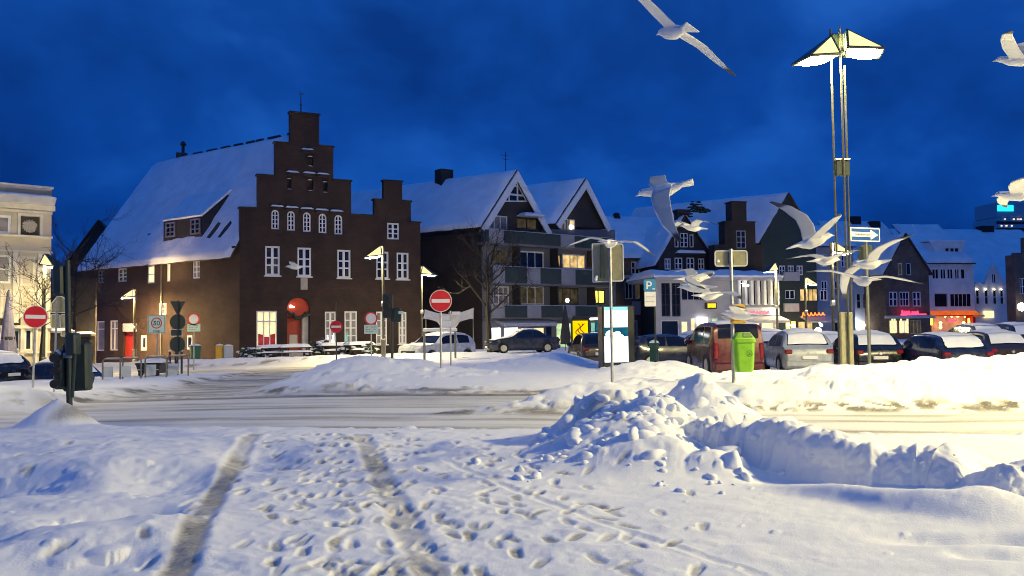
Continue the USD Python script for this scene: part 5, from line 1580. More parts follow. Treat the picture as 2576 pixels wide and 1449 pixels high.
c = Fl.sz(2148, 556, 6.5); MB().box(c[0] - .5, c[0] + .6, 6, 7, c[1] - 1.5, c[1] + .5).build('chimney', 'brick_dark', t)
c = Fl.sz(2196, 562, 6.2); MB().box(c[0] - .6, c[0] + .6, 5.6, 6.6, c[1] - 1, c[1] + .2).build('chimney', 'brick_dark', t)
for q in (((2152, 817), .45), ((2137 + 16, 806), .3)):
    pass
mb = MB()
for u, v, q in ((2164, 818, .55), (2151, 806, .35), (2153, 816, .3)):
    c = Fl.sz(u, v, -0.5); mb.lathe([(0, q * .8), (q * .7, q * .55), (q, 0), (q * .7, -q * .55), (0, -q * .8)], (c[0], -0.5, c[1]), 10)
mb.build('shop_lamp', 'globe', t)
# brown brick gable with red neon
Fm = Fac(D(2226, 750, 95.0), (0.985, 0.17), -0.4)
wn = [((2259, 662, 2270, 692), dict(cols=1, rows=1, pane='window_dim')), ((2280, 662, 2292, 692), dict(cols=1, rows=1)), ((2237, 734, 2258, 771), W2), ((2263, 734, 2288, 771), dict(cols=3, rows=2, fw=.1)), ((2296, 734, 2317, 771), W2)]
sh = [((2238, 806, 2258, 838), 'window_bright'), ((2262, 806, 2284, 838), 'window_cream'), ((2290, 806, 2318, 840), 'window_dim')]
t, a, b, z, sa, za = gable_house('brown_brick_gable_house', 'brown brick gable house with a red neon sign over its lit shop', Fm, 2226, 2336, 684, (2275, 589), 10, np.array([-0.3, 0.95]), 'brick_brown', wn + [(q, dict(cols=3, rows=1, pane=k, fw=0.05, name='shop_window')) for q, k in sh])
mb = MB(); script_sign(mb, Fm.s(2267, 784, -0.5), Fm.s(2290, 784, -0.5), Fm.z(2280, 794), Fm.z(2280, 777), -0.5, 3, 0.07, 1.9); script_sign(mb, Fm.s(2293, 784, -0.5), Fm.s(2311, 784, -0.5), Fm.z(2300, 790), Fm.z(2300, 781), -0.5, 4, 0.06, 1.0)
r = rect(Fm, 2266, 789.5, 2330, 792.5, -0.5); mb.box(r[0], r[2], -0.52, -0.46, r[1], r[3]); mb.build('neon_sign', 'neon_red', t)
r = rect(Fm, 2225, 794, 2335, 801); MB().box(r[0], r[2], -1.2, -0.004, r[1], r[3]).build('shop_canopy', 'plaster_trim', t)
mb = MB()
for u in (2246, 2252, 2268, 2284):
    r = rect(Fm, u - 1.6, 802, u + 1.6, 838, -0.3); mb.box(r[0], r[2], -0.3, -0.2, r[1], r[3])
mb.build('lit_pillar', 'window_bright', t)
# white house with dormer and orange lit shop
Fn = Fac(D(2335, 750, 98.0), (0.985, 0.17), -0.4)
t = thing('white_dormer_house', 'white house with a wide roof dormer and an orange lit shop front', 'house', Fn.loc(), Fn.rot)
wn = [(rect(Fn, *q), k) for q, k in (((2345, 676, 2362, 702), dict(cols=2, rows=1)), ((2366, 676, 2380, 702), dict(cols=2, rows=1)), ((2383, 676, 2398, 702), dict(cols=2, rows=1)), ((2402, 676, 2414, 702), dict(cols=2, rows=1)), ((2417, 676, 2428, 702), dict(cols=1, rows=1)), ((2351, 738, 2384, 772), dict(cols=1, rows=1, frame='plaster_grey')), ((2390, 738, 2444, 772), dict(cols=5, rows=1)), ((2342, 796, 2362, 832), dict(cols=1, rows=1, pane='neon_yellow', frame='dark_timber')))]
wn = wn[:-1]
b_ = Fn.s(2452); z = Fn.z(2400, 661)
zs = Fn.z(2400, 788)
wall(t, sbox(0, zs, b_, z), [r for r, k in wn], 'plaster_white', 0, 0.35, 'front_wall')
for r, k in wn:
    window(t, r, **k)
MB().box(0, b_, 1.4, 9, -.6, z - .1).build('body', 'plaster_grey', t)
r = rect(Fn, 2336, 782, 2450, 793)
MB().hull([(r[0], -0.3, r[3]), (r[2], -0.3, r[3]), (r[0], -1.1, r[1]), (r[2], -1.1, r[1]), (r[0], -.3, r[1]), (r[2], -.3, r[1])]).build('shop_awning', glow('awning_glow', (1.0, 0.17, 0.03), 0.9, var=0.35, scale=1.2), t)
MB().box(0, b_, 1.2, 1.38, -.6, zs - .02).build('shop_back_wall', 'plaster_trim', t)
MB().box(0, 0.3, 0, 1.2, -.6, zs - .02).box(b_ - .3, b_, 0, 1.2, -.6, zs - .02).box(0, b_, 0, 1.2, zs - .3, zs - .02).build('shop_frame', 'red_door', t)
mb = MB()
for u, v0, v1, w_ in ((2343, 801, 818, 2.6), (2437, 801, 818, 2.6)):
    r = rect(Fn, u - w_, v0, u + w_, v1, -0.1); mb.cbox(r[0], r[2], -0.2, -0.05, r[1], r[3], .05)
mb.build('lit_panel', glow('lit_amber', (1.0, 0.48, 0.06), 4.5), t)
mb = MB()
for u, v, q in ((2366, 812, .17), (2366, 818, .13), (2366, 824, .17), (2424, 812, .17), (2424, 818, .13), (2424, 824, .17), (2378, 797, .09), (2394, 797, .09), (2409, 796, .12), (2427, 797, .09)):
    c = Fn.sz(u, v, 0.3); mb.lathe([(0, q), (q, 0), (0, -q)], (c[0], 0.3, c[1]), 8)
mb.build('shop_lamp', glow('amber_bulb', (1.0, 0.50, 0.12), 16.0), t)
mb = MB(); script_sign(mb, Fn.s(2384, 805, 0), Fn.s(2408, 805, 0), Fn.z(2395, 809), Fn.z(2395, 800), -0.05, 13, 0.05, 1.5); mb.build('neon_sign', 'neon_red', t)
zr = Fn.z(2400, 566, 6)
Q = [np.array([-.2, -.35, z - .05]), np.array([b_, -.35, z - .05]), np.array([b_, 6, zr]), np.array([-.2, 6, zr])]
polyslab(MB(), [x - [0, 0, .12] for x in Q], 0.10).build('roof', 'roof_tile', t)
snow_sheet(MB(), Q, 0.30, len(str(t.GetPath())), None, 40, 18).build('roof_snow', 'roof_snow', t, smooth=50)
r = rect(Fn, 2370, 620, 2418, 656, 0.8)
wn = [rect(Fn, u, 623, u + 11, 650, 0.8) for u in (2378, 2390.5, 2402)]
wall(t, Polygon([(r[0] - 1.4, r[3] + .5), (r[0], r[1] - .4), (r[2], r[1] - .4), (r[2] + .5, r[3] + .5)][::-1]), wn, 'plaster_white', 0.8, 0.2, 'dormer_front')
for q in wn:
    window(t, q, cols=1, rows=1, y=0.8, fw=.06)
MB().hull([(r[0] - 1.5, .7, r[3] + .5), (r[2] + .6, .7, r[3] + .5), (r[0] - 1.5, 4.5, r[3] + .8), (r[2] + .6, 4.5, r[3] + .8), (r[0] - 1.5, .7, r[3] + .7), (r[2] + .6, .7, r[3] + .7)]).build('dormer_roof', 'roof_snow', t)
MB().hull([(r[0] - 1.3, 1.0, r[3] + .45), (r[2] + .45, 1.0, r[3] + .45), (r[0], 1.0, r[1] - .3), (r[2], 1.0, r[1] - .3), (r[0] - 1.3, 4.4, r[3] + .45), (r[2] + .45, 4.4, r[3] + .45), (r[0], 3, r[1]), (r[2], 3, r[1])]).build('dormer_body', 'plaster_white', t)
# small white gable house
Fo = Fac(D(2452, 750, 100.0), (0.985, 0.17), -0.4)
wn = [((2455 + q, 728, 2465 + q, 766), dict(cols=1, rows=2, fw=.08)) for q in (0, 22, 43, 61)] + [((2495, 688, 2506, 712), dict(cols=2, rows=1, fw=.08))]
t = thing('white_scroll_gable_house', 'small white house with a curved gable at the right, beyond the parked cars', 'house', Fo.loc(), Fo.rot)
ws = [(rect(Fo, *q), k) for q, k in wn]
P = [Fo.sz(u, v) for u, v in ((2452, 716), (2462, 709), (2478, 716), (2486, 692), (2492, 676), (2500, 662), (2508, 672), (2518, 694), (2528, 712), (2540, 706), (2552, 709), (2558, 720))]
b_ = Fo.s(2558)
wall(t, Polygon([(b_, -.6)] + P[::-1] + [(0, -.6)][::1]), [r for r, k in ws], 'plaster_white', 0, .35, 'gable_wall')
for r, k in ws:
    window(t, r, **k)
MB().box(0.05, b_ - .05, .36, 8, -.5, Fo.z(2480, 722)).build('body', 'plaster_white', t)
mb = MB()
for q in (0, 22, 43, 61):
    c = Fo.sz(2462 + q - 4, 728, -0.15); mb.lathe([(0, .1), (.14, 0), (0, -.1)], (c[0], -0.15, c[1]), 8)
mb.build('facade_lamp', glow('facade_bulb', (1.0, 0.84, 0.5), 6.0), t)
r = rect(Fo, 2475, 782, 2500, 800, -0.2); MB().cbox(r[0], r[2], -.3, -.1, r[1], r[3], .05).build('light_box', 'window_cream', t)
r = rect(Fo, 2452, 792, 2474, 797, -1.2); MB().box(r[0], r[2], -1.4, -.01, r[1], r[3]).build('shop_awning', 'awning_lit', t)
# big roof behind
Fq = Fac(D(2380, 750, 116.0), (0.985, 0.17), -0.4)
t = thing('broad_snow_roof_house', 'broad house whose great snow covered roof rises behind the white houses', 'house', Fq.loc(), Fq.rot)
b_ = Fq.s(2700); z = Fq.z(2480, 712)
wall(t, sbox(-2, -.6, b_, z), [], 'brick_dark', 0, .3, 'front_wall')
zr = Fq.z(2480, 578, 9)
Q = [np.array([-2, -.3, z]), np.array([b_, -.3, z]), np.array([b_, 9, zr]), np.array([-2, 9, zr])]
polyslab(MB(), [x - [0, 0, .12] for x in Q], 0.10).build('roof', 'roof_tile', t)
snow_sheet(MB(), Q, 0.30, len(str(t.GetPath())), None, 40, 18).build('roof_snow', 'roof_snow', t, smooth=50)
c = Fq.sz(2480, 576, 8.5); MB().box(c[0] - .9, c[0] + .9, 8, 9.4, c[1] - 2, c[1] + .4).build('chimney', 'brick_dark', t)
pts = [Fq.sz(2410, 587, 8)]
# brick tower at the right edge
Ft = Fac(D(2555, 750, 92.0), (0.985, 0.17), -0.4)
t = thing('brick_corner_house', 'dark brown brick house cut off by the right edge of the picture', 'house', Ft.loc(), Ft.rot)
z0, z1 = Ft.z(2560, 636), Ft.z(2580, 598)
wr_ = rect(Ft, 2566, 700, 2580, 740)
wall(t, Polygon([(0, -.6), (7, -.6), (7, z1), (1.1, z1), (1.1, z0), (0, z0)]), [wr_], 'brick_brown', 0, .4, 'front_wall')
window(t, wr_, cols=2, rows=2)
MB().box(0, 7, .41, 1.3, -.5, z0 - .2).build('body', 'brick_brown', t)
c = Ft.sz(2570, 772, -0.8); MB().lathe([(0, .45), (.3, .3), (.4, 0), (.3, -.3), (0, -.45)], (c[0], -0.8, c[1]), 10).build('wall_lamp', 'globe', t)
# far tower with a cyan sign
pT = D(2545, 560, 420.0)
t = thing('far_tower', 'distant tower block whose top shows over the roofs with a lit cyan sign', 'tower', (pT[0], pT[1], 0), 0.12)
zt_, zs0, zs1 = Z(2545, 508, 420), Z(2545, 531, 420), Z(2545, 516, 420)
MB().cbox(-7.5, 12, 0, 18, -1, zs0 - 3, 0.5).build('shaft', 'plaster_grey', t)
MB().cbox(-7, 11, 0.5, 17, zs0 - 3, zt_, 0.4).build('crown', 'plaster_grey', t)
MB().box(-6.6, 1.3, 0.1, 0.45, zs0, zs1).build('sign', 'neon_cyan', t)
tb = MB()
for k in range(9):
    tb.box(-7.6, 12.1, -0.25, -0.02, zs0 - 6 - 3.1 * k, zs0 - 4.8 - 3.1 * k)
tb.build('window_band', 'glass_dark', t)
tb = MB(); rnd = np.random.RandomState(7)
for k in range(16):
    a = -7 + 18 * rnd.rand(); z = zs0 - 4 - rnd.randint(0, 4) * 3.1
    tb.box(a, a + 0.5 + 0.7 * rnd.rand(), -0.35, -0.27, z, z + 0.5)
tb.build('lit_window', glow('far_light', (1.0, 0.9, 0.65), 1.6), t)


# ------------------------------------------------------------------ lamps
def lamp_head(parent, base, yaw, lens='lamp_lens', L=0.80, Wh=0.40, h=0.50, glow_sides=True):
    """pyramid hood with lit side panes over a bulging lens; reaches out along local +x from the pole"""
    c, s = math.cos(yaw), math.sin(yaw)
    R = np.array([[c, -s, 0], [s, c, 0], [0, 0, 1]])
    T = lambda p: (np.asarray(p, float) @ R.T) + np.asarray(base, float)
    x0, x1 = 0.10, 0.10 + L
    b = [(x0, -Wh, 0), (x1, -Wh, -0.10), (x1, Wh, -0.10), (x0, Wh, 0)]
    a0, a1 = (x0 + 0.02, -0.10, h), (x0 + 0.02, 0.10, h)
    m = MB(); polyslab(m, [T(p) for p in (b[1], b[2], a1, a0)], 0.03)
    hood = m.build('hood', 'dark_green_metal', parent)
    for q in (((b[0], b[1], a0)), ((b[2], b[3], a1))):
        m = MB(); polyslab(m, [T(p) for p in q], 0.012); m.build('side_pane', 'lamp_side', hood)
    m = MB()
    for p, q in ((b[0], b[1]), (b[1], b[2]), (b[2], b[3]), (b[3], b[0]), (b[0], a0), (b[3], a1), (a0, a1)):
        m.tube([T(p), T(q)], 0.036, 6)
    m.build('frame', 'dark_green_metal', hood)
    # lens: a shallow bowl under the frame
    n = 20
    V, F = [], []
    for i, (r, z) in enumerate(((0.97, -0.015), (0.94, -0.045), (0.78, -0.08), (0.46, -0.105), (0.0, -0.115))):
        for j in range(n):
            t = 2 * np.pi * j / n
            q = (abs(math.cos(t)) ** 2.6 + abs(math.sin(t)) ** 2.6) ** (-1 / 2.6)
            px = (x0 + x1) / 2 + 0.5 * L * r * q * math.cos(t); py = Wh * r * q * math.sin(t)
            V.append(T((px, py, z - 0.10 * (px - x0) / L)))
    for i in range(4):
        for j in range(n):
            k = (j + 1) % n
            F.append((i * n + j, (i + 1) * n + j, (i + 1) * n + k)); F.append((i * n + j, (i + 1) * n + k, i * n + k))
    MB().add(V, F).build('lens', lens, hood, smooth=40)
    return hood


PL = D(2128, 850, 22.0)
zb_ = gz(PL[0], PL[1])
top = Z(2115, 72, 22.0)
dl = thing('double_street_lamp', 'tall street lamp with two bright hooded heads on three slender tubes', 'street lamp', (PL[0], PL[1], zb_))
hT = top - zb_
for i, (dx, dy) in enumerate(((-0.16, 0.02), (0.02, -0.12), (0.17, 0.05))):
    MB().tube([(dx, dy, -0.3), (dx, dy, hT - (0.0 if i < 2 else 0.9))], 0.027, 8).build('pole_tube', 'lamp_pole', dl, smooth=40)
zc = Z(2130, 786, 22.0) - zb_
MB().cbox(-0.155, 0.155, -0.09, 0.09, -0.4, zc, 0.02).build('pole_base', 'sign_back', dl)
for zz_ in (Z(2122, 410, 22.0) - zb_, zc + 0.9, 0.55 * hT + 0.6):
    pass
zk = Z(2122, 420, 22.0) - zb_
MB().cbox(-0.16, 0.18, -0.11, 0.06, zk - 0.22, zk + 0.14, 0.02).build('tube_clamp', 'dark_green_metal', dl)
MB().cbox(-0.17, 0.19, -0.12, 0.07, zk + 0.15, zk + 0.18, 0.01).build('clamp_collar', 'galvanised', dl)
zh = hT - 0.74
MB().cbox(-0.18, 0.14, -0.10, 0.08, zh + 0.05, zh + 0.60, 0.03).build('head_bracket', 'dark_green_metal', dl)
lamp_head(dl, (-0.10, 0.0, zh), math.radians(180 + 16))
lamp_head(dl, (0.10, 0.0, zh + 0.16), math.radians(-14))

# its twin on the near side of the road, to the right of the picture: lights the foreground
tw = dup(dl, (20.0, 8.0, 0.25), 0.9, 'tall double street lamp on the near side of the road, beyond the right edge', 1.25, inst=False)
dup(dl, (-17.0, 23.0, -0.1), -0.3, 'tall double street lamp at the far road edge, beyond the left edge', inst=False)
for h_ in ('hood', 'hood_001'):
    UsdShade.MaterialBindingAPI.Apply(stage.OverridePrim(str(tw.GetPath()) + '/' + h_ + '/lens')).Bind(M['near_lamp_lens'])


def single_lamp(label, u, vtop, vbase, d, yaw, lens='small_lamp_lens'):
    p = D(u, vbase, d)
    zb = gz(p[0], p[1]); h = Z(u, vtop, d) - zb
    t = thing('street_lamp', label, 'street lamp', (p[0], p[1], zb), 0.0, 'single headed street lamps round the square')
    for dy in (-0.075, 0.075):
        MB().tube([(0, dy, -0.2), (0, dy, h - 0.05)], 0.055, 8).build('pole_tube', 'lamp_pole', t, smooth=40)
    MB().cbox(-0.10, 0.10, -0.16, 0.16, -0.2, min(1.0, h * 0.2), 0.02).build('pole_base', 'grey_paint', t)
    MB().cbox(-0.09, 0.09, -0.14, 0.14, h * 0.46, h * 0.50, 0.02).build('pole_collar', 'galvanised', t)
    lamp_head(t, (0, 0, h - 0.52), yaw, lens, 0.80, 0.36, 0.48)
    return t


single_lamp('street lamp with its head to the right, before the pale building at far left', 108, 638, 942, 41.0, math.radians(-20), 'wall_lamp_lens')
single_lamp('low street lamp glowing orange on the side wall of the brick house', 338, 727, 912, 63.0, math.radians(200), 'orange_lamp_lens')
single_lamp('bright street lamp in front of the brick gable, its head to the left', 965, 617, 921, 46.0, math.radians(195))
single_lamp('street lamp at the right corner of the brick gable house', 1062, 668, 890, 57.0, math.radians(-15))
single_lamp('street lamp with its head to the left, above the columned shop', 1957, 660, 880, 60.0, math.radians(205))
single_lamp('smallest street lamp, before the green gabled restaurant', 2030, 697, 875, 75.0, math.radians(-10))
single_lamp('street lamp just left of the tall double lamp, head to the right', 2098, 607, 880, 45.0, math.radians(-12))


# ------------------------------------------------------------------ signs
def post(t, x, y, z0, z1, r=0.03, mtl='galvanised'):
    return MB().tube([(x, y, z0), (x, y, z1)], r, 8).build('post', mtl, t, smooth=40)


def txt(mb, s, cx, cz, h, y, bold=False, rot=None, stretch=1.0):
    m = meshkit.text_mesh(s, h, 0.004, bold)
    v = np.array(m.vertices)
    v[:, 0] -= (v[:, 0].min() + v[:, 0].max()) / 2; v[:, 0] *= stretch
    v[:, 1] -= h / 2
    return mb.add(np.c_[v[:, 0] + cx, y - v[:, 2], v[:, 1] + cz], m.faces)


def at_post(name, label, cat, u, vbase, d, yaw=0.0, group=None, tilt=(0, 0)):
    p = D(u, vbase, d)
    zb = gz(p[0], p[1])
    rz = yaw + math.atan2(-p[0], p[1]) * 0.0
    return thing(name, label, cat, (p[0], p[1], zb), rz, group, tilt), zb


def no_entry(label, u, vc, vbase, d, yaw, tilt=(0, 0)):
    t, zb = at_post('no_entry_sign', label, 'road sign', u, vbase, d, yaw, None, tilt)
    zc = Z(u, vc, d) - zb
    R = 0.30 * 1.04
    post(t, 0, 0, -0.3, zc + 0.25, 0.030)
    p = MB().disc((0, zc), R, -0.055, -0.038).build('plate', 'sign_edge', t)
    m = MB(); a = np.linspace(0, 2 * np.pi, 49)[:-1]
    disc = Polygon(np.c_[0.93 * R * np.cos(a), zc + 0.93 * R * np.sin(a)])
    bar = sbox(-0.80 * R, zc - 0.165 * R, 0.80 * R, zc + 0.165 * R)
    m.prism(disc.difference(bar), -0.060, -0.055); m.build('red_disc', 'sign_red', p)
    MB().prism(bar, -0.059, -0.0552).build('white_bar', 'sign_white', p)
    MB().box(-0.05, 0.05, -0.038, 0.03, zc - 0.12, zc - 0.08).box(-0.05, 0.05, -0.038, 0.03, zc + 0.08, zc + 0.12).build('bracket', 'galvanised', t)
    return t


no_entry('round red no entry sign at far left, before the pale building', 82, 797, 985, 25.0, 0.28, (0, 1.6))
no_entry('round red no entry sign in the middle, on the traffic island', 1110, 757, 958, 25.5, 0.12)


def plates(name, label, cat, u, vtop, vbase, d, yaw, rects, mtl='sign_back', tilt=(0, 0), pm='galvanised', rad=0.03):
    """a post with plates seen from behind: rects in pixels"""
    t, zb = at_post(name, label, cat, u, vbase, d, yaw, None, tilt)
    post(t, 0, -0.05, -0.3, Z(u, vtop, d) - zb, rad, pm)
    p0 = D(u, vbase, d)
    for (u0, v0, u1, v1), mm in rects:
        a, b = D(u0, v0, d), D(u1, v1, d)
        x0, x1, z0, z1 = a[0] - p0[0], b[0] - p0[0], b[2] - zb, a[2] - zb
        w = min(0.06, (x1 - x0) / 4)
        g = sbox(x0 + w, z0 + w, x1 - w, z1 - w).buffer(w)
        pl_ = MB().prism(g, 0.0, 0.015).build('plate', mm, t)
        MB().prism(g.difference(g.buffer(-0.022)), -0.012, -0.0005).build('plate_rim', 'sign_edge', pl_)
    return t, zb, p0


# backs of two folding plates right of the middle
t, zb, p0 = plates('blank_road_sign', 'pair of tall road sign backs on one post, left of the lit advertising column', 'road sign', 1540, 613, 975, 18.5, 0.0, [((1533, 613, 1570, 708), 'sign_back')])
a, b = D(1491, 613, 18.5), D(1532, 708, 18.5)
q = [np.array([a[0] - p0[0], 0.10, b[2] - zb]), np.array([-0.02, 0.01, b[2] - zb]), np.array([-0.02, 0.01, a[2] - zb]), np.array([a[0] - p0[0], 0.10, a[2] - zb])]
m = MB(); polyslab(m, q, 0.015); pl_ = m.build('plate', 'sign_back', t)
m = MB()
for i in range(4):
    m.tube([q[i] + [0, -.012, 0], q[(i + 1) % 4] + [0, -.012, 0]], 0.014, 6)
m.build('plate_rim', 'sign_edge', pl_)
m = MB().box(-0.19, -0.12, -0.03, 0.04, b[2] - zb + 0.06, a[2] - zb - 0.03); m.build('plate_rail', 'dark_green_metal', t)
m = MB()
rnd = np.random.RandomState(1)
for i in range(5):
    v, f = blob(0.03, i, 1, 0.3); m.add(v + [a[0] - p0[0] + 0.05 + 0.05 * rnd.rand(), 0.03, b[2] - zb + 0.03 + 0.10 * rnd.rand()], f)
m.build('snow_patch', 'snow', t)
# sign back over the green bin
t, zb, p0 = plates('blank_road_sign', 'wide road sign seen from behind on the post that carries the green bin', 'road sign', 1844, 627, 955, 18.0, 0.0, [((1797, 630, 1881, 670), 'sign_back')], rad=0.036)
m = MB()
for i in range(4):
    v, f = blob(0.028, i, 1, 0.3); m.add(v + [D(1805, 660, 18)[0] - p0[0] + 0.03 * rnd.rand(), -0.005, Z(1805, 664, 18) - zb + 0.08 * rnd.rand()], f)
m.build('snow_patch', 'snow', t)
MB().cbox(0.02 - 0.06, 0.02 + 0.04, -0.02, 0.03, Z(1840, 664, 18) - zb, Z(1840, 634, 18) - zb, 0.01).build('clamp', 'dark_green_metal', t)
# sign backs at far left: one with rounded top, one square, a small one
t, zb, p0 = plates('blank_road_sign', 'cluster of pale road sign backs on a leaning post left of the traffic light', 'road sign', 138, 745, 975, 25.5, 0.0, [((124, 790, 146, 826), 'sign_back'), ((148, 790, 164, 826), 'sign_back'), ((150, 830, 163, 846), 'sign_back')], tilt=(0, 1.3))
a, b = D(124, 745, 25.5), D(164, 787, 25.5)
w = (b[0] - a[0]); cx = (a[0] + b[0]) / 2 - p0[0]
g = Polygon([(cx - w / 2, b[2] - zb), (cx + w / 2, b[2] - zb), (cx + w / 2, a[2] - zb - .12), (cx + .08, a[2] - zb), (cx - .06, a[2] - zb), (cx - w / 2, a[2] - zb - .2)]).buffer(-0.02).buffer(0.02)
pl_ = MB().prism(g, 0, .015).build('plate', 'sign_back', t)
MB().prism(g.difference(g.buffer(-0.025)), -0.012, -0.0005).build('plate_rim', 'sign_edge', pl_)
# thirty zone
t, zb = at_post('speed_zone_sign', 'pale square speed zone sign with a red ring, before the brick side wall', 'road sign', 395, 945, 35.0)
p0 = D(395, 945, 35.0); a, b = D(372.5, 793, 35), D(416, 839, 35)
post(t, 0, 0.03, -0.3, b[2] - zb + 0.3, 0.03)
x0, x1, z0, z1 = a[0] - p0[0], b[0] - p0[0], b[2] - zb, a[2] - zb
pl_ = MB().prism(sbox(x0 + .04, z0 + .04, x1 - .04, z1 - .04).buffer(.04), -0.02, 0.0).build('plate', 'sign_green_white', t)
g = sbox(x0, z0, x1, z1).buffer(-0.02); MB().prism(g.difference(g.buffer(-0.015)), -0.024, -0.0205).build('border_line', 'dark_green_metal', pl_)
cx, cz, R = (x0 + x1) / 2, z0 + (z1 - z0) * 0.57, (z1 - z0) * 0.30
ang = np.linspace(0, 2 * np.pi, 33)[:-1]
ring = Polygon(np.c_[cx + R * np.cos(ang), cz + R * np.sin(ang)])
MB().prism(ring.difference(ring.buffer(-R * 0.2)), -0.025, -0.0205).build('red_ring', 'sign_red', pl_)
m = MB(); txt(m, '30', cx, cz, R * 0.75, -0.0205, True); m.build('number', 'black_plastic', pl_)
m = MB(); txt(m, 'ZONE', cx, z0 + (z1 - z0) * 0.13, R * 0.34, -0.0205, True); m.build('word', 'black_plastic', pl_)
# dark sign backs beside it
t, zb, p0 = plates('blank_road_sign', 'tall stack of dark sign backs on a post before the brick side wall', 'road sign', 448, 755, 962, 35.0, 0.0, [((429, 828, 459, 846), 'dark_green_metal')], pm='dark_green_metal')
m = MB(); f_ = lambda u, v: (D(u, v, 35)[0] - p0[0], D(u, v, 35)[2] - zb)
m.prism([f_(428, 758), f_(447, 796), f_(466, 758)], 0.0, 0.012); m.build('triangle_plate', 'dark_green_metal', t)
c = f_(447, 810); MB().disc((c[0], c[1]), 0.30, 0.0, 0.012).build('round_plate', 'dark_green_metal', t)
c = f_(446, 866); MB().disc((c[0], c[1]), 0.30, 0.0, 0.012).build('round_plate', 'dark_green_metal', t)


def ring_sign(label, u, vc, d, vbase, pv0, pv1, vplate):
    t, zb = at_post('no_vehicles_sign', label, 'road sign', u, vbase, d)
    zc = Z(u, vc, d) - zb
    post(t, 0, 0.03, -0.3, zc + 0.2, 0.03)
    R = 0.31
    pl_ = MB().disc((0, zc), R, -0.02, 0.0).build('plate', 'sign_red', t)
    MB().disc((0, zc), R * 0.78, -0.026, -0.0205).build('white_disc', 'sign_white', pl_)
    z0, z1 = Z(u, vplate[1], d) - zb, Z(u, vplate[0], d) - zb
    p2 = MB().prism(sbox(-0.30, z0 + .03, 0.30, z1 - .03).buffer(.03), -0.02, 0.0).build('lower_plate', 'sign_green_white', t)
    m = MB()
    for k in range(3):
        c = z0 + (z1 - z0) * (0.25 + 0.25 * k)
        for q in range(4):
            if (k + q) % 5 != 3:
                m.box(-0.24 + 0.12 * q, -0.15 + 0.12 * q, -0.024, -0.0205, c - .012, c + .012)
    m.build('fine_print', 'grey_paint', p2, kind='stuff')


ring_sign('small round red rimmed sign on the dark side wall of the brick house', 487, 803, 46.0, 912, 0, 0, (815, 834))
ring_sign('round red rimmed sign with pale plate in front of the brick gable', 934, 801, 43.0, 920, 0, 0, (817, 840))
# one way sign and the dark signal head below it
t, zb = at_post('one_way_sign', 'blue one way sign with white arrow right of the tall double lamp', 'road sign', 2190, 922, 23.0, 0.42)
p0 = D(2190, 922, 23.0)
post(t, 0, 0.03, -0.4, Z(2186, 575, 23.0) - zb, 0.036, 'grey_paint')
z0, z1 = Z(2186, 608, 23.0) - zb, Z(2186, 573, 23.0) - zb
x0, x1 = -0.56, 0.42
pl_ = MB().prism(sbox(x0 + .04, z0 + .04, x1 - .04, z1 - .04).buffer(.04), -0.025, -0.01).build('plate', 'sign_white', t)
MB().prism(sbox(x0 + .03, z0 + .03, x1 - .03, z1 - .03), -0.030, -0.0255).build('blue_field', 'sign_blue', pl_)
h = z1 - z0; cz = (z0 + z1) / 2
MB().prism([(x0 + .03, cz - h * .17), (x1 - .32, cz - h * .17), (x1 - .32, cz - h * .36), (x1 - .07, cz), (x1 - .32, cz + h * .36), (x1 - .32, cz + h * .17), (x0 + .03, cz + h * .17)], -0.034, -0.0305).build('arrow', 'sign_white', pl_)
m = MB(); txt(m, 'Einbahnstraße', (x0 + x1) / 2 - .10, cz, h * .15, -0.0345); m.build('word', 'black_plastic', pl_)
t, zb = at_post('traffic_light', 'dark traffic light head from behind, just under the one way sign', 'traffic light', 2188, 922, 23.25)
z0, z1 = Z(2188, 655, 23.25) - zb, Z(2188, 616, 23.25) - zb
MB().cbox(-0.16, 0.16, -0.1, 0.14, z0, z1, 0.05).build('housing', 'dark_green_metal', t)
for i in range(2):
    zc = z0 + (z1 - z0) * (0.3 + 0.42 * i)
    MB().lathe([(0.10, 0), (0.12, -.02), (0.12, .16), (.10, .16)], (0, 0, 0), 14).build('visor', 'black_plastic', t, xf=((0.0, 0.14, zc), 0)) if False else MB().tube([(0, 0.14, zc), (0, 0.30, zc)], 0.11, 12).build('visor', 'black_plastic', t)
MB().cbox(-.05, .05, -.14, -.1, z0 + .05, z1 - .05, .02).build('mount', 'dark_green_metal', t)
post(t, 0, 0.0, -0.4, z0 + .02, 0.045, 'dark_green_metal')
# parking sign
t, zb = at_post('parking_sign', 'blue parking sign with white plate right of the lit advertising column', 'road sign', 1638, 890, 31.0)
p0 = D(1638, 890, 31.0)
post(t, 0.16, 0.04, -0.4, Z(1638, 704, 31) - zb, 0.035, 'dark_green_metal')
f_ = lambda u, v: (D(u, v, 31)[0] - p0[0], D(u, v, 31)[2] - zb)
a, b = f_(1619, 703), f_(1649.5, 733); c = f_(1649, 770.5)
pl_ = MB().prism(sbox(a[0] + .03, b[1] + .03, b[0] - .03, a[1] - .03).buffer(.03), -0.02, 0).build('plate', 'sign_p_blue', t)
m = MB(); txt(m, 'P', (a[0] + b[0]) / 2 - .02, (a[1] + b[1]) / 2 + .01, 0.25, -0.0205, True); m.build('letter', 'sign_white', pl_)
MB().prism([(b[0] - .13, b[1] + .075), (b[0] - .07, b[1] + .075), (b[0] - .07, b[1] + .045), (b[0] - .02, b[1] + .085), (b[0] - .07, b[1] + .125), (b[0] - .07, b[1] + .095), (b[0] - .13, b[1] + .095)], -.026, -.0205).build('arrow', 'sign_white', pl_)
p2 = MB().prism(sbox(a[0] + .05, c[1] + .03, b[0] - .03, b[1] - .04).buffer(.03), -0.02, 0).build('lower_plate', 'sign_white', t)
m = MB()
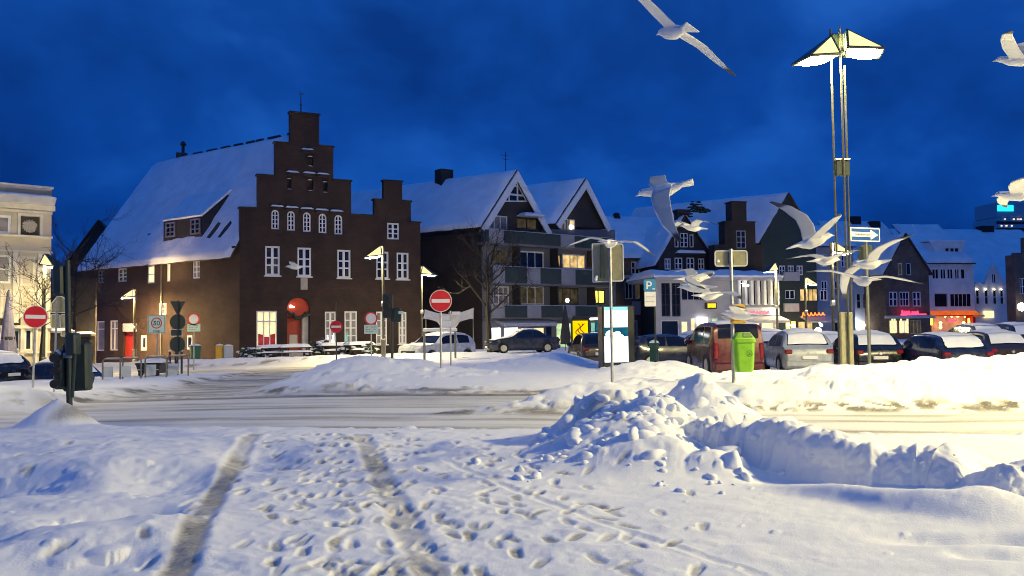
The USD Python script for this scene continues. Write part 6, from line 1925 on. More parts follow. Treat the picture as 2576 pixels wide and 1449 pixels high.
for k in (0.3, 0.62):
    z = c[1] + (b[1] - c[1]) * k; m.box(a[0] + .06, b[0] - .05, -.024, -.0205, z, z + .012)
m.build('plate_line', 'grey_paint', p2)
# street name plates and white boom in front of the car
t, zb = at_post('street_name_sign', 'bare post with white street name plates, right of the middle no entry sign', 'street sign', 1134, 895, 33.0)
p0 = D(1134, 895, 33)
f_ = lambda u, v: (D(u, v, 33)[0] - p0[0], D(u, v, 33)[2] - zb)
post(t, 0, 0, -.3, f_(1134, 782)[1], 0.03)
for k, (u0, v0, u1, v1) in enumerate(((1111, 794, 1133, 806), (1137, 784, 1158, 792), (1112, 808, 1134, 822))):
    a, b = f_(u0, v0), f_(u1, v1)
    MB().cbox(a[0], b[0], -.02 - .01 * k, .0 - .01 * k, b[1], a[1], .006).build('name_plate', 'sign_white', t)
t, zb = at_post('barrier_boom', 'white barrier boom above the white car, at the corner of the brick house', 'barrier', 1063, 900, 44.0)
p0 = D(1063, 900, 44)
f_ = lambda u, v: (D(u, v, 44)[0] - p0[0], D(u, v, 44)[2] - zb)
a, b = f_(1064, 829), f_(1150, 829)
MB().cbox(a[0], b[0], -.06, .06, a[1] - .10, a[1] + .02, .03).build('boom', 'sign_white', t)
post(t, a[0] + .05, .1, -.3, a[1] + .05, .06, 'grey_paint'); post(t, b[0] - .1, .1, -.3, a[1] - .1, .05, 'grey_paint')
m = MB(); ragged_snow(m, a[0], b[0], -.06, .06, a[1] + .02, .07, 3, 24); m.build('boom_snow', 'snow', t)
# tarpaulin canopy behind
t, zb = at_post('tarpaulin_canopy', 'sagging grey tarpaulin canopy beside the dark wall right of the brick house', 'canopy', 1128, 890, 53.0)
p0 = D(1128, 890, 53)
f_ = lambda u, v: np.array([D(u, v, 53)[0] - p0[0], 0, D(u, v, 53)[2] - zb])
n = 12
V = []
for j in range(5):
    for i in range(n):
        q = i / (n - 1); u = 1068 + 124 * q
        vt = 778 + 14 * math.sin(q * math.pi) - 4 * q
        vb = 796 + (30 if 0.28 < q < 0.72 else 6 + 14 * math.sin(q * math.pi) ** 2)
        P = f_(u, vt + (vb - vt) * j / 4); P[1] = -0.6 * j / 4 + .12 * math.sin(9 * q + j)
        V.append(P)
F_ = [(j * n + i, j * n + i + 1, (j + 1) * n + i + 1, (j + 1) * n + i) for j in range(4) for i in range(n - 1)]
V = np.array(V)
F2 = [tuple(len(V) + k for k in f[::-1]) for f in F_]
MB().add(np.vstack([V, V + [0, 0.06, 0]]), F_ + F2).build('cloth', 'cloth_grey', t, smooth=50)
for u in (1070, 1128, 1190):
    a = f_(u, 785); MB().tube([(a[0], .2, -.2), (a[0], .2, a[2])], .04, 6).build('pole', 'grey_paint', t)

# ------------------------------------------------------------------ traffic lights
t, zb = at_post('traffic_light', 'dark leaning traffic light at the left roadside with a big low signal box', 'traffic light', 176, 1022, 17.0, 0.0, None, (0, -1.6))
p0 = D(176, 1022, 17.0)
f_ = lambda u, v: (D(u, v, 17)[0] - p0[0] , D(u, v, 17)[2] - zb)
zt = f_(165, 655)[1]
MB().tube([(0, 0, -.3), (0, 0, zt)], [0.055, 0.05], 10).build('post', 'dark_green_metal', t, smooth=40)
def head(name, x0, x1, y0, y1, z0, z1, n=3, fac=1, mtl='dark_green_metal'):
    hd = MB().cbox(x0, x1, y0, y1, z0, z1, 0.04).build(name, mtl, t)
    for i in range(n):
        zc = z0 + (z1 - z0) * (i + 0.5) / n
        yy = y1 if fac > 0 else y0
        MB().tube([((x0 + x1) / 2, yy, zc), ((x0 + x1) / 2, yy + fac * 0.15, zc - .01)], min((x1 - x0) * .40, (z1 - z0) / n * .46), 12).build('visor', 'black_plastic', hd)
    return hd
head('signal_head', -0.25, -0.05, -0.10, 0.10, zt - 0.66, zt - 0.08, 3)
z0, z1 = f_(176, 985)[1], f_(176, 860)[1]
head('signal_box', -0.18, 0.30, 0.07, 0.34, z0, z1 - 0.02, 2)
head('signal_box', -0.26, -0.065, -0.10, 0.16, z0 + .05, z1 - .16, 3, -1)
MB().cbox(0.02, 0.22, -0.20, 0.06, z1 - .25, z1 + .16, .03).build('push_button_box', 'dark_green_metal', t)
MB().tube([(0.12, -0.14, z0 - .1), (0.20, -0.14, z1 + .05)], .035, 8).build('stay_rod', 'dark_green_metal', t)
MB().cbox(-.08, .08, -.07, .09, z1 - .3, z1 - .2, .01).build('clamp', 'galvanised', t)
m = MB()
rnd = np.random.RandomState(6)
for i in range(5):
    v, f = blob(.03, i, 1, .4); m.add(v + [-.16 + .05 * rnd.rand(), -.11, z1 - .22 + .1 * rnd.rand()], f)
m.build('snow_patch', 'snow', t)
t, zb = at_post('traffic_light', 'dark green traffic light heads beside the lamp before the brick gable', 'traffic light', 987, 934, 34.0)
p0 = D(987, 934, 34)
f_ = lambda u, v: (D(u, v, 34)[0] - p0[0], D(u, v, 34)[2] - zb)
zt = f_(980, 742)[1]
MB().tube([(0, 0, -.3), (0, 0, zt)], .05, 8).build('post', 'dark_green_metal', t, smooth=40)
a, b = f_(963, 740), f_(984, 800); head('signal_head', a[0], b[0], -.15, .12, b[1], a[1], 3, -1)
a, b = f_(988, 775), f_(1009, 810); head('signal_head', a[0], b[0], -.1, .16, b[1], a[1], 2)
a, b = f_(1003, 783), f_(1016, 790); MB().cbox(a[0], b[0], -.12, -.08, b[1], a[1], .01).build('arrow_plate', 'sign_green_white', t)
t, zb = at_post('sign_post', 'small red and white sign on a thin post before the windows of the brick gable', 'road sign', 846, 925, 42.0)
post(t, 0, 0.03, -.3, 3.0, .03, 'dark_green_metal')
zc = Z(846, 822, 42) - zb
pl_ = MB().disc((0, zc), .28, -.02, 0).build('plate', 'sign_red', t)
MB().box(-.22, .22, -.026, -.0205, zc - .05, zc + .05).build('white_bar', 'sign_white', pl_)

# ------------------------------------------------------------------ green litter bin on the sign post
p0 = D(1842, 912, 17.85)
zb = Z(1842, 934, 17.85)
t = thing('litter_bin', 'bright lime green litter bin hung on the sign post behind the snow heap', 'litter bin', (p0[0], p0[1], zb))
f_ = lambda u, v: (D(u, v, 17.85)[0] - p0[0], D(u, v, 17.85)[2] - zb)
w0, w1, zt = f_(1839.5, 930)[0], f_(1890, 930)[0], f_(1865, 856)[1]
cx = (w0 + w1) / 2; hw = (w1 - w0) / 2
def rrect(w, d, r=0.07, n=5, cx=0.0, cy=0.0):
    return np.array(sbox(-w + r, -d + r, w - r, d - r).buffer(r, quad_segs=n).exterior.coords)[:-1] + [cx, cy]
prof = [(0.74, 0.0, 0.06), (0.86, 0.03, 0.08), (0.92, 0.10, 0.08), (1.0, zt * 0.75, 0.08), (1.02, zt, 0.08)]
V, F_ = [], []
for (s, z, r) in prof:
    V.append(np.c_[rrect(hw * s, 0.15 * (0.8 + 0.2 * s), r, 5, cx, -0.19), np.full(len(rrect(hw * s, .15, r)), z)])
n = len(V[0])
for i in range(len(prof) - 1):
    for j in range(n):
        k = (j + 1) % n
        F_.append((i * n + j, i * n + k, (i + 1) * n + k, (i + 1) * n + j))
F_ = [q for a_, b_, c_, d_ in F_ for q in ((a_, b_, c_), (a_, c_, d_))]
F_ += [(0, k + 1, k) for k in range(1, n - 1)] + [(4 * n, 4 * n + k, 4 * n + k + 1) for k in range(1, n - 1)]
MB().add(np.vstack(V), F_).build('bin_body', 'bin_green', t, smooth=40)
g0 = rrect(hw * 1.10, 0.185, .08, 5, cx, -0.19)
MB().slab(Polygon(g0), zt - 0.035, zt + 0.03).build('rim', 'bin_green', t)
hd = MB().hull([(cx - hw * 1.02, -0.34, zt + .03), (cx + hw * 1.02, -0.34, zt + .03), (cx - hw * 1.02, -0.03, zt + .03), (cx + hw * 1.02, -0.03, zt + .03), (cx - hw * 0.45, -0.05, zt + .16), (cx + hw * .85, -0.05, zt + .16), (cx - hw * 0.35, -0.16, zt + .155), (cx + hw * .75, -0.16, zt + .155)]).build('lid', 'bin_green', t)
MB().hull([(cx - hw * 0.15, -0.305, zt + .070), (cx + hw * .80, -0.305, zt + .070), (cx + hw * .02, -0.19, zt + .153), (cx + hw * .70, -0.19, zt + .153), (cx - hw * .15, -0.25, zt + .05), (cx + hw * .8, -0.25, zt + .05)]).build('slot', 'bin_green_dark', hd)
m = MB()
zc = zt * 0.58; cxx = cx + hw * .42
ang = np.linspace(0, 2 * np.pi, 25)[:-1]
ring = Polygon(np.c_[cxx + .055 * np.cos(ang), zc + .065 * np.sin(ang)])
m.prism(ring.difference(ring.buffer(-.008)), -0.3445, -0.338).tube([(cxx - .02, -.342, zc - .03), (cxx, -.342, zc + .02), (cxx + .015, -.342, zc + .01)], .006, 4).tube([(cxx - .012, -.342, zc - .01), (cxx + .02, -.342, zc - .015)], .005, 4)
m.build('emblem', 'bin_green_dark', t)
MB().cbox(cx - .06, cx + .06, -0.05, 0.16, zt * .55, zt * .62, .01).build('hanger', 'galvanised', t)

# yellow box on the same post, behind the birds
p0 = D(1851, 770, 17.9)
t = thing('yellow_box', 'yellow box mounted on the sign post above the green bin', 'box', (p0[0], p0[1] - .02, Z(1851, 808, 17.9)))
hh = Z(1851, 766, 17.9) - Z(1851, 808, 17.9)
MB().cbox(-.10, .14, -.14, .02, 0, hh, .02).build('case', 'post_yellow', t)
MB().cbox(-.12, .16, -.15, .03, -.04, .0, .01).build('base_plate', 'post_yellow', t)

# ------------------------------------------------------------------ lit advertising column and yellow poster
dA = 30.0
p0 = D(1557, 940, dA)
t = thing('advertising_column', 'dark advertising column with a tall glowing white poster, right of centre', 'advertising column', (p0[0], p0[1], gz(p0[0], p0[1]) - .05), 0.12)
zb = gz(p0[0], p0[1]) - .05
f_ = lambda u, v: (D(u, v, dA)[0] - p0[0], D(u, v, dA)[2] - zb)
x0, x1 = f_(1516, 900)[0], f_(1583, 900)[0]
zt = f_(1550, 768)[1]
MB().cbox(x0, x1 + .22, 0, .75, -.2, zt, .04).build('case', 'black_plastic', t)
px0, px1, pz0, pz1 = f_(1520, 900)[0], f_(1581, 900)[0], f_(1550, 911)[1], f_(1550, 772)[1]
MB().prism(sbox(px0 - .03, pz0 - .03, px1 + .03, pz1 + .03).difference(sbox(px0, pz0, px1, pz1)), -.04, -.0005).build('poster_frame', 'black_plastic', t)
pa, pb = f_(1550, 846)[1], f_(1550, 823)[1]
MB().box(px0, px1, -.02, -.001, pb, pz1).build('poster_top', 'poster_white', t)
MB().box(px0, px1, -.02, -.001, pa, pb - .001).build('poster_picture', 'poster_blue', t)
MB().box(px0, px1, -.02, -.001, pz0, pa - .001).build('poster_bottom', 'poster_white', t)
m = MB()
for i, (q, z, r) in enumerate(((0.22, pa + .06, .13), (0.42, pa - .02, .16), (0.56, pa + .05, .12), (0.72, pa - .02, .08))):
    m.disc((px0 + (px1 - px0) * q, z), r, -.024 - .001 * i, -.0205, 16)
m.build('poster_shape', 'poster_white', t)
MB().disc((px0 + (px1 - px0) * .27, pa + .02), .05, -.03, -.0285, 12).build('poster_dot', 'poster_yellow', t)
MB().box(px0, px1, -.024, -.0205, pz1 - .12, pz1).build('poster_band', 'poster_cyan', t)
m = MB(); m.tube([(px0 + .47, -.024, pa - .40), (px0 + .58, -.024, pa - .36), (px0 + .72, -.024, pa - .37)], .010, 4); m.build('poster_stroke', 'grey_paint', t)
c = f_(1553, 933); MB().cbox(c[0] - .08, c[0] + .08, -.03, -.0005, c[1] - .03, c[1] + .04, .01).build('small_label', 'poster_white', t)

dY = 41.0
p0 = D(1462, 890, dY)
t = thing('yellow_poster_stand', 'tall glowing yellow poster stand left of the lit advertising column', 'advertising column', (p0[0], p0[1], -0.2))
f_ = lambda u, v: (D(u, v, dY)[0] - p0[0], D(u, v, dY)[2] + .2)
x0, x1, z0, z1 = f_(1442, 900)[0], f_(1480, 900)[0], f_(1460, 894)[1], f_(1460, 807)[1]
MB().cbox(x0 - .08, x1 + .08, 0, .3, -.2, z1 + .12, .03).build('case', 'black_plastic', t)
pl_ = MB().box(x0, x1, -.02, -.001, z0, z1).build('poster', 'poster_yellow', t)
MB().box(x0, x1, -.024, -.0205, z0, z0 + .35).build('poster_band', 'poster_yellow_bright', pl_)
m = MB(); script_sign(m, x0 + .15, x0 + .62, z1 - 1.05, z1 - .75, -.03, 21, .02, 1.0); m.build('poster_script', 'red_door', pl_)
m = MB(); rnd = np.random.RandomState(12)
for k in range(3):
    q = np.linspace(0, 1, 24)
    m.tube(np.c_[x0 + .33 + .1 * np.sin(q * 9 + k) + .10 * k - .1, np.full(24, -.03), z1 - .12 - .75 * q], .022, 5)
m.build('poster_ornament', 'red_door', pl_)
# lit shelter beside it
p0 = D(1500, 890, 42.5)
t = thing('lit_kiosk', 'small kiosk with a flat dark roof and bluish lit window between the two lit posters', 'kiosk', (p0[0], p0[1], -0.2))
f_ = lambda u, v: (D(u, v, 42.5)[0] - p0[0], D(u, v, 42.5)[2] + .2)
a, b = f_(1482, 800), f_(1516, 880)
MB().cbox(a[0] - .8, b[0] + .2, -.2, 1.6, a[1], a[1] + .12, .03).build('flat_roof', 'black_plastic', t)
MB().cbox(a[0], b[0], .1, 1.5, -.2, a[1] - .002, .02).build('cabin', 'dark_green_metal', t)
q0, q1 = f_(1487, 812), f_(1497, 834); MB().box(q0[0], q1[0], .06, .098, q1[1], q0[1]).build('window_pane', 'screen_teal', t)
q0, q1 = f_(1499, 810), f_(1512, 832); MB().box(q0[0], q1[0], .06, .098, q1[1], q0[1]).build('window_pane', 'poster_blue', t)
q0, q1 = f_(1483, 800), f_(1508, 805); MB().box(q0[0], q1[0], -.24, -.202, q1[1], q0[1]).build('light_strip', 'window_white', t)

# ------------------------------------------------------------------ odds and ends by the side street
p0 = D(377, 953, 34.5)
t = thing('waste_container', 'big dark waste container with snow on its lid behind the bicycle stands', 'waste container', (p0[0], p0[1], gz(p0[0], p0[1])))
f_ = lambda u, v: (D(u, v, 34.5)[0] - p0[0], D(u, v, 34.5)[2] - gz(p0[0], p0[1]))
x0, x1, zt = f_(343, 950)[0], f_(404, 950)[0], f_(377, 913)[1]
MB().hull([(x0 + .08, 0, .1), (x1 - .08, 0, .1), (x0 + .08, .8, .1), (x1 - .08, .8, .1), (x0, -.06, zt - .08), (x1, -.06, zt - .08), (x0, .9, zt - .08), (x1, .9, zt - .08)]).build('tub', 'black_plastic', t)
MB().cbox(x0 - .04, x1 + .04, -.1, .95, zt - .075, zt, .03).build('lid', 'black_plastic', t)
m = MB(); ragged_snow(m, x0, x1, -.08, .92, zt + .002, .14, 5, 16); m.build('lid_snow', 'snow', t)
for x in (x0 + .15, x1 - .15):
    MB().tube([(x, -.0, .08), (x, .06, .08)], .09, 12).build('castor', 'tyre', t)
    MB().tube([(x - .1, -.08, zt - .25), (x + .1, -.08, zt - .25)], .02, 6).build('handle', 'galvanised', t)
st0 = None
for k, (u, v, d, lb_) in enumerate(((258, 960, 33.0, 'bicycle stand with grey plate, leftmost, on the snowy pavement at left'), (302, 962, 32.6, 'bicycle stand with grey plate, second from the left on the snowy pavement'), (365, 960, 33.0, 'bicycle stand in front of the dark waste container'), (420, 955, 33.6, 'rightmost bicycle stand, right of the dark waste container'))):
    p = D(u, v, d); z = gz(p[0], p[1])
    if st0 is None:
        st0 = thing('bicycle_stand', lb_, 'bicycle stand', (p[0], p[1], z), -0.15, 'bicycle stands on the snowy pavement')
        q = np.linspace(0, np.pi / 2, 6)
        pts = [(0, 0, -.3), (0, 0, .62)] + [(.12 - .12 * math.cos(a), 0, .62 + .12 * math.sin(a)) for a in q[1:]] + [(.66 + .12 * math.sin(a), 0, .62 + .12 * math.cos(a)) for a in q] + [(.78, 0, -.3)]
        MB().tube(pts, .03, 8).build('hoop', 'grey_paint', st0, smooth=50)
        MB().cbox(0.04, .40, -.012, .012, .08, .46, .005).build('plate', 'cabinet_grey', st0)
        m = MB(); ragged_snow(m, .12, .66, -.03, .03, .765, .035, 2, 12); m.build('hoop_snow', 'snow', st0)
    else:
        dup(st0, (p[0], p[1], z), -0.15 + 0.05 * k, lb_)
for k, (u, d) in enumerate(((427, 36.0), (442, 36.4), (457, 36.2))):
    p = D(u, 950, d)
    t = thing('bollard', ('thin dark bollard right of the waste container, leftmost of three', 'thin dark bollard right of the waste container, middle of three', 'thin dark bollard right of the waste container, rightmost of three')[k], 'bollard', (p[0], p[1], gz(p[0], p[1])), 0, 'thin bollards at the side street')
    MB().lathe([(.045, -.2), (.045, .8), (.055, .82), (.04, .88), (0, .9)], (0, 0, 0), 10).build('shaft', 'dark_green_metal', t, smooth=40)
    MB().lathe([(.05, .88), (.055, .93), (0, .97)], (0, 0, 0), 8).build('snow_cap', 'snow', t)
for name, label, cat, (u0, v0, u1, v1), d, mt in (('post_box', 'yellow post box at the left corner of the brick gable house', 'post box', (543, 869, 561, 915), 56.0, 'post_yellow'),
                                                  ('cable_cabinet', 'pale grey cable cabinet beside the yellow post box', 'cabinet', (563, 871, 586, 913), 56.0, 'cabinet_grey')):
    p = D((u0 + u1) / 2, v1, d); z = gz(p[0], p[1]); a, b = D(u0, v0, d), D(u1, v1, d)
    t = thing(name, label, cat, (p[0], p[1], z), .3)
    w = (b[0] - a[0]) / 2; h = a[2] - z
    MB().cbox(-w, w, 0, .42, .0 if name == 'cable_cabinet' else .0, h, .04).build('case', mt, t)
    MB().cbox(-w * .8, w * .8, -.02, -.001, h * .15, h * .85, .01).build('door', mt, t)
    m = MB(); ragged_snow(m, -w, w, 0, .42, h + .001, .09, 3, 8); m.build('snow_cap', 'snow', t)
p = D(491, 908, 55.0)
t = thing('wheelie_bin', 'small dark green wheeled bin at the foot of the brick side wall', 'bin', (p[0], p[1], gz(p[0], p[1])), .5)
MB().hull([(-.22, -.2, .05), (.22, -.2, .05), (-.22, .25, .05), (.22, .25, .05), (-.29, -.28, 1.0), (.29, -.28, 1.0), (-.29, .32, 1.0), (.29, .32, 1.0)]).build('tub', 'container_green', t)
MB().cbox(-.31, .31, -.31, .36, 1.0, 1.07, .03).build('lid', 'container_green', t)
m = MB(); ragged_snow(m, -.3, .3, -.3, .35, 1.072, .1, 3, 6); m.build('snow_cap', 'snow', t)
for x in (-.2, .2):
    MB().tube([(x - .03, .3, .1), (x + .03, .3, .1)], .1, 12).build('wheel', 'tyre', t)
p = D(1645, 905, 35.0)
t = thing('green_container', 'dark green container left of the dark blue car', 'container', (p[0], p[1], gz(p[0], p[1]) - .1), -.2)
a, b = D(1634, 868, 35), D(1656, 905, 35)
w = (b[0] - a[0]) / 2; h = a[2] - gz(p[0], p[1]) + .1
MB().hull([(-w * .85, 0, .05), (w * .85, 0, .05), (-w * .85, .7, .05), (w * .85, .7, .05), (-w, -.05, h), (w, -.05, h), (-w, .8, h), (w, .8, h)]).build('tub', 'container_green', t)
MB().cbox(-w - .04, w + .04, -.08, .85, h, h + .08, .03).build('lid', 'container_green', t)
m = MB(); ragged_snow(m, -w, w, -.05, .8, h + .081, .12, 3, 8); m.build('snow_cap', 'snow', t)
# closed parasols
def parasol(label, u, v0, v1, d, mt, snow):
    p = D(u, v1, d); z = gz(p[0], p[1]); h = Z(u, v0, d) - z
    t = thing('closed_parasol', label, 'parasol', (p[0], p[1], z))
    MB().tube([(0, 0, -.2), (0, 0, h)], .03, 8).build('pole', 'grey_paint', t)
    V, F_ = [], []
    n, k = 18, 12
    for i in range(k):
        q = i / (k - 1)
        r = 0.06 + 0.30 * (1 - q) ** 0.8 * (1 if q > .12 else .8)
        for j in range(n):
            a = 2 * np.pi * j / n
            rr = r * (1 + 0.22 * (j % 2) * (1 - q) + .06 * math.sin(5 * q + j))
            V.append((rr * math.cos(a), rr * math.sin(a), h * (0.14 + 0.86 * q)))
    for i in range(k - 1):
        for j in range(n):
            F_.append((i * n + j, i * n + (j + 1) % n, (i + 1) * n + (j + 1) % n, (i + 1) * n + j))
    MB().add(V, F_).build('folded_cloth', mt, t, smooth=30)
    MB().lathe([(.28, h * .45), (.30, h * .47), (.28, h * .49)], (0, 0, 0), 14).build('strap', 'cloth_dark', t)
    MB().lathe([(.02, h), (.05, h + .02), (0, h + .08)], (0, 0, 0), 8).build('finial', 'black_plastic', t)


parasol('tall closed purple grey parasol before the pale building at far left', 20, 732, 905, 41.5, 'cloth_purple', False)
parasol('closed dark parasol in front of the lit shops of the apartment house', 1423, 770, 878, 62.0, 'cloth_dark', False)
# terrace furniture in front of the brick house: snow covered tables and shrubs
def ground_at(u, d):
    p = D(u, 900, d); return p[0], p[1], gz(p[0], p[1])


tb0 = None
for k, (u, d, lb_) in enumerate(((690, 56.5, 'long snow covered terrace table left of the arched door'), (742, 56.0, 'long snow covered terrace table right in front of the arched door'), (838, 57.0, 'snow covered terrace table below the windows right of the arched door'), (905, 56.0, 'snow covered terrace table by the round sign before the brick gable'))):
    x, y, z = ground_at(u, d)
    if tb0 is None:
        tb0 = thing('terrace_table', lb_, 'table', (x, y, z), .4, 'snow covered terrace tables')
        MB().cbox(-.9, .9, -.4, .4, .70, .75, .01).build('table_top', 'dark_timber', tb0)
        m = MB(); ragged_snow(m, -.92, .92, -.42, .42, .751, .20, 3, 16); m.build('snow_layer', 'snow', tb0)
        for a in (-.8, .8):
            for b in (-.33, .33):
                MB().box(a - .03, a + .03, b - .03, b + .03, -.1, .70).build('leg', 'dark_timber', tb0)
        for b in (-.75, .75):
            bn = MB().box(-.9, .9, b - .14, b + .14, .42, .46).box(-.75, -.69, b - .12, b + .12, -.1, .42).box(.69, .75, b - .12, b + .12, -.1, .42).build('bench', 'dark_timber', tb0)
            m = MB(); ragged_snow(m, -.9, .9, b - .14, b + .14, .461, .10, 4, 14); m.build('bench_snow', 'snow', bn)
    else:
        dup(tb0, (x, y, z), .35 + .1 * k, lb_)
rnd = np.random.RandomState(40)
for k, (u, d, s, lb_) in enumerate(((618, 56.5, .55, 'snow dusted dark shrub at the left end of the terrace'), (640, 56.0, .6, 'snow dusted dark shrub below the lit window of the brick house'), (664, 56.5, .55, 'snow dusted dark shrub just right of the lit window'), (788, 57.0, .7, 'snow dusted dark shrub right of the arched door'), (812, 57.5, .8, 'tall snow dusted shrub left of the windows on the right part of the brick gable'), (872, 56.5, .6, 'snow dusted shrub between two terrace tables'), (930, 55.5, .55, 'snow dusted shrub left of the lamp post'))):
    x, y, z = ground_at(u, d)
    t = thing('shrub', lb_, 'shrub', (x, y, z))
    m, ms = MB(), MB()
    for i in range(60):
        a = rnd.rand() * 6.28; r = s * .8 * math.sqrt(rnd.rand()); hz = s * 1.7 * rnd.rand() * (1 - .4 * r / s)
        v, f = blob(.07 + .06 * rnd.rand(), i + 60 * k, 1, .5, (1, 1, .6)); m.add(v + [r * math.cos(a), r * math.sin(a), hz], f)
        if rnd.rand() < .30:
            v, f = blob(.09 + .07 * rnd.rand(), i, 1, .35, (1.2, 1.2, .5)); ms.add(v + [r * math.cos(a), r * math.sin(a), hz + .08], f)
    for i in range(6):
        a = rnd.rand() * 6.28; m.tube([(0, 0, -.1), (s * .6 * math.cos(a), s * .6 * math.sin(a), s * 1.3)], .015, 4)
    m.build('foliage', 'plant_dark', t, kind='stuff'); ms.build('snow_clump', 'snow', t, kind='stuff')


# ------------------------------------------------------------------ bare trees
def tree(label, u, d, h, seed, spread=1.0, lean=(0, 0), first=.35, mt='bark', r0=.16):
    x, y, z = ground_at(u, d)
    t = thing('bare_tree', label, 'tree', (x, y, z))
    rnd = np.random.RandomState(seed)
    tr, cr = MB(), MB()
    q = np.linspace(0, 1, 7)
    ax = np.c_[lean[0] * q * h + .08 * np.sin(q * 4 + seed), lean[1] * q * h, q * h * .8]
    tr.tube(ax, r0 * (1 - .75 * q), 8)
    def br(p, dr, L, r, lv):
        n = 5
        pts = [p]; dd = dr.copy()
        for i in range(n - 1):
            dd = dd + rnd.randn(3) * .16 + np.array([0, 0, .05]); dd /= np.linalg.norm(dd)
            pts.append(pts[-1] + dd * L / (n - 1))
        cr.tube(pts, np.linspace(r, r * .45, n), 5 if lv < 2 else 3)
        if lv < 3:
            for i in range(4 if lv < 2 else 3):
                k = rnd.randint(1, n); d2 = dd + rnd.randn(3) * .65; d2[2] += .12; d2 /= np.linalg.norm(d2)
                br(np.array(pts[k]), d2, L * (.5 + .22 * rnd.rand()), max(r * .5, .008), lv + 1)
    for i in range(11):
        k = first + (1 - first) * i / 10
        p = np.array([np.interp(k, q, ax[:, c]) for c in range(3)])
        a = i * 2.4 + rnd.rand(); up = .25 + .5 * k
        br(p, np.array([math.cos(a) * spread, math.sin(a) * spread, up]) / math.hypot(spread, up), h * (.40 - .16 * k) * (.8 + .4 * rnd.rand()), r0 * .38 * (1.2 - .6 * k), 0)
    tr.build('trunk', mt, t, smooth=40); cr.build('crown', mt, t)


tree('bare tree with fine dark twigs between the pale building and the brick house', 190, 56.0, 9.0, 3, 1.2, (0, 0), .45)
tree('slim bare tree before the left corner of the apartment house', 1232, 58.0, 7.6, 9, .7, (-.01, 0), .40, r0=.20)
tree('bare young tree whose twigs cross the lamp lit pale wall', 105, 38.0, 5.2, 17, 1.1, (0, 0), .55, r0=.06)


# ------------------------------------------------------------------ parked cars
PROF = {
    'hatch': [(0, .46), (.010, .58), (.03, .63), (.055, .69), (.13, .92), (.20, .975), (.38, 1.0), (.50, .975), (.57, .91), (.72, .66), (.80, .63), (.93, .56), (.985, .46), (1, .36)],
    'van': [(0, .44), (.008, .58), (.018, .72), (.04, .93), (.08, .985), (.35, 1.0), (.58, .985), (.66, .93), (.80, .66), (.86, .62), (.95, .55), (.99, .45), (1, .36)],
    'suv': [(0, .46), (.015, .58), (.035, .66), (.11, .92), (.19, .975), (.42, 1.0), (.54, .965), (.60, .90), (.73, .67), (.80, .65), (.94, .60), (.99, .50), (1, .38)],
    'wagon': [(0, .46), (.010, .58), (.03, .64), (.12, .91), (.20, .97), (.42, 1.0), (.52, .965), (.57, .90), (.70, .66), (.80, .63), (.94, .55), (.99, .46), (1, .36)],
    'sedan': [(0, .46), (.010, .60), (.03, .66), (.13, .69), (.17, .71), (.29, .94), (.40, 1.0), (.50, .975), (.57, .90), (.70, .67), (.80, .63), (.94, .55), (.99, .46), (1, .36)],
}
GLASS = {'hatch': ((.16, .36), (.38, .60)), 'van': ((.10, .30), (.33, .64)), 'suv': ((.14, .34), (.37, .63)), 'wagon': ((.14, .36), (.38, .60)), 'sedan': ((.22, .38), (.40, .60))}
REARW = {'hatch': (.055, .16), 'van': (.018, .055), 'suv': (.04, .14), 'wagon': (.035, .15), 'sedan': (.17, .29)}
FRONTW = {'hatch': (.575, .71), 'van': (.665, .795), 'suv': (.605, .72), 'wagon': (.575, .69), 'sedan': (.575, .69)}


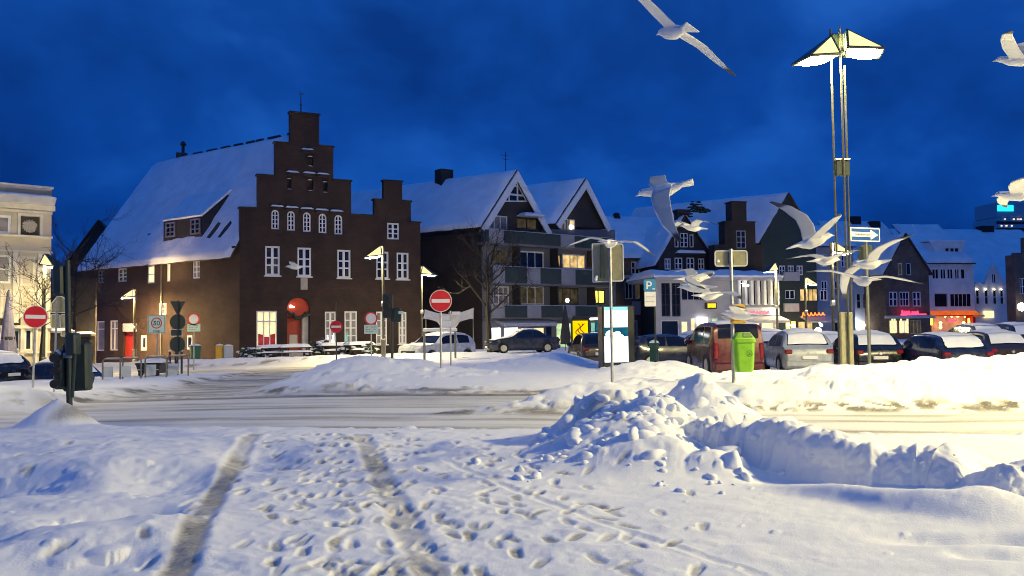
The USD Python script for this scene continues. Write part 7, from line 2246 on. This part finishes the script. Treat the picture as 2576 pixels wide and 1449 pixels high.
def car(label, loc, rz, kind, paint, L=4.2, W=1.76, Hh=1.50, snow=('roof', 'hood', 'rear', 'front'), plate=True, st=.07, lit_tail=False, name='parked_car'):
    t = thing(name, label, 'car', loc, rz, None)
    pr = np.array(PROF[kind]); top = PchipInterpolator(pr[:, 0], pr[:, 1] * Hh)
    zb = 0.20
    def sec(q):
        w = W / 2 * (1 - .16 * max(0, (.07 - q) / .07) ** 2 - .22 * max(0, (q - .86) / .14) ** 2)
        zt = float(top(q)); belt = Hh * (.635 - .03 * q)
        zz_ = min(belt, zt - .03)
        rise = np.clip((zt - zz_) / (Hh - belt), 0, 1)
        wr = w * (1 - (.20 if kind != 'van' else .12) * rise)
        lo = zb + (.10 * max(0, (.05 - q) / .05) + .08 * max(0, (q - .94) / .06))
        return [(w * .90, lo), (w * .985, lo + .10), (w, max(lo + .12, min(Hh * .40, zz_ - .05))), (w * .985, zz_), (wr, zz_ + (zt - zz_) * .88), (wr * .86, zt - .012), (0, zt + .012)]
    qs = np.unique(np.r_[np.linspace(0, .06, 7), np.linspace(.06, .9, 29), np.linspace(.9, 1, 8)])
    V = []
    for q in qs:
        s = sec(q); full = s + [(-y, z) for y, z in s[-2::-1]]
        V += [((q - .5) * L, y, z) for y, z in full]
    n = 13
    F_ = []
    for i in range(len(qs) - 1):
        for j in range(n - 1):
            F_.append((i * n + j, i * n + j + 1, (i + 1) * n + j + 1, (i + 1) * n + j))
        F_.append((i * n + n - 1, i * n, (i + 1) * n, (i + 1) * n + n - 1))
    F_ = [(a, d, c) for a, b, c, d in F_] + [(a, c, b) for a, b, c, d in F_]
    e = (len(qs) - 1) * n
    F_ += [(0, k, k + 1) for k in range(1, n - 1)] + [(e, e + k + 1, e + k) for k in range(1, n - 1)]
    F_ = np.array(F_)
    VV = np.array(V)
    cen = VV.mean(0)
    fn = np.cross(VV[F_[:, 1]] - VV[F_[:, 0]], VV[F_[:, 2]] - VV[F_[:, 0]])
    if ((VV[F_].mean(1) - cen) * fn).sum() < 0:
        F_ = F_[:, ::-1]
    MB().add(VV, F_).build('body', paint, t, smooth=38)
    def strip(q0, q1, fn_, nn=6):
        m = MB(); Vs = []
        for q in np.linspace(q0, q1, nn):
            Vs += fn_(q)
        k = len(Vs) // nn
        Fs = [(i * k + j, i * k + j + 1, (i + 1) * k + j + 1, (i + 1) * k + j) for i in range(nn - 1) for j in range(k - 1)]
        return Vs, Fs
    def panel(name_, q0, q1, fn_, mt, thick, parent=t, nn=6, smooth=40):
        Vs, Fs = strip(q0, q1, fn_, nn)
        Vs = np.array(Vs); Fs = np.array(Fs)
        up = np.array(thick, float)
        k = len(Vs)
        a = np.cross(Vs[Fs[0][1]] - Vs[Fs[0][0]], Vs[Fs[0][2]] - Vs[Fs[0][0]])
        if a @ up < 0:
            Fs = Fs[:, ::-1]
        kk = k // nn
        edge = list(range(kk)) + [i * kk + kk - 1 for i in range(1, nn)] + [(nn - 1) * kk + j for j in range(kk - 2, -1, -1)] + [i * kk for i in range(nn - 2, 0, -1)]
        sides = [(edge[i], edge[(i + 1) % len(edge)], k + edge[(i + 1) % len(edge)], k + edge[i]) for i in range(len(edge))]
        sides += [s_[::-1] for s_ in sides]
        return MB().add(np.vstack([Vs, Vs + up]), np.vstack([Fs[:, ::-1], Fs + k, np.array(sides)])).build(name_, mt, parent, smooth=smooth)
    for sg in (1, -1):
        for (g0, g1) in GLASS[kind]:
            def fs(q):
                s = sec(q); a, b = np.array(s[3]), np.array(s[4])
                if b[1] - a[1] < .06:
                    b = a + [0, .06]
                p, r = a + (b - a) * .10, a + (b - a) * .92
                return [((q - .5) * L, sg * p[0], p[1]), ((q - .5) * L, sg * r[0], r[1])]
            panel('side_window', g0, g1, fs, 'car_glass', (0, sg * .008, .002))
    def ft(q):
        s = sec(q); w = s[5][0] * .97
        return [((q - .5) * L, w * c, s[5][1] + .022 * (1 - abs(c)) + .002) for c in (-1, -.5, 0, .5, 1)]
    r0, r1 = REARW[kind]; panel('rear_window', r0, r1, ft, 'car_glass', (-.008, 0, .008))
    f0, f1 = FRONTW[kind]; panel('windscreen', f0, f1, ft, 'car_glass', (.006, 0, .010))
    rnd = np.random.RandomState(int(abs(loc[0] * 13 + loc[1] * 7)) % 1000)
    def fsnow(scale, ed):
        def g(q):
            s = sec(q); w = s[5][0] * scale
            return [((q - .5) * L, w * c, s[5][1] + .022 * (1 - abs(c)) + .012) for c in np.linspace(-1, 1, 7)]
        return g
    rg = {'roof': (r1 + .005, f0 - .005), 'hood': (f1 + .02, .93), 'rear': (r0 + .004, r1 - .002), 'front': (f0 + .004, f1 - .004)}
    if kind == 'sedan':
        rg['boot'] = (.035, .16)
    for k_ in snow:
        if k_ not in rg:
            continue
        a, b = rg[k_]
        Vs, Fs = strip(a, b, fsnow(.97 if k_ == 'roof' else .93, 0), 10)
        Vs = np.array(Vs); Fs = np.array(Fs); kk = 7
        th = st * (1.0 if k_ == 'roof' else .7 if k_ == 'hood' else .35)
        i, j = np.divmod(np.arange(70), 7)
        ed = np.minimum(np.minimum(i, 9 - i) / 1.5, np.minimum(j, 6 - j) / 1.2)
        hgt = th * np.clip(.25 + .75 * ed, 0, 1) * (.75 + .5 * rnd.rand(70))
        up = Vs + np.c_[np.zeros(70) - (.3 * hgt if k_ == 'rear' else -.3 * hgt if k_ == 'front' else 0 * hgt), np.zeros(70), hgt]
        a_ = np.cross(Vs[Fs[0][1]] - Vs[Fs[0][0]], Vs[Fs[0][2]] - Vs[Fs[0][0]])
        Fu = Fs if a_[2] > 0 else Fs[:, ::-1]
        edge = list(range(7)) + [i_ * 7 + 6 for i_ in range(1, 10)] + [63 + j_ for j_ in range(5, -1, -1)] + [i_ * 7 for i_ in range(8, 0, -1)]
        sides = [(edge[i_], edge[(i_ + 1) % len(edge)], 70 + edge[(i_ + 1) % len(edge)], 70 + edge[i_]) for i_ in range(len(edge))]
        sides += [s2[::-1] for s2 in sides]
        MB().add(np.vstack([Vs, up]), np.vstack([Fu + 70, np.array(sides)])).build('snow_cover', 'snow', t, smooth=50)
    R = Hh * .215
    for q in (.185, .81):
        for sg in (1, -1):
            x = (q - .5) * L; y = sg * (sec(q)[2][0] - .10)
            ty = MB().tube([(x, y - sg * .1, R), (x, y + sg * .115, R)], R, 20).build('wheel', 'tyre', t, smooth=30)
            MB().tube([(x, y + sg * .10, R), (x, y + sg * .122, R)], R * .64, 14).build('rim', 'galvanised', ty)
            a = np.linspace(-.15, np.pi + .15, 14)
            MB().tube(np.c_[x + R * 1.10 * np.cos(a), np.full(14, y + sg * .098), R + R * 1.10 * np.sin(a)], .035, 5).build('wheel_arch', 'black_plastic', t)
    w = sec(.012)[3][0]
    zl = Hh * (.52 if kind != 'van' else .44)
    lh, lw_ = (.10, .12) if kind != 'van' else (.36, .07)
    for sg in (1, -1):
        y = sg * (w - lw_ * .62)
        MB().cbox(-.5 * L - .025, -.5 * L + .20, y - lw_, y + lw_, zl - lh / 2, zl + lh, .03).build('tail_light', 'tail_red', t)
        wf = sec(.96)[2][0]
        MB().cbox(.5 * L - .30, .5 * L - .06, sg * (wf - .20) - .16, sg * (wf - .20) + .16, Hh * .43, Hh * .50, .03).build('headlight', 'lens_clear', t)
        mw = sec(f1)[3]
        MB().cbox((f1 - .5) * L - .22, (f1 - .5) * L - .06, sg * (mw[0] + .10) - .10, sg * (mw[0] + .10) + .10, mw[1] - .02, mw[1] + .14, .03).build('mirror', paint, t)
    MB().cbox(-.5 * L - .05, -.5 * L + .16, -W * .46, W * .46, .26, .26 + Hh * .15, .05).build('rear_bumper', paint, t)
    MB().cbox(.5 * L - .22, .5 * L + .03, -W * .40, W * .40, .24, .24 + Hh * .13, .05).build('front_bumper', paint, t)
    MB().cbox(.5 * L - .10, .5 * L + .012, -W * .28, W * .28, Hh * .36, Hh * .44, .02).build('grille', 'black_plastic', t)
    if plate:
        zp = Hh * (.40 if kind != 'van' else .47)
        MB().cbox(-.5 * L - .062, -.5 * L - .0, -.26, .26, zp - .06, zp + .06, .01).build('number_plate', 'sign_white', t)
        MB().cbox(.5 * L + .0, .5 * L + .045, -.26, .26, .34, .45, .01).build('number_plate', 'sign_white', t)
    MB().tube([(-.5 * L - .035, 0, Hh * .50), (-.5 * L + .03, 0, Hh * .50)], .055, 14).build('badge', 'chrome', t)
    m = MB(); m.box(-.5 * L + .25, .5 * L - .25, -W * .42, W * .42, .16, .30); m.build('underbody', 'black_plastic', t)
    return t


def park(label, u, d, heading, kind, paint, anchor='center', dz=0.0, zabs=None, **kw):
    L = kw.get('L', 4.2)
    p = D(u, 860, d)
    c, s = math.cos(heading), math.sin(heading)
    off = {'center': 0, 'rear': L / 2, 'front': -L / 2}[anchor]
    x, y = p[0] + c * off, p[1] + s * off
    z = gz(x, y) if zabs is None else zabs
    return car(label, (x, y, z + dz), heading, kind, paint, **kw)


H90 = math.pi / 2
park('red panel van with tall tailgate seen from behind, right of centre', 1859, 30.0, H90 + .02, 'van', 'car_red', 'rear', 0, -.17, L=4.38, W=1.80, Hh=1.84, snow=('roof', 'hood'), st=.06)
park('silver hatchback under thick snow, seen from behind right of the red van', 2036, 31.5, H90 - .06, 'hatch', 'car_silver', 'rear', 0, -.14, L=4.1, W=1.76, Hh=1.48, st=.10)
park('navy car partly hidden behind the snow covered silver hatchback', 1952, 40.0, H90, 'wagon', 'car_navy', 'rear', 0, -.12, L=4.5, Hh=1.5)
park('black car mostly hidden behind the foot of the tall double lamp', 2113, 36.0, H90 - .05, 'sedan', 'car_black', 'rear', 0, -.22, L=4.5, Hh=1.45)
park('black hatchback with snow covered rear window right of the tall lamp', 2214, 33.0, H90 - .03, 'hatch', 'car_black', 'rear', 0, -.22, L=4.2, W=1.80, Hh=1.47, st=.09)
park('dark estate car seen from behind at an angle, towards the right edge', 2437, 30.5, H90 + .04, 'wagon', 'car_navy', 'rear', 0, -.24, L=4.7, W=1.83, Hh=1.45, st=.05)
park('dark brown car with snow on its rear window at the right edge', 2548, 33.5, H90 + .02, 'hatch', 'car_brown', 'rear', 0, -.22, L=4.3, Hh=1.46, st=.09)
park('pale roofed car in the second row behind the dark estate car', 2498, 44.0, H90, 'suv', 'car_grey', 'rear', 0, -.12, L=4.5, Hh=1.65)
park('dark car in the second row cut by the right edge', 2600, 43.0, H90, 'wagon', 'car_navy', 'rear', 0, -.05, L=4.5, Hh=1.6)
park('white estate car parked before the corner of the brick house', 1100, 48.5, math.radians(180 + 50), 'suv', 'car_white', 'center', -.34, L=4.3, W=1.85, Hh=1.62, st=.04, snow=('roof', 'hood'))
park('dark saloon car parked in front of the lit shops of the apartment house', 1312, 57.0, math.radians(180 + 16), 'sedan', 'car_navy', 'center', L=4.5, Hh=1.45)
park('dark brown car between the yellow poster and the white lit column', 1513, 37.0, H90 + .1, 'hatch', 'car_brown', 'rear', 0, -.05, L=4.0, W=1.6, Hh=1.42, snow=())
park('dark blue car behind the parking sign', 1690, 40.0, math.radians(8), 'hatch', 'car_navy', 'center', -.05, L=3.9, Hh=1.45, snow=('hood',))
park('grey snow covered car behind the dark blue car, left of the red van', 1735, 46.5, math.radians(195), 'sedan', 'car_grey', 'center', L=4.6, Hh=1.46)
park('black estate car cut off by the left edge of the picture', 36, 35.5, math.radians(158), 'wagon', 'car_black', 'rear', -.30, L=4.6, W=1.85, Hh=1.52, st=.05)
# snowed-in car beside it
park('car buried under purple shaded snow right of the black estate car', 124, 36.5, math.radians(165), 'hatch', 'car_navy', 'center', -.75, L=3.9, Hh=1.4, st=.16)


# ------------------------------------------------------------------ gulls
def gull(label, u, v, d, yaw, roll=0.0, pitch=0.0, up=(20, 20), tip=(-10, -10), sweep=(0.10, 0.10), scale=.85, tail=True):
    """one continuous body with wings; local x = flight direction, y = left. up / tip: angle of inner and outer wing (left, right)"""
    import manifold3d as m3
    def sph(c, r):
        return m3.Manifold.sphere(r, 12).translate([float(k) for k in c])
    def hull(pts):
        return m3.Manifold.batch_hull([sph(c, r) for c, r in pts])
    P = [hull([((-.16, 0, .0), .035), ((-.05, 0, -.01), .068)]), hull([((-.05, 0, -.01), .068), ((.08, 0, .0), .062)]), hull([((.08, 0, .0), .062), ((.17, 0, .02), .040)]), hull([((.17, 0, .02), .040), ((.205, 0, .025), .038)]),
         hull([((.205, 0, .025), .030), ((.255, 0, .015), .010)]), hull([((.250, 0, .015), .010), ((.275, 0, .006), .005)]),
         hull([((-.14, 0, .01), .028), ((-.30, .075, .005), .006), ((-.30, -.075, .005), .006)])]
    joints = {}
    for k, sg in enumerate((1, -1)):
        a, b = math.radians(up[k]), math.radians(tip[k])
        sh = np.array([.07, sg * .045, .03]); wr = sh + np.array([sweep[k] * .5 + .02, sg * .34 * math.cos(a), .34 * math.sin(a)])
        el = (sh + wr) / 2 + [.03, 0, .012]
        tp = wr + np.array([-.10 - sweep[k], sg * .40 * math.cos(b), .40 * math.sin(b)])
        md = wr * .5 + tp * .5 + [.03, 0, .01]
        cl = lambda p, ch, r=.008: [(p, .013), (p + np.array([-ch, 0, -.012]), r * .6)]
        P.append(hull(cl(sh, .16, .012) + cl(el, .165)))
        P.append(hull(cl(el, .165) + cl(wr, .145)))
        P.append(hull(cl(wr, .145) + cl(md, .10)))
        P.append(hull(cl(md, .10) + [(tp, .004), (tp + np.array([-.03, 0, -.003]), .003)]))
    body = m3.Manifold()
    for q in P:
        body = body + q
    body = body.refine_to_length(.03)
    me = body.to_mesh()
    tm = trimesh.Trimesh(me.vert_properties[:, :3], me.tri_verts, process=True)
    trimesh.smoothing.filter_taubin(tm, iterations=6)
    V = np.array(tm.vertices) * scale
    c = D(u, v, d)
    t = UsdGeom.Xform.Define(stage, '/World/' + numbered('/World', 'gull'))
    t.AddTranslateOp().Set(Gf.Vec3d(*[float(k) for k in c])); t.AddRotateZOp().Set(float(yaw)); t.AddRotateYOp().Set(float(-pitch)); t.AddRotateXOp().Set(float(roll))
    tag(t.GetPrim(), label, 'gull', 'gulls flying over the square')
    g = usdkit.mesh(stage, str(t.GetPath()) + '/body', (V, np.array(tm.faces)), M['gull'], smooth=True)
    vv = np.array(g.GetPointsAttr().Get()); nn = np.array(g.GetNormalsAttr().Get()) if g.GetNormalsAttr().Get() is not None else np.zeros_like(vv)
    r = np.hypot(vv[:, 1], vv[:, 2]) / scale
    grey = ss(.05, .12, r) * ss(-.1, .25, nn[:, 2])
    tipb = ss(.62, .69, r)
    primvar(g, 'tint', np.clip(.45 * grey + .8 * tipb, 0, 1))
    S = lambda p: np.array(p) * scale
    MB().hull([S((.245, .010, .016)), S((.245, -.010, .016)), S((.245, 0, .026)), S((.245, 0, .004)), S((.292, 0, .006)), S((.288, 0, .0))]).build('beak', 'post_yellow', t.GetPrim())
    for sg in (1, -1):
        v_, f_ = blob(.006 * scale, 1, 1, 0); MB().add(v_ + S((.218, sg * .034, .036)), f_).build('eye', 'black_plastic', t.GetPrim())
    return t


mat('gull', {'at': ('attribute', {'attribute': 'tint'}), 'r': ('rgb_ramp', {'ramp': [(0.0, (0.82, 0.79, 0.70)), (0.42, (0.50, 0.50, 0.48)), (0.75, (0.10, 0.10, 0.10)), (1.0, (0.05, 0.05, 0.055))]}),
                          'p': ('principled_bsdf', {'roughness': .8}), 'tr': ('translucent_bsdf', {'color': (0.85, 0.80, 0.68)}), 'mx': ('mix_closure', {'fac': 0.0})},
    [('at.fac', 'r.fac'), ('r.color', 'p.base_color'), ('p.BSDF', 'mx.closure1'), ('tr.BSDF', 'mx.closure2')], 'mx.closure')

gull('gull highest in the sky, wings spread wide, near the top edge', 1693, 80, 7.2, 115, 24, 10, (14, 10), (-4, -16), (.06, .10), .86)
gull('gull high at the right edge of the picture, half cut off', 2560, 152, 9.0, 140, -10, 8, (38, 30), (10, 8), (.08, .08), .8)
gull('gull at the right edge above the distant tower with the cyan sign', 2556, 492, 9.5, 165, 6, 0, (10, 4), (-6, -4), (.08, .08), .8)
gull('gull in profile with raised and lowered wings, left of the black gable chimney', 1668, 478, 8.6, 168, 14, -12, (-62, 48), (-78, 12), (.04, .02), .95)
gull('small gull gliding in front of the black gable chimney', 1742, 573, 11.0, 200, -4, 4, (18, 18), (-14, -14), (.08, .08), .62)
gull('large gull beating its wings over the tall pair of sign backs', 1535, 612, 8.6, 62, 4, 0, (10, 0), (-24, -32), (.06, .06), .62)
gull('large gull with one wing raised before the green boarded gable', 2045, 608, 8.8, 12, -8, 14, (62, 16), (50, 2), (.12, .08), .85)
gull('gull just left of the tall lamp poles, lowest of the left pair', 2078, 656, 9.0, 24, -6, 2, (22, 6), (2, -10), (.10, .10), .66)
gull('gull right of the tall lamp poles diving with a drooping wing', 2186, 664, 8.6, 200, 12, -6, (16, -10), (2, -40), (.08, .10), .74)
gull('gull with long flat wings right of the lamp poles, lowest there', 2172, 706, 8.6, 96, 5, 0, (12, 10), (-8, -10), (.06, .06), .74)
gull('gull over the snowy flat roof of the columned shop', 1745, 702, 10.5, 12, 4, 2, (20, 14), (-6, -8), (.10, .10), .75)
gull('faint lower gull below the one over the snowy flat roof', 1752, 724, 9.6, 172, -6, 0, (12, 16), (-10, -6), (.08, .10), .70)
gull('gull left of the sign post above the yellow display board', 1785, 744, 10.0, 30, 8, 2, (16, 10), (-4, -8), (.10, .10), .70)
gull('gull low behind the sign post beside the yellow box', 1862, 793, 10.5, 165, -4, 4, (20, 10), (0, -8), (.10, .10), .80)
gull('tiny distant gull in front of the brick gable windows', 742, 672, 22.0, 188, 0, 0, (18, 18), (-8, -8), (.08, .08), .8)
